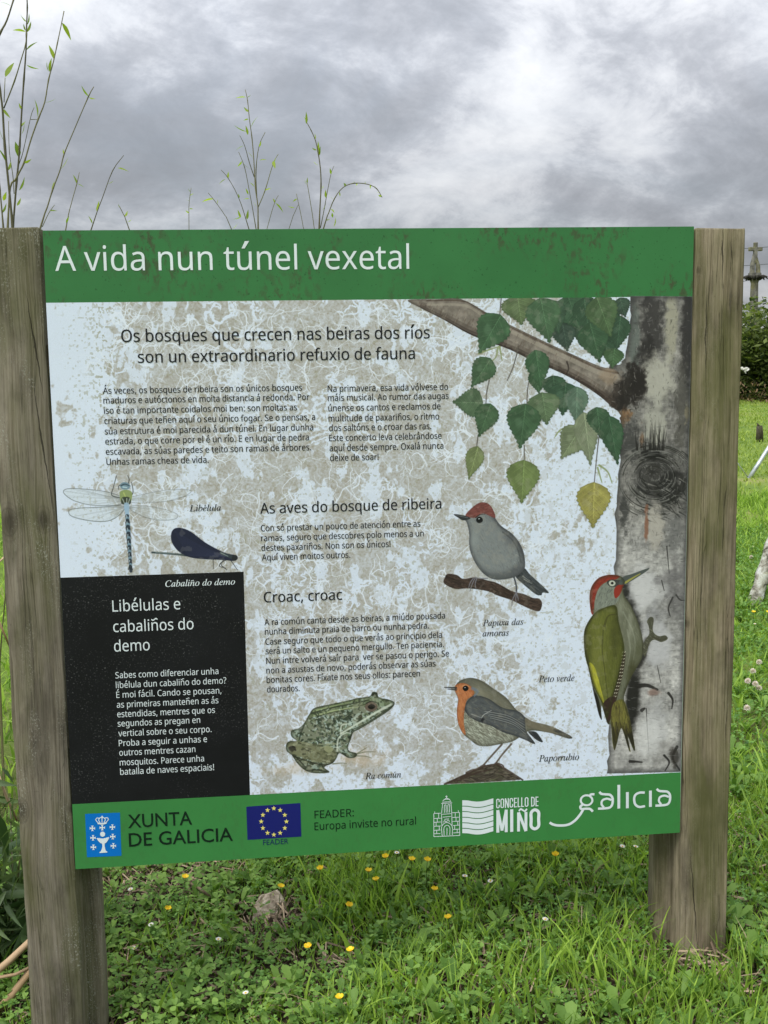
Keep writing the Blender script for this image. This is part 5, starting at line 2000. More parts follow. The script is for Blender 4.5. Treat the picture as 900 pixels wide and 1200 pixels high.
def leaflets(name, C, Dr, L, W, tilt, mat, notch=.0, parent=None):
    """flat ovate leaflets: C centres(base) (n,3), Dr heading angle, tilt up angle, one island each (6 verts)"""
    n = len(C)
    prof = np.array([[0, 0], [.35, .42], [.75, .5], [1.0, .22 if notch else .0], [.75, -.5], [.35, -.42]])
    if notch:
        prof = np.array([[0, 0], [.35, .36], [.75, .52], [.98, .30], [.90, 0], [.98, -.30], [.75, -.52], [.35, -.36]])
    k = len(prof)
    ca, sa = np.cos(Dr), np.sin(Dr)
    ct, st = np.cos(tilt), np.sin(tilt)
    V = np.zeros((n, k + 1, 3), np.float32)
    allp = np.vstack([[[.55, 0]], prof])
    for i, (u, v) in enumerate(allp):
        fu = u * L
        fv = v * W
        fold = (abs(v) * .35 * W) if i else 0 * W
        V[:, i, 0] = C[:, 0] + ca * ct * fu - sa * fv
        V[:, i, 1] = C[:, 1] + sa * ct * fu + ca * fv
        V[:, i, 2] = C[:, 2] + st * fu + fold - .25 * L * max(u - .6, 0)
    b = np.arange(n)[:, None] * (k + 1)
    T = np.concatenate([b + np.array([[0, 1 + i, 1 + (i + 1) % k]]) for i in range(k)])
    me = np_mesh(name, V.reshape(-1, 3), [T], True)
    return link(name, me, parent, mat)


m_grass = m_leaf('grass_blade', (.100, .200, .028), (.40, .58, .095), .42, .48)
m_grassd = m_leaf('dry_grass', (.20, .16, .08), (.40, .34, .20), .2, .7)
m_clov = m_leaf('clover_leaf', (.065, .155, .030), (.21, .39, .085), .35, .5)
m_herb = m_leaf('herb_leaf', (.085, .175, .030), (.22, .36, .075), .35, .5)
m_lawn = m_leaf('lawn_blade', (.17, .26, .035), (.40, .50, .10), .35, .6)


def scatter(n, x0, x1, y0, y1, seed, dens=None):
    r = np.random.RandomState(seed)
    X, Y = r.uniform(x0, x1, n), r.uniform(y0, y1, n)
    k = np.ones(n, bool)
    if dens is not None:
        k = r.rand(n) < dens(X, Y)
    # nothing grows through the posts
    for xa, xb in ((-.14, .03), (1.47, 1.64)):
        k &= ~((X > xa) & (X < xb) & (Y > -.01) & (Y < .14))
    return X[k], Y[k]


bare = on_ground(365, 1155)
dark1 = on_ground(190, 1052)
rockp = on_ground(318, 1080)


def openness(X, Y):
    """1 in thick turf, lower over the bare patch and in the shady gap at the left"""
    a = 1 - .93 * np.exp(-(((X - bare.x) / .14) ** 2 + ((Y - bare.y) / .075) ** 2))
    b = 1 - .93 * np.exp(-(((X - dark1.x + .02) / .27) ** 2 + ((Y - dark1.y) / .12) ** 2))
    c = 1 - .99 * np.exp(-(((X - rockp.x) / .10) ** 2 + ((Y - rockp.y + .05) / .12) ** 2) ** 2)
    foot = 1 - .92 * np.exp(-(((X - 1.53) / .09) ** 2 + ((Y + .06) / .09) ** 2) ** 2)
    return a * b * c * foot


def grass_dens(X, Y):
    left = .42 + .58 * sstep(.15, .6, X)
    return left * openness(X, Y) * (.22 + .8 * nz2(X, Y, 5.5, 1.0) ** 1.5)


X, Y = scatter(84000, -1.3, 2.9, -.75, 1.35, 1, grass_dens)
H = (.040 + .075 * R.rand(len(X)) ** 1.6) * (.6 + .9 * nz2(X, Y, 4.1, 4)) * (.8 + .3 * (X > .55))
tag(blades('grass', X, Y, H, .0032 + .0050 * R.rand(len(X)) ** 1.8, .6, m_grass, 2, 4), 'lush green grass growing round the posts and under the board', 'grass', kind='stuff')
X, Y = scatter(2400, -1.0, 2.7, -.6, 1.2, 61, lambda x, y: grass_dens(x, y) * sstep(.35, .7, nz2(x, y, 3.3, 8)))
H = .08 + .10 * R.rand(len(X))
tag(blades('tall_grass', X, Y, H, .006 + .008 * R.rand(len(X)), .55, m_grass, 12, 5), 'long broad grass blades arching above the turf', 'grass', kind='stuff')
X, Y = scatter(60000, .9, 6.2, 1.2, 8.5, 3, lambda x, y: (.35 + .8 * nz2(x, y, 3.5, 2)) * ((x > .25 + .33 * y) | (np.random.RandomState(0).rand(len(x)) < .25)))
H = (.05 + .08 * R.rand(len(X))) * (.6 + .8 * nz2(X, Y, 2.1, 4))
tag(blades('meadow_grass', X, Y, H, .006 + .007 * R.rand(len(X)), .8, m_grass, 5, 3), 'green meadow grass right of and behind the sign', 'grass', kind='stuff')
X, Y = scatter(26000, -5.0, .9, 1.35, 8.5, 4, lambda x, y: (.4 + .7 * nz2(x, y, 3.5, 7)))
H = (.06 + .09 * R.rand(len(X)))
tag(blades('meadow_grass', X, Y, H, .007 + .008 * R.rand(len(X)), .8, m_grass, 6, 3), 'green meadow grass behind the left half of the sign', 'grass', kind='stuff')
X, Y = scatter(60000, 2.5, 17, 8.5, 27, 7, lambda x, y: ((x > .30 * y) & (x < .75 * y)) * (.5 + .6 * nz2(x, y, 1.1, 7)))
tag(blades('lawn', X, Y, .035 + .05 * R.rand(len(X)), .014 + .012 * R.rand(len(X)), .8, m_lawn, 8, 2), 'short yellowish lawn stretching to the hedge', 'grass', kind='stuff')
X, Y = scatter(22000, -14, 2.5, 8.5, 27, 17, lambda x, y: .5 + .5 * nz2(x, y, 1.1, 3))
tag(blades('lawn', X, Y, .035 + .05 * R.rand(len(X)), .018 + .014 * R.rand(len(X)), .8, m_lawn, 18, 2), 'short lawn behind the left half of the sign', 'grass', kind='stuff')


def trifoliate(name, n, box, seed, mat, size, hgt, dens, label):
    X, Y = scatter(n, *box, seed, dens)
    m = len(X)
    r = np.random.RandomState(seed + 1)
    h = hgt[0] + (hgt[1] - hgt[0]) * r.rand(m)
    a0 = r.rand(m) * 6.28
    sc = size * (.6 + .8 * r.rand(m))
    Cc = np.stack([X, Y, ground_z(X, Y) + h], 1)
    C3 = np.repeat(Cc, 3, 0)
    D3 = np.repeat(a0, 3) + np.tile([0, 2.09, 4.19], m) + r.randn(m * 3) * .15
    S3 = np.repeat(sc, 3)
    o = leaflets(name, C3, D3, S3, S3 * .85, r.uniform(-.7, .9, m * 3), mat, notch=.1)
    tag(o, label, 'ground cover', kind='stuff')


trifoliate('clover', 42000, (-1.3, 2.9, -.75, 1.35), 31, m_clov, .0088, (.008, .06), lambda x, y: (.10 + .90 * openness(x, y)) * (.20 + .85 * (1 - nz2(x, y, 5.5, 1.0))) * sstep(.25, .5, nz2(x, y, 17, 3) + .10) * 1.05, 'low three-leaved clover covering the soil among the grass')
trifoliate('clover', 17000, (.9, 5.2, 1.2, 6.5), 32, m_clov, .016, (.02, .08), lambda x, y: .8 * ((x > .25 + .33 * y)) + .1, 'clover patches in the meadow right of the sign')
trifoliate('creeping_weed', 3000, (-1.0, 1.0, -.5, 1.3), 33, m_herb, .017, (.02, .10), lambda x, y: (.5 + .5 * openness(x, y)) * (1 - .7 * sstep(.3, .8, x)), 'broad three-lobed leaves creeping under the left half of the board')


def rosettes(name, n, box, seed, mat, L, dens, label):
    X, Y = scatter(n, *box, seed, dens)
    m = len(X)
    r = np.random.RandomState(seed + 3)
    k = 6
    C = np.repeat(np.stack([X, Y, ground_z(X, Y) + .01 + .03 * r.rand(m)], 1), k, 0)
    D = np.repeat(r.rand(m) * 6.28, k) + np.tile(np.arange(k) * 6.283 / k, m) + r.randn(m * k) * .3
    S = np.repeat(L * (.6 + .8 * r.rand(m)), k) * (.7 + .5 * r.rand(m * k))
    o = leaflets(name, C, D, S, S * r.uniform(.22, .42, m * k), r.uniform(.15, 1.1, m * k), mat)
    tag(o, label, 'weeds', kind='stuff')


rosettes('broadleaf_weeds', 2600, (-1.2, 2.8, -.7, 1.3), 41, m_herb, .05, lambda x, y: openness(x, y) * (.3 + .7 * nz2(x, y, 4, 9)), 'broad-leaved weeds growing low in the grass')
rosettes('broadleaf_weeds', 2600, (1.2, 5, 1.3, 6.5), 42, m_herb, .055, lambda x, y: (x > .2 + .33 * y) * 1.0, 'broad-leaved weeds in the meadow right of the sign')


def thatch(name, n, box, seed, dens, label, mat, Lm=.06):
    X, Y = scatter(n, *box, seed, dens)
    r = np.random.RandomState(seed)
    m = len(X)
    a = r.rand(m) * 6.28
    L = Lm * (.4 + r.rand(m))
    w = .0009 + .0016 * r.rand(m)
    z = ground_z(X, Y) + .008 + .02 * r.rand(m)
    dz = r.uniform(-.2, .3, m) * L
    dx, dy = np.cos(a) * L / 2, np.sin(a) * L / 2
    nx, ny = -np.sin(a) * w, np.cos(a) * w
    V = np.zeros((m, 4, 3), np.float32)
    V[:, 0] = np.stack([X - dx + nx, Y - dy + ny, z], 1)
    V[:, 1] = np.stack([X - dx - nx, Y - dy - ny, z + w], 1)
    V[:, 2] = np.stack([X + dx - nx, Y + dy - ny, z + dz + w], 1)
    V[:, 3] = np.stack([X + dx + nx, Y + dy + ny, z + dz], 1)
    f = np.arange(m)[:, None] * 4 + np.arange(4)[None, :]
    tag(link(name, np_mesh(name, V.reshape(-1, 3), [f]), None, mat), label, 'dead stalks', kind='stuff')


m_thatch = m_leaf('thatch', (.07, .048, .034), (.42, .32, .22), .0, .9)
thatch('thatch', 30000, (-1.2, 2.6, -.7, 1.3), 51, lambda x, y: .25 + .75 * (1 - openness(x, y)), 'dead brown stalks and thatch on bare soil', m_thatch)
X, Y = scatter(500, -1.0, 2.6, -.6, 1.2, 71, None)
tag(blades('dry_grass', X, Y, .05 + .08 * R.rand(len(X)), .003 + .003 * R.rand(len(X)), 1.4, m_grassd, 9, 3), 'scattered straw-coloured dead grass blades', 'grass', kind='stuff')

# ---- rock -----------------------------------------------------------
def build_rock():
    bm = bmesh.new()
    bmesh.ops.create_icosphere(bm, subdivisions=4, radius=1)
    rr = np.random.RandomState(4)
    planes = [(Vector(rr.randn(3)).normalized(), rr.uniform(.62, .86)) for _ in range(15)]
    planes += [(Vector((.25, -.85, .45)).normalized(), .60), (Vector((-.5, -.5, .75)).normalized(), .72)]
    for v in bm.verts:
        c = v.co.copy()
        for nrm, d in planes:
            t = c.dot(nrm)
            if t > d:
                c -= nrm * (t - d) * .93
        c += c.normalized() * (.035 * math.sin(c.x * 9 + c.z * 7) + .02 * math.sin(c.y * 23 + c.x * 19))
        v.co = Vector((c.x * .074, c.y * .06, c.z * .062))
    me = bpy.data.meshes.new('rock')
    bm.to_mesh(me)
    bm.free()
    n = NT('rock_stone')
    co = n.tc()
    c = n.ramp(n.noise(co, 28, 6, .65), [(.32, (.17, .13, .09)), (.46, (.40, .33, .25)), (.58, (.58, .50, .40)), (.70, (.80, .76, .68))])
    c = n.mix(n.ramp(n.noise(co, 60, 5, .6), [(.55, 0.0), (.7, .5)]), c, (.16, .15, .08))
    n.base(c, .85)
    n.bump(n.noise(co, 90, 6, .6), .6, .006)
    o = link('rock', me, None, n.m)
    o.location = (rockp.x, rockp.y + .01, rockp.z + .028)
    o.rotation_euler = (.2, .1, .3)
    tag(o, 'pale brown angular rock half sunk in the turf under the board', 'rock')


build_rock()

# ---- small flowers --------------------------------------------------
m_pet = m_leaf('buttercup_petal', (.72, .50, .012), (.85, .62, .03), .15, .35, 'both')
m_white = m_leaf('daisy_petal', (.72, .72, .68), (.82, .80, .76), .15, .5, 'both')
m_pink = m_leaf('clover_head', (.58, .50, .44), (.78, .70, .66), .2, .6, 'both')
m_cent = m_flat('flower_centre', (205, 160, 30), .15, .7, k=1)
m_stem = m_leaf('flower_stem', (.07, .12, .025), (.12, .18, .05), .1, .6, 'both')


def petal_mesh(L, W, cup, name='petal'):
    V, F = [], []
    rows = [(0, .25), (.35, .8), (.7, 1.0), (.92, .75), (1.0, .3)]
    for u, w in rows:
        for s in (-1, 0, 1):
            V.append((u * L, s * w * W / 2, cup * L * (u ** 2) + abs(s) * .12 * W * w))
    for i in range(len(rows) - 1):
        for j in range(2):
            a = i * 3 + j
            F.append((a, a + 1, a + 4, a + 3))
    me = bpy.data.meshes.new(name)
    me.from_pydata(V, [], F)
    return me


PB = petal_mesh(.0115, .0105, .35)
PB.materials.append(m_pet)
PD = petal_mesh(.0085, .0024, .12)
PD.materials.append(m_white)


def dome(name, r, h, mat, seg=9):
    V, F, C = tube([(0, 0, 0), (0, 0, h * .5), (0, 0, h * .85), (0, 0, h)], [r, r * .9, r * .55, r * .1], seg)
    me = bpy.data.meshes.new(name)
    me.from_pydata([tuple(v) for v in V], [], F + C)
    me.polygons.foreach_set('use_smooth', [True] * len(me.polygons))
    me.materials.append(mat)
    return me


CB = dome('flower_centre', .0035, .0035, m_cent)
CD = dome('flower_centre', .0032, .0028, m_cent)
_v, _f, _c = tube([(0, 0, 0), (.004, .002, .4), (.001, .004, .75), (0, 0, 1)], [.0011, .001, .0009, .0009], 5)
ST = bpy.data.meshes.new('stem')
ST.from_pydata([tuple(v) for v in _v], [], _f + _c)
ST.materials.append(m_stem)


def clover_head_mesh():
    V, F = [], []
    r = np.random.RandomState(5)
    for i in range(46):
        z = 1 - 1.5 * (i + .5) / 46
        t = i * 2.4
        s = math.sqrt(max(0, 1 - z * z))
        d = Vector((s * math.cos(t), s * math.sin(t), z))
        a = d.cross(Vector((0, 0, 1))).normalized() * .0016
        p0 = d * .003
        p1 = d * (.0088 + .001 * r.rand())
        b = len(V)
        V += [tuple(p0 - a), tuple(p0 + a), tuple(p1 + a * .8), tuple(p1 + d.cross(a) * .5), tuple(p1 - a * .8)]
        F.append((b, b + 1, b + 2, b + 3, b + 4))
    me = bpy.data.meshes.new('flower_head')
    me.from_pydata(V, [], F)
    me.materials.append(m_pink)
    return me


CH = clover_head_mesh()


def flower_proto(kind):
    root = empty(kind)
    link('stem', ST, root)
    parts = []
    if kind == 'buttercup':
        for k in range(5):
            p = link('petal', PB, root)
            p.rotation_euler = (0, -.25, k * 2 * math.pi / 5)
            parts.append(p)
        parts.append(link('flower_centre', CB, root))
    elif kind == 'daisy':
        for k in range(13):
            p = link('petal', PD, root)
            p.rotation_euler = (0, -.1, k * 2 * math.pi / 13)
            parts.append(p)
        parts.append(link('flower_centre', CD, root))
    else:
        parts.append(link('flower_head', CH, root))
    for p in parts:
        p.location.z = 1.0
    return root


protos = {k: flower_proto(k) for k in ('buttercup', 'daisy', 'clover_flower')}
used = {k: False for k in protos}


def plant_flower(kind, px, py, h, label, scale=1.0):
    h = h * 1.25 + .03
    top = on_ground(px, py, h)
    src = protos[kind]
    if used[kind]:
        root = src.copy()
        COL.objects.link(root)
        for c in src.children:
            if c.name.split('.')[0] == 'petal' or True:
                d = c.copy()
                COL.objects.link(d)
                d.parent = root
    else:
        root = src
        used[kind] = True
    g = float(ground_z(top.x, top.y))
    root.location = (top.x, top.y, g)
    az = random.uniform(0, 6.28)
    root.rotation_euler = (random.uniform(.0, .22), random.uniform(-.18, .18), 0)
    hh = top.z - g
    for c in root.children:
        if c.name.startswith('stem'):
            c.scale = (1, 1, hh)
        else:
            c.location.z = hh
            c.scale = (scale * 1.25,) * 3
            e = c.rotation_euler.copy()
            e.z += az
            e.x += 0
            c.rotation_euler = e
    tag(root, label, {'buttercup': 'yellow flower', 'daisy': 'daisy', 'clover_flower': 'clover flower'}[kind], {'buttercup': 'yellow buttercups in the grass', 'daisy': 'white daisies in the grass', 'clover_flower': 'whitish clover heads right of the sign'}[kind])
    return root


bc = [(211, 1023, .13, 'long-stemmed yellow buttercup against the dark gap below the crest emblem'), (193, 1063, .05, 'short yellow buttercup low on the left below the long-stemmed one'),
      (321, 1037, .10, 'yellow buttercup right above the pale rock'), (381, 1013, .09, 'yellow buttercup close under the board, first right of the rock'), (431, 1020, .08, 'small half-open yellow buttercup between two larger ones under the board'),
      (446, 1031, .09, 'large open yellow buttercup below the tail of the rural slogan'), (403, 1055, .09, 'yellow buttercup in tall grass right of the rock'), (368, 1103, .08, 'yellow buttercup between the rock and the bare patch'),
      (421, 1112, .09, 'yellow buttercup with a drooping petal above the bare patch on its right'), (403, 1168, .06, 'faded yellow bud just below the bare patch'),
      (454, 1000, .09, 'yellow buttercup touching the board edge, first of a row of three'), (478.5, 1005, .09, 'yellow buttercup, middle of the row of three under the board'), (496, 1003, .08, 'yellow buttercup, last of the row of three under the board'),
      (652, 996, .09, 'lone yellow buttercup below the round white wordmark'), (529, 1075, .05, 'tiny orange-yellow flower deep in the grass mid-way down'), (508, 1042, .05, 'flattened yellow flower lying in the clover'),
      (883, 717, .07, 'yellow buttercup beside the lichened log'), (899, 717, .07, 'yellow buttercup cut by the right edge of the photo')]
for px, py, h, lb in bc:
    plant_flower('buttercup', px, py, h, lb, .82 if py > 700 and px < 800 else 1.0)
da = [(156, 1110, .04, 'white daisy on bare soil beside the left post'), (183, 1079, .04, 'white daisy just below the short buttercup'), (161, 1037, .07, 'small white flower in the shade right under the board, leftmost'),
      (255, 1099, .07, 'narrow white bud in the grass left of the rock'), (292, 1163, .05, 'small white daisy left of the bare patch'), (541, 1026, .06, 'white daisy in the clover below the tower drawing'),
      (575, 1029, .06, 'white daisy in the clover below the wave drawing'), (634, 1075, .05, 'tiny white daisy in the middle of the turf'), (722, 988, .09, 'white daisy right under the board near the right post'),
      (738, 992, .07, 'pale flower beside the daisy near the right post'), (463, 998, .07, 'tiny white flower between two buttercups at the board edge'), (879, 640, .08, 'white daisy in the meadow above the log'), (885, 731, .06, 'white daisy under the log')]
for px, py, h, lb in da:
    plant_flower('daisy', px, py, h, lb, .8)
cf = [(886, 786, .08, 'whitish clover head, topmost of the group right of the post'), (877, 795, .08, 'whitish clover head, leftmost of the group right of the post'), (882, 799, .09, 'largest whitish clover head in the group right of the post'), (888, 806, .07, 'pinkish clover head, lowest of the group right of the post'),
      (875, 829, .06, 'pinkish clover head on a lying stalk right of the post'), (891, 774, .06, 'faint clover head behind the group right of the post'), (881, 652, .06, 'distant pale clover head left of the log')]
for px, py, h, lb in cf:
    plant_flower('clover_flower', px, py, h, lb, 1.25)

# ---- bamboo ----------------------------------------------------------
m_culm = m_leaf('bamboo_culm', (.085, .080, .045), (.17, .16, .075), 0, .5, 'both')
m_culm2 = m_leaf('bamboo_twig', (.10, .10, .04), (.20, .20, .07), .1, .5, 'both')
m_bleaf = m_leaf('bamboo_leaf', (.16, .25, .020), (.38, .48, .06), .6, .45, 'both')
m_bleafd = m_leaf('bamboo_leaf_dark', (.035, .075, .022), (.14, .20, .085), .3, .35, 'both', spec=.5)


def lance_mesh(name, wr=.17, curl=.18):
    rows = [(0, .12), (.12, .6), (.3, 1), (.5, .95), (.72, .62), (.9, .25), (1, .02)]
    V, F = [], []
    for u, w in rows:
        for s in (-1, 0, 1):
            V.append((s * w * wr / 2, -curl * u * u + abs(s) * w * .03, u))
    for i in range(len(rows) - 1):
        for j in range(2):
            a = i * 3 + j
            F.append((a, a + 1, a + 4, a + 3))
    me = bpy.data.meshes.new(name)
    me.from_pydata(V, [], F)
    me.polygons.foreach_set('use_smooth', [True] * len(F))
    return me


LM = lance_mesh('leaf')
LM.materials.append(m_bleaf)
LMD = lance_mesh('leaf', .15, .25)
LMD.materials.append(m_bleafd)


def place_leaf(parent, a, b, me, roll=0.0, wid=1.0):
    a, b = Vector(a), Vector(b)
    d = b - a
    L = d.length
    if L < 1e-4:
        return
    o = bpy.data.objects.new('leaf', me)
    COL.objects.link(o)
    o.parent = parent
    q = d.to_track_quat('Z', 'Y') @ Matrix.Rotation(roll, 3, 'Z').to_quaternion()
    o.rotation_mode = 'QUATERNION'
    o.rotation_quaternion = q
    o.scale = (L * wid, L, L)
    o.location = a - Vector(parent.location)
    return o


def shoot(name, Y, stems, leaves, label, cat='bamboo', group=None, w=(3.0, 1.0), mat=None, root_px=None):
    """stems: list of (pixel polyline, w0, w1, rooted)"""
    P0 = [at(p[0], p[1], Y) for p in stems[0][0]]
    low = P0[0] if P0[0].z < P0[-1].z else P0[-1]
    base = Vector((low.x, Y + .02, float(ground_z(low.x, Y))))
    root = empty(name, base)
    for k, (pp, w0, w1, rooted) in enumerate(stems):
        P = [at(p[0], p[1], Y + .01 * k) for p in pp]
        if P[0].z > P[-1].z:
            P = P[::-1]
        dist = (P[0] - CAM).length
        r0, r1 = w0 * dist / FPX / 2, w1 * dist / FPX / 2
        if rooted:
            d = (P[1] - P[0]).normalized()
            foot_z = base.z - .05
            hgt_ = P[0].z - foot_z
            # the lean dies out towards the root
            low_ = [Vector((P[0].x - d.x / max(d.z, .3) * hgt_ * (u - .5 * u * u), Y + .01 * k, P[0].z - hgt_ * u)) for u in (1.0, .8, .6, .4, .2)]
            P = low_ + P
        Pw = [tuple(p) for p in P]
        sm = smooth_open(np.array(Pw), 3) if len(Pw) > 2 else np.array(Pw)
        rad = np.linspace(r0, r1, len(sm))
        # swollen nodes
        rad = [r * (1.35 if i % 6 == 3 and r0 > .0018 else 1) for i, r in enumerate(rad)]
        tube_obj('stem' if k == 0 else 'side_stem', [Vector(p) - base for p in sm], rad, root, mat or (m_culm if w0 > 1.6 else m_culm2), 6)
    for a, b in leaves:
        pa, pb = at(a[0], a[1], Y), at(b[0], b[1], Y + random.uniform(-.03, .03))
        place_leaf(root, pa, pb, LM, random.uniform(-.9, .9) + (math.pi if random.random() < .5 else 0), random.uniform(1.25, 1.9))
    tag(root, label, cat, group)
    return root


GB = 'bamboo shoots rising behind the board'
shoot('bamboo_shoot', 1.55, [([(15, 268), (10.5, 220), (5.7, 172), (3, 128.5), (0, 106), (-5, 70)], 3.2, 2.2, True), ([(4.5, 127), (17, 95), (25, 69), (30, 52), (31.5, 37)], 1.5, .9, False), ([(4.7, 120), (6, 91)], 1.1, .8, False), ([(10, 142), (11, 178), (15, 205), (16.5, 227)], 1.0, .7, False)],
      [((6.4, 90), (15, 71)), ((5, 128), (11, 141)), ((7, 190), (0, 172)), ((9, 200), (14, 191)), ((0, 152), (3, 168))], 'thick bamboo shoot leaning left out of the photo above the left post', 'bamboo', GB)
shoot('bamboo_shoot', 1.7, [([(15, 268), (16.5, 250), (19.5, 212), (21.7, 190), (23, 172), (25.5, 130), (28, 93), (30.4, 60), (31, 40), (31.3, 27), (32, 9), (31.3, -8)], 2.9, 1.4, True), ([(22, 193), (27, 178), (36, 137), (40, 126)], 1.0, .6, False), ([(36, 140), (45, 140)], .8, .5, False)],
      [((31, 58.7), (42, 47)), ((31, 76), (45, 83)), ((31, 25), (22, 18)), ((30, 37), (16, 33)), ((30, 36), (26.7, 28)), ((31, 38), (38, 27)), ((32, 29), (36, 17)), ((25, 128), (22, 121)), ((22.5, 223), (31, 209)), ((20, 241), (25, 233)), ((21.7, 184), (19.5, 164)), ((25.5, 157), (31, 143.5)), ((24, 150), (29, 140))],
      'tall straight bamboo shoot running out of the top of the photo', 'bamboo', GB)
shoot('bamboo_shoot', 1.6, [([(9, 268), (12, 220), (18, 211), (22.5, 202), (28.5, 190), (36, 164.5), (45, 139), (52.5, 119.5), (57, 93), (62.7, 72), (67, 52), (72, 28), (75, 13)], 2.6, 1.0, True)],
      [((72.7, 27), (85.3, 46.7)), ((63, 69), (58.7, 51)), ((57, 84), (53, 73)), ((53, 120), (66, 118)), ((44, 137), (44, 117)), ((28.5, 191), (36, 188)), ((58, 84), (59, 68))],
      'tall bamboo shoot leaning right with one drooping leaf near its tip', 'bamboo', GB)
shoot('bamboo_shoot', 1.5, [([(47, 268), (55.5, 242.5), (61.5, 223), (70.5, 199), (75, 181), (85.5, 155.5), (103.5, 113.5), (110, 101.5)], 2.4, .9, True), ([(49.5, 266), (57, 250), (64, 240)], .9, .6, False)],
      [((71, 198), (82.5, 185.5)), ((104, 113), (94, 102)), ((104.7, 114), (113, 118)), ((75, 181), (73.5, 174)), ((58, 247), (67, 246)), ((61, 223), (64, 214))], 'slender bamboo shoot leaning right with a forked tip left of the title', 'bamboo', GB)
shoot('bamboo_shoot', 1.6, [([(77, 269), (82.5, 242.5), (90, 215.5), (93, 202)], 1.7, .7, True)], [((90, 215.5), (87, 203.5)), ((91, 215.5), (99, 218.5)), ((78, 262), (80, 252))], 'short thin bamboo shoot with a three-leaf tip above the word vida', 'bamboo', GB)
shoot('bamboo_shoot', 1.6, [([(106.5, 270), (120, 232), (132, 200), (145, 182)], 1.9, .7, True)], [((113, 247), (117, 236)), ((108, 262), (104.7, 252)), ((138, 197), (152, 199)), ((126, 215), (133, 214))], 'thin bamboo shoot leaning right above the word vida', 'bamboo', GB)
shoot('bramble_tip', 1.4, [([(151.5, 269), (145, 252), (140, 242)], 1.2, .8, True)], [((146, 254), (150, 249)), ((149, 260), (154, 259)), ((141, 244), (138, 240))], 'short dark twig tip leaning left above the board between bamboo shoots', 'twig')
shoot('weed_stalk', 1.4, [([(221.5, 269), (221.5, 240), (224, 220)], 1.1, .6, True)], [((221.5, 250), (217, 246)), ((222, 245), (227, 244)), ((222, 236), (218, 233)), ((222, 230), (226, 226)), ((223, 225), (220, 221))], 'lone thin weed stalk standing straight above the word nun', 'weed')
shoot('bamboo_shoot', 1.6, [([(4, 268), (1.5, 239.5), (0, 223), (-3, 190)], 2.2, 1.6, True), ([(16.7, -3), (8, 24), (0, 39), (-14, 70)], 2.2, 1.6, False)], [((12.7, 7), (0.7, 0)), ((4, 235), (7, 226)), ((2, 250), (9, 240))], 'bamboo shoot at the extreme left edge crossing the top-left corner', 'bamboo', GB)
# middle cluster
shoot('bamboo_shoot', 1.7, [([(302.5, 268), (302.2, 241.6), (299.4, 220.4), (297.3, 185), (295.2, 161), (292.3, 139.7), (290.2, 118.4), (287.4, 105)], 2.0, .7, True), ([(298, 207.6), (292.3, 190.7), (286.7, 170.8), (281, 158.8)], 1.0, .6, False), ([(301, 232), (300, 199), (303.7, 170.8), (310.7, 155)], 1.1, .6, False), ([(302.5, 243), (310.7, 223), (320, 192), (326, 180.7)], 1.1, .6, False)],
      [((288, 114), (275.5, 113)), ((289.5, 114), (294.5, 112)), ((291.5, 131), (286, 127)), ((291, 140), (284, 140)), ((294.4, 149), (300, 135)), ((288.8, 154), (273, 149)), ((285, 171), (274.6, 175)), ((303.7, 188), (312, 185.7)), ((320, 189), (322, 196)), ((310.7, 223), (317, 220)), ((298, 219), (293.5, 213)), ((290.5, 158), (288.5, 147)), ((296, 185), (291, 177)), ((304, 172), (306, 166)), ((321, 191), (323, 184)), ((300, 242), (297.5, 236))],
      'tallest bamboo shoot of the middle cluster above the word túnel', 'bamboo', GB)
shoot('bamboo_shoot', 1.6, [([(300, 268), (292.3, 224.6), (286.7, 196.3), (279.6, 178)], 1.3, .6, True)], [((283, 189), (279, 197)), ((291.6, 233), (284, 232.4)), ((284, 190), (292, 200)), ((291, 228), (288, 220))], 'bamboo shoot of the middle cluster leaning left below the tallest one', 'bamboo', GB)
shoot('bamboo_shoot', 1.65, [([(291.6, 268), (279.6, 231.7), (267.5, 209), (259, 199)], 1.3, .6, True)], [((264.7, 209.8), (256, 214)), ((267, 209), (267.5, 202)), ((280, 232), (280, 226)), ((281.7, 254), (273, 259)), ((282, 255), (279, 247)), ((289.5, 257), (290.5, 247))], 'bamboo shoot leaning far left in the middle cluster', 'bamboo', GB)
shoot('bamboo_shoot', 1.6, [([(271, 268), (264, 253), (251, 234.6), (244, 226)], 1.1, .6, True)], [((250.5, 233), (237, 234)), ((254, 239), (256, 234)), ((273, 268), (280, 262))], 'lowest leaning shoot at the left of the middle cluster', 'bamboo', GB)
shoot('bamboo_shoot', 1.6, [([(312.9, 268), (322, 237.4), (326.3, 229)], 1.0, .6, True)], [((322, 238), (320.5, 231)), ((323, 238), (333, 247))], 'short shoot at the right of the middle cluster', 'bamboo', GB)
shoot('bamboo_shoot', 1.6, [([(374, 268), (375, 242.8), (376.2, 218), (375.5, 198), (372.6, 177.8), (369.7, 164.8), (364.7, 153), (359.6, 143.8)], 2.2, .8, True), ([(375.5, 267), (379, 250), (383.5, 225.5), (387.8, 203.8), (391.4, 194.4)], 1.0, .5, False)],
      [((359, 145), (359.6, 132)), ((358.5, 142), (356.5, 135)), ((369, 165), (370.5, 157)), ((373, 177), (373.4, 166)), ((374.5, 182), (374.5, 172)), ((371, 176), (366, 174.5)), ((373.4, 193.7), (366.8, 191)), ((376, 222), (380, 219)), ((382, 232), (381, 223)), ((388, 204), (387, 198)), ((378, 246), (384, 238))], 'upright bamboo shoot with a leafy tip above the word vexetal', 'bamboo', GB)
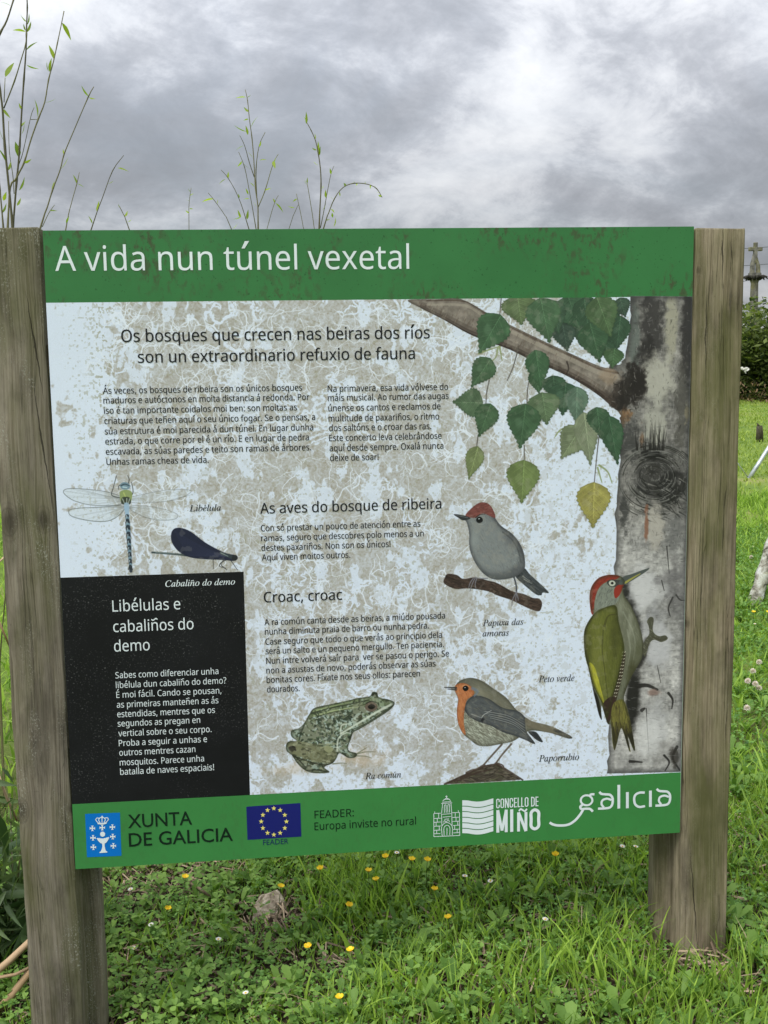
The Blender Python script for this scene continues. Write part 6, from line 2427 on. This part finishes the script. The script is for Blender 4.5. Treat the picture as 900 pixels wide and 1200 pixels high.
shoot('bamboo_shoot', 1.7, [([(368.3, 268), (364.7, 242.8), (359.6, 212.5)], 1.0, .7, True)], [((360, 217), (356, 211)), ((360, 215), (360, 208))], 'thin shoot left of the upright leafy one above vexetal', 'bamboo', GB)
shoot('bamboo_shoot', 1.7, [([(355.7, 268), (351, 244), (347.3, 227)], .9, .6, True), ([(338.7, 268), (345, 250), (349.5, 240)], .9, .6, True)], [((345, 243), (336.5, 243)), ((348, 233), (343, 236))], 'pair of crossing hair-thin shoots between the two taller clusters', 'bamboo', GB)
shoot('bramble_cane', 1.5, [([(379, 268), (385, 250), (392, 232.7), (402, 219.7), (415.3, 214.7), (431, 216), (441.3, 221), (447.8, 231.3)], 1.4, .9, True)],
      [((405, 218), (404, 215.5)), ((415, 214.5), (415, 212)), ((428, 215.5), (428, 212.5)), ((434, 217), (434, 220)), ((441, 221), (438.5, 218)), ((445, 226), (442, 226)), ((447, 230), (444.5, 229.5)), ((398, 225), (398.5, 231)), ((388, 245), (392, 248)), ((418, 215), (418, 218.5)), ((390, 233), (387, 231)), ((382, 258), (386, 257.5)), ((391, 266), (395, 256)), ((390, 255), (388.5, 248))],
      'dark arching bramble cane bending to the right above the board', 'bramble')

# dark bamboo foliage behind the left post, low
def low_clump():
    base = Vector((-.34, .55, float(ground_z(-.34, .55))))
    root = empty('bamboo_clump', base)
    rr = random.Random(8)
    for k in range(13):
        x0 = rr.uniform(-.28, .24)
        top = Vector((x0 * 1.5 + rr.uniform(-.1, .1), rr.uniform(-.25, .25), rr.uniform(.35, .62)))
        tube_obj('stem', [(x0 * .3, 0, -.03), (x0, top.y * .5, top.z * .5), tuple(top)], [.004, .003, .0015], root, m_culm, 6)
        for j in range(20):
            t = rr.uniform(.15, 1.0)
            p = Vector((x0 * .3, 0, 0)).lerp(top, t) + Vector((rr.uniform(-.05, .05), rr.uniform(-.05, .05), 0))
            d = Vector((rr.uniform(-1, 1), rr.uniform(-1, .5), rr.uniform(-1.1, .15))).normalized() * rr.uniform(.09, .17)
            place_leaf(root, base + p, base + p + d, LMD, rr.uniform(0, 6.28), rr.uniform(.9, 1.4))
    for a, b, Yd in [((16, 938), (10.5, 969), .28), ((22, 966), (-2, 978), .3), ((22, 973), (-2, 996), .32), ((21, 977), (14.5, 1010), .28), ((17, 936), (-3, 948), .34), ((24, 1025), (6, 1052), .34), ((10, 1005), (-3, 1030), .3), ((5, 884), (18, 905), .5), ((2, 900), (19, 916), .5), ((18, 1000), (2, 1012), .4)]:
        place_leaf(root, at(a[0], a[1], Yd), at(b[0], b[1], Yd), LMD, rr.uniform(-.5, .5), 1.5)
    tag(root, 'low dark bamboo with hanging glossy leaves behind the left post', 'bamboo')


low_clump()
# dry canes at the left edge
m_cane = m_leaf('dry_cane', (.36, .24, .13), (.55, .40, .26), 0, .6, 'both')
for k, (pp, w, lb) in enumerate([([(-14, 1147), (12, 1125), (36, 1102), (60, 1080)], 7.5, 'thick tan dry cane, the upper one behind the left post'), ([(-10, 1192), (14, 1166), (36, 1138), (60, 1112)], 8, 'thick tan dry cane, the lower one behind the left post'),
                                 ([(-5, 1146), (18, 1142), (34, 1134)], 3.5, 'thin grey dry stick between the two tan canes'), ([(-3, 905), (8, 935), (20, 962)], 3, 'thin brown stalk slanting down in front of the dark bamboo'), ([(-3, 725), (6, 745), (13, 762)], 2.4, 'thin brown stalk at the left edge beside the post'),
                                 ([(-3, 660), (3, 655), (8, 648)], 2.0, 'thin grey stalk at the left edge in front of the meadow')]):
    Yk = .25 if k < 3 else .6
    P = [at(p[0], p[1], Yk + .02 * i) for i, p in enumerate(pp)]
    r = w * (P[0] - CAM).length / FPX / 2
    root = tube_obj('dry_cane', [p - P[0] for p in P], [r, r, r * .9, r * .8][:len(P)], None, m_cane, 7)
    root.location = P[0]
    tag(root, lb, 'dry cane')
# twigs and dead leaves in the gap under the left of the board
m_twig = m_leaf('twig', (.10, .07, .045), (.22, .16, .11), 0, .8, 'both')
for pp, w, lb, h in [([(211, 1016), (222, 1034), (238, 1044), (248, 1053)], 3.0, 'bent brown twig rising to the board edge beside the long-stemmed buttercup', .06), ([(164, 1093), (185, 1097), (212, 1103)], 2.0, 'pale straight twig lying above the fallen brown leaf', .02), ([(206, 1178), (214, 1166), (222, 1156)], 2.6, 'short pale twig standing at an angle near the bottom of the turf', .03),
                     ([(196, 1062), (200, 1040), (206, 1018)], 1.4, 'thin dead stalk in the dark gap', .05), ([(350, 1085), (356, 1100), (354, 1120)], 2.4, 'dry upright stalk below the rock', .04), ([(268, 1180), (250, 1192), (238, 1204)], 2.2, 'brown twig cut by the bottom of the photo', .02), ([(535, 1122), (539, 1140), (540, 1165)], 2.2, 'pale dry grass stalk standing in the turf centre', .05)]:
    P = [on_ground(p[0], p[1], h) for p in pp]
    r = w * (P[0] - CAM).length / FPX / 2
    o = tube_obj('twig', [p - P[0] for p in P], r, None, m_twig, 6)
    o.location = P[0]
    tag(o, lb, 'twig')


def dead_leaf(px, py, Lpx, ang, lb):
    p = on_ground(px, py, .02)
    L = Lpx * (p - CAM).length / FPX
    V, F = [], []
    for i, (u, w) in enumerate([(-.5, .05), (-.3, .6), (0, 1), (.3, .7), (.5, .05)]):
        for s in (-1, 0, 1):
            V.append((u * L, s * w * L * .16, abs(s) * w * L * .1 + .01 * math.sin(u * 6)))
    for i in range(4):
        for j in range(2):
            a = i * 3 + j
            F.append((a, a + 1, a + 4, a + 3))
    me = bpy.data.meshes.new('dead_leaf')
    me.from_pydata(V, [], F)
    o = link('dead_leaf', me, None, m_dead)
    o.location = p
    o.rotation_euler = (-.5, 0, ang)
    tag(o, lb, 'dead leaf')


m_dead = m_leaf('dead_leaf', (.16, .10, .06), (.26, .18, .12), .1, .8, 'both')
dead_leaf(200, 1101, 24, .0, 'curled brown dead leaf lying on the soil below the pale twig')
dead_leaf(162, 1132, 18, -.5, 'brown dead leaf on the soil right of the left post')
dead_leaf(175, 1086, 10, .8, 'small pinkish dead leaf next to the white daisy')

# ------------------------------------------------------------------
# right edge: log, guy pole, stump, hedge, cross, cables
# ------------------------------------------------------------------
def build_log():
    a = on_ground(884, 707, .02)
    b = at(905, 640, a.y + .12)
    c = at(935, 560, a.y + .3)
    r = 12.5 * (a - CAM).length / FPX / 1.0 * .62
    n = NT('pale_bark')
    co = n.tc()
    k = n.ramp(n.noise(co, 16, 6, .65, .4), [(.36, (.05, .045, .035)), (.46, (.26, .25, .20)), (.56, (.46, .47, .42)), (.7, (.62, .64, .62))])
    k = n.mix(n.ramp(n.noise(co, 7, 3, .5), [(.5, 0.0), (.65, .6)]), k, (.22, .24, .10))
    n.base(k, .9)
    n.bump(n.noise(co, 30, 5, .6), .8, .02)
    P = [a - (b - a) * .25, a, a.lerp(b, .5), b, b.lerp(c, .5), c]
    sm = smooth_open(np.array([tuple(p) for p in P]), 3)
    o = tube_obj('fallen_log', [Vector(p) - a for p in sm], [r * (1 + .14 * math.sin(i * 2.3)) for i in range(len(sm))], None, n.m, 14)
    o.location = a
    tag(o, 'pale lichen-crusted log propped up out of the grass at the right edge', 'log')
    # stub underneath
    st = tube_obj('branch_stub', [(.10, -.02, .03), (.16, -.04, .0), (.2, -.05, -.06)], [r * .55, r * .5, r * .45], o, m_twig, 8)


build_log()


def build_pole():
    a = on_ground(877, 562, .02)
    b = at(900, 526, a.y + .1)
    d = b - a
    n = NT('galvanised_steel')
    n.p.inputs['Metallic'].default_value = .6
    n.base(n.ramp(n.noise(n.tc(), 12, 4), [(.35, (.34, .38, .40)), (.65, (.55, .60, .62))]), .5)
    root = empty('metal_pole', a)
    r = 4.6 * (a - CAM).length / FPX / 2
    tube_obj('tube', [Vector((0, 0, 0)), d * .5, d, d * 2.6], r, root, n.m, 12)
    tube_obj('end_cap', [d * -.03, d * .02], r * 1.15, root, n.m, 12)
    w = at(866, 545, a.y)
    tube_obj('guy_wire', [Vector((0, 0, .02)), (w - a), (w - a) * 2.2], .006, root, n.m, 5)
    tag(root, 'slanting grey metal pole with a thin wire on the lawn at the right edge', 'pole')
    s = on_ground(890, 517, 0)
    m = m_wood('stump_wood', (.05, .04, .03), (.12, .10, .075), 5)
    k = (s - CAM).length / FPX
    o = empty('wooden_stump', s)
    tube_obj('stake', [(0, 0, -.05), (0, 0, 9 * k), (-.6 * k, 0, 17 * k)], [4.2 * k, 3.8 * k, 3.2 * k], o, m, 9)
    tube_obj('splinter', [(-1 * k, 0, 16 * k), (-3.2 * k, 0, 20 * k)], [1.6 * k, .6 * k], o, m, 6)
    tag(o, 'small weathered wooden stump standing alone on the far lawn', 'stump')


build_pole()

m_hl = m_leaf('hedge_leaf', (.020, .042, .012), (.19, .24, .06), .35, .55)
m_hl2 = m_leaf('hedge_leaf_light', (.06, .10, .022), (.19, .23, .06), .3, .55)
m_bark = m_flat('hedge_bark', (70, 58, 46), .3, .9, k=1)
m_brack = m_leaf('dry_bracken', (.07, .045, .025), (.20, .14, .075), .1, .85)


def crown_mesh(name, seed, W, D, Hh, n, size, mat):
    r = np.random.RandomState(seed)
    lumps = []
    for i in range(26):
        a, b = r.rand() * 6.28, r.rand()
        lumps.append((math.cos(a) * W * .36 * math.sqrt(r.rand()) * 1.3, math.sin(a) * D * .36 * math.sqrt(r.rand()) * 1.3, Hh * (.12 + .72 * b), .17 * Hh + .16 * W * r.rand()))
    lumps = np.array(lumps)
    k = r.randint(len(lumps), size=n)
    d = r.randn(n, 3)
    d /= np.linalg.norm(d, axis=1)[:, None]
    rad = lumps[k, 3] * (.55 + .55 * r.rand(n) ** .5)
    P = lumps[k, :3] + d * rad[:, None]
    P[:, 2] = np.abs(P[:, 2])
    stray = r.rand(n) < .03
    P[stray, 2] += r.rand(stray.sum()) * .25 * Hh * .6
    S = size * (.5 + r.rand(n))
    t1 = r.randn(n, 3)
    t1 /= np.linalg.norm(t1, axis=1)[:, None]
    t2 = np.cross(t1, r.randn(n, 3))
    t2 /= np.linalg.norm(t2, axis=1)[:, None]
    V = np.zeros((n, 4, 3), np.float32)
    V[:, 0] = P - t1 * S[:, None]
    V[:, 1] = P + t2 * S[:, None] * .45
    V[:, 2] = P + t1 * S[:, None]
    V[:, 3] = P - t2 * S[:, None] * .45
    f = np.arange(n)[:, None] * 4 + np.arange(4)[None, :]
    me = np_mesh(name, V.reshape(-1, 3), [f])
    me.materials.append(mat)
    return me


CR = [crown_mesh('crown', 1, 4.6, 2.6, 2.9, 24000, .085, m_hl), crown_mesh('crown', 2, 4.4, 2.4, 2.6, 18000, .085, m_hl), crown_mesh('crown', 3, 3.2, 2.2, 1.7, 7000, .06, m_hl2)]
tv, tf, tcp = tube([(0, 0, -.1), (.05, 0, .6), (.1, .1, 1.3), (.0, .1, 1.9)], [.09, .07, .05, .02], 8)
TM = bpy.data.meshes.new('trunk')
TM.from_pydata([tuple(v) for v in tv], [], tf + tcp)
TM.materials.append(m_bark)
bushes = [(16.9, 25.5, 0, .98, 'dark green bush straight below the stone cross at the right edge'), (13.6, 26.2, 0, 1.12, 'dark bush in the hedge hidden behind the right post'), (20.6, 25.2, 1, 1.05, 'dark bush at the right end of the hedge outside the frame'),
          (15.6, 24.6, 2, .8, 'lighter green shrub in front of the dark bush beside the right post'), (18.2, 24.4, 2, .9, 'lighter green shrub in front of the hedge at the frame edge'),
          (9.2, 27, 0, .8, 'hedge bush behind the right half of the board'), (5.0, 27.5, 1, .8, 'hedge bush behind the middle of the board'), (.8, 28, 0, .75, 'hedge bush behind the left half of the board'), (-3.6, 28, 1, .8, 'hedge bush behind the title of the board'), (-8, 27.5, 0, .8, 'hedge bush behind the left post')]
for k, (x, y, c, s, lb) in enumerate(bushes):
    root = empty('hedge_bush', (x, y, float(ground_z(x, y)) - .05))
    root.rotation_euler = (0, 0, (k * 1.3) % 1.2 - .6)
    root.scale = (s, s, s * .70)
    for nm, me in (('trunk', TM), ('crown', CR[c])):
        link(nm, me, root)
    tag(root, lb, 'bush', 'bushes of the far hedge')
n_ = 5000
r_ = np.random.RandomState(77)
X = r_.uniform(-9, 22, n_)
Y = 23.3 + r_.rand(n_) * 1.6
C = np.stack([X, Y, ground_z(X, Y) + r_.rand(n_) ** 2 * .5], 1)
o = leaflets('dry_bracken', C, r_.rand(n_) * 6.28, .07 + .1 * r_.rand(n_), .02 + .03 * r_.rand(n_), r_.uniform(-.6, 1.2, n_), m_brack)
tag(o, 'brown dead bracken along the foot of the hedge', 'undergrowth', kind='stuff')
# white blossom on the hedge
wp = at(874, 432, 24.2)
wroot = empty('white_blossom', wp)
wm = petal_mesh(.14, .07, .1)
wm.materials.append(m_white)
for k in range(6):
    p = link('petal', wm, wroot)
    p.rotation_euler = (math.pi / 2 + random.uniform(-.4, .4), random.uniform(-.6, .9), k * .9)
    p.location = (random.uniform(-.08, .08), 0, random.uniform(-.08, .08))
tag(wroot, 'white blossom on the dark hedge right beside the post', 'blossom')

# stone wayside cross
def build_cross():
    Yc = 29.0
    n = NT('granite')
    co = n.tc()
    k = n.ramp(n.noise(co, 7, 6, .65), [(.35, (.07, .07, .06)), (.5, (.15, .145, .12)), (.65, (.24, .23, .19))])
    k = n.mix(n.ramp(n.noise(co, 2.5, 4, .6), [(.48, 0.0), (.62, .7)]), k, (.20, .19, .08))
    n.base(k, .95)
    g = n.m
    dk = m_flat('dark_lichen_stone', (52, 50, 44), .35, .95, k=1)
    top = at(885.5, 284, Yc)
    s = (top - CAM).length / FPX        # metres per photo pixel
    base = Vector((top.x, Yc, float(ground_z(top.x, Yc))))
    hz = (top.z - base.z)
    root = empty('stone_cross', base)

    def blk(name, x0, x1, z0, z1, d, mat, bev=.3, parent=root, dx=0):
        me = box_mesh(name, x0 * s, x1 * s, -d * s / 2, d * s / 2, hz - z1 * s, hz - z0 * s, bev * s, 2)
        return link(name, me, parent, mat)
    blk('cross_upright', -2, 2, 0, 22, 3.4, g, .5)
    arms = blk('cross_arm', -7.6, 7.6, 5.0, 9.2, 3.2, g, .6)
    # carved figures under the arms
    for nm, x, z0, z1, w in (('carved_figure', -3.0, 12, 33, 4.6), ('carved_figure', 3.6, 16, 33, 4.4)):
        V, F, Cc = tube([(x * s, 0, hz - z1 * s), (x * s * .9, 0, hz - (z0 + z1) / 2 * s), (x * .5 * s, 0, hz - (z0 + 3) * s), (x * .45 * s, 0, hz - z0 * s)], [w * s * .62, w * s * .55, w * s * .38, w * s * .28], 9)
        me = bpy.data.meshes.new(nm)
        me.from_pydata([tuple(v) for v in V], [], F + Cc)
        link(nm, me, root, g)
    V, F, Cc = tube([(0, 0, hz - 43 * s), (0, 0, hz - 39 * s), (0, 0, hz - 35 * s), (0, 0, hz - 32.5 * s)], [4.2 * s, 5.6 * s, 7.4 * s, 7.2 * s], 8)
    me = bpy.data.meshes.new('capital')
    me.from_pydata([tuple(v) for v in V], [], F + Cc)
    link('capital', me, root, g)
    for k in range(8):          # curled leaves of the capital, black with lichen
        a = k * math.pi / 4 + .3
        c, si = math.cos(a), math.sin(a)
        tube_obj('capital_leaf', [(c * 5 * s, si * 5 * s, hz - 39 * s), (c * 9 * s, si * 9 * s, hz - 36 * s), (c * 12 * s, si * 12 * s, hz - 37 * s), (c * 13.4 * s, si * 13.4 * s, hz - 39.5 * s)], [2.0 * s, 1.9 * s, 1.3 * s, .5 * s], root, dk, 6)
    V, F, Cc = tube([(0, 0, 0), (0, 0, hz * .5), (0, 0, hz - 43 * s)], [5.6 * s, 5 * s, 4.2 * s], 8)
    me = bpy.data.meshes.new('shaft')
    me.from_pydata([tuple(v) for v in V], [], F + Cc)
    link('shaft', me, root, g)
    for k in range(3):
        w = (.55 + .28 * (2 - k))
        me = box_mesh('step', -w, w, -w, w, -.1 + k * .22, .12 + k * .22 - .002, .02, 2)
        link('step', me, root, g)
    tag(root, 'carved stone wayside cross on a column rising above the hedge', 'stone cross')


build_cross()

# overhead cables far behind
m_cab = m_flat('cable', (90, 92, 98), .1, .6, k=1)
for (xa, ya, xb, yb, lb) in [(840, 294, 930, 289, 'upper thin overhead cable crossing behind the cross arms'), (840, 314, 930, 309, 'middle thin overhead cable crossing behind the carved figures'), (820, 340, 930, 320, 'lowest thin overhead cable slanting behind the column')]:
    A_, B_ = at(xa, ya, 42), at(xb, yb, 42)
    d = B_ - A_
    P = []
    for i in range(25):
        t = -5 + 7 * i / 24
        p = A_ + d * t
        p.z += .010 * (t + 1.5) ** 2
        P.append(p)
    o = tube_obj('overhead_cable', [p - A_ for p in P], .014, None, m_cab, 5)
    o.location = A_
    tag(o, lb, 'cable', 'overhead cables in the distance')
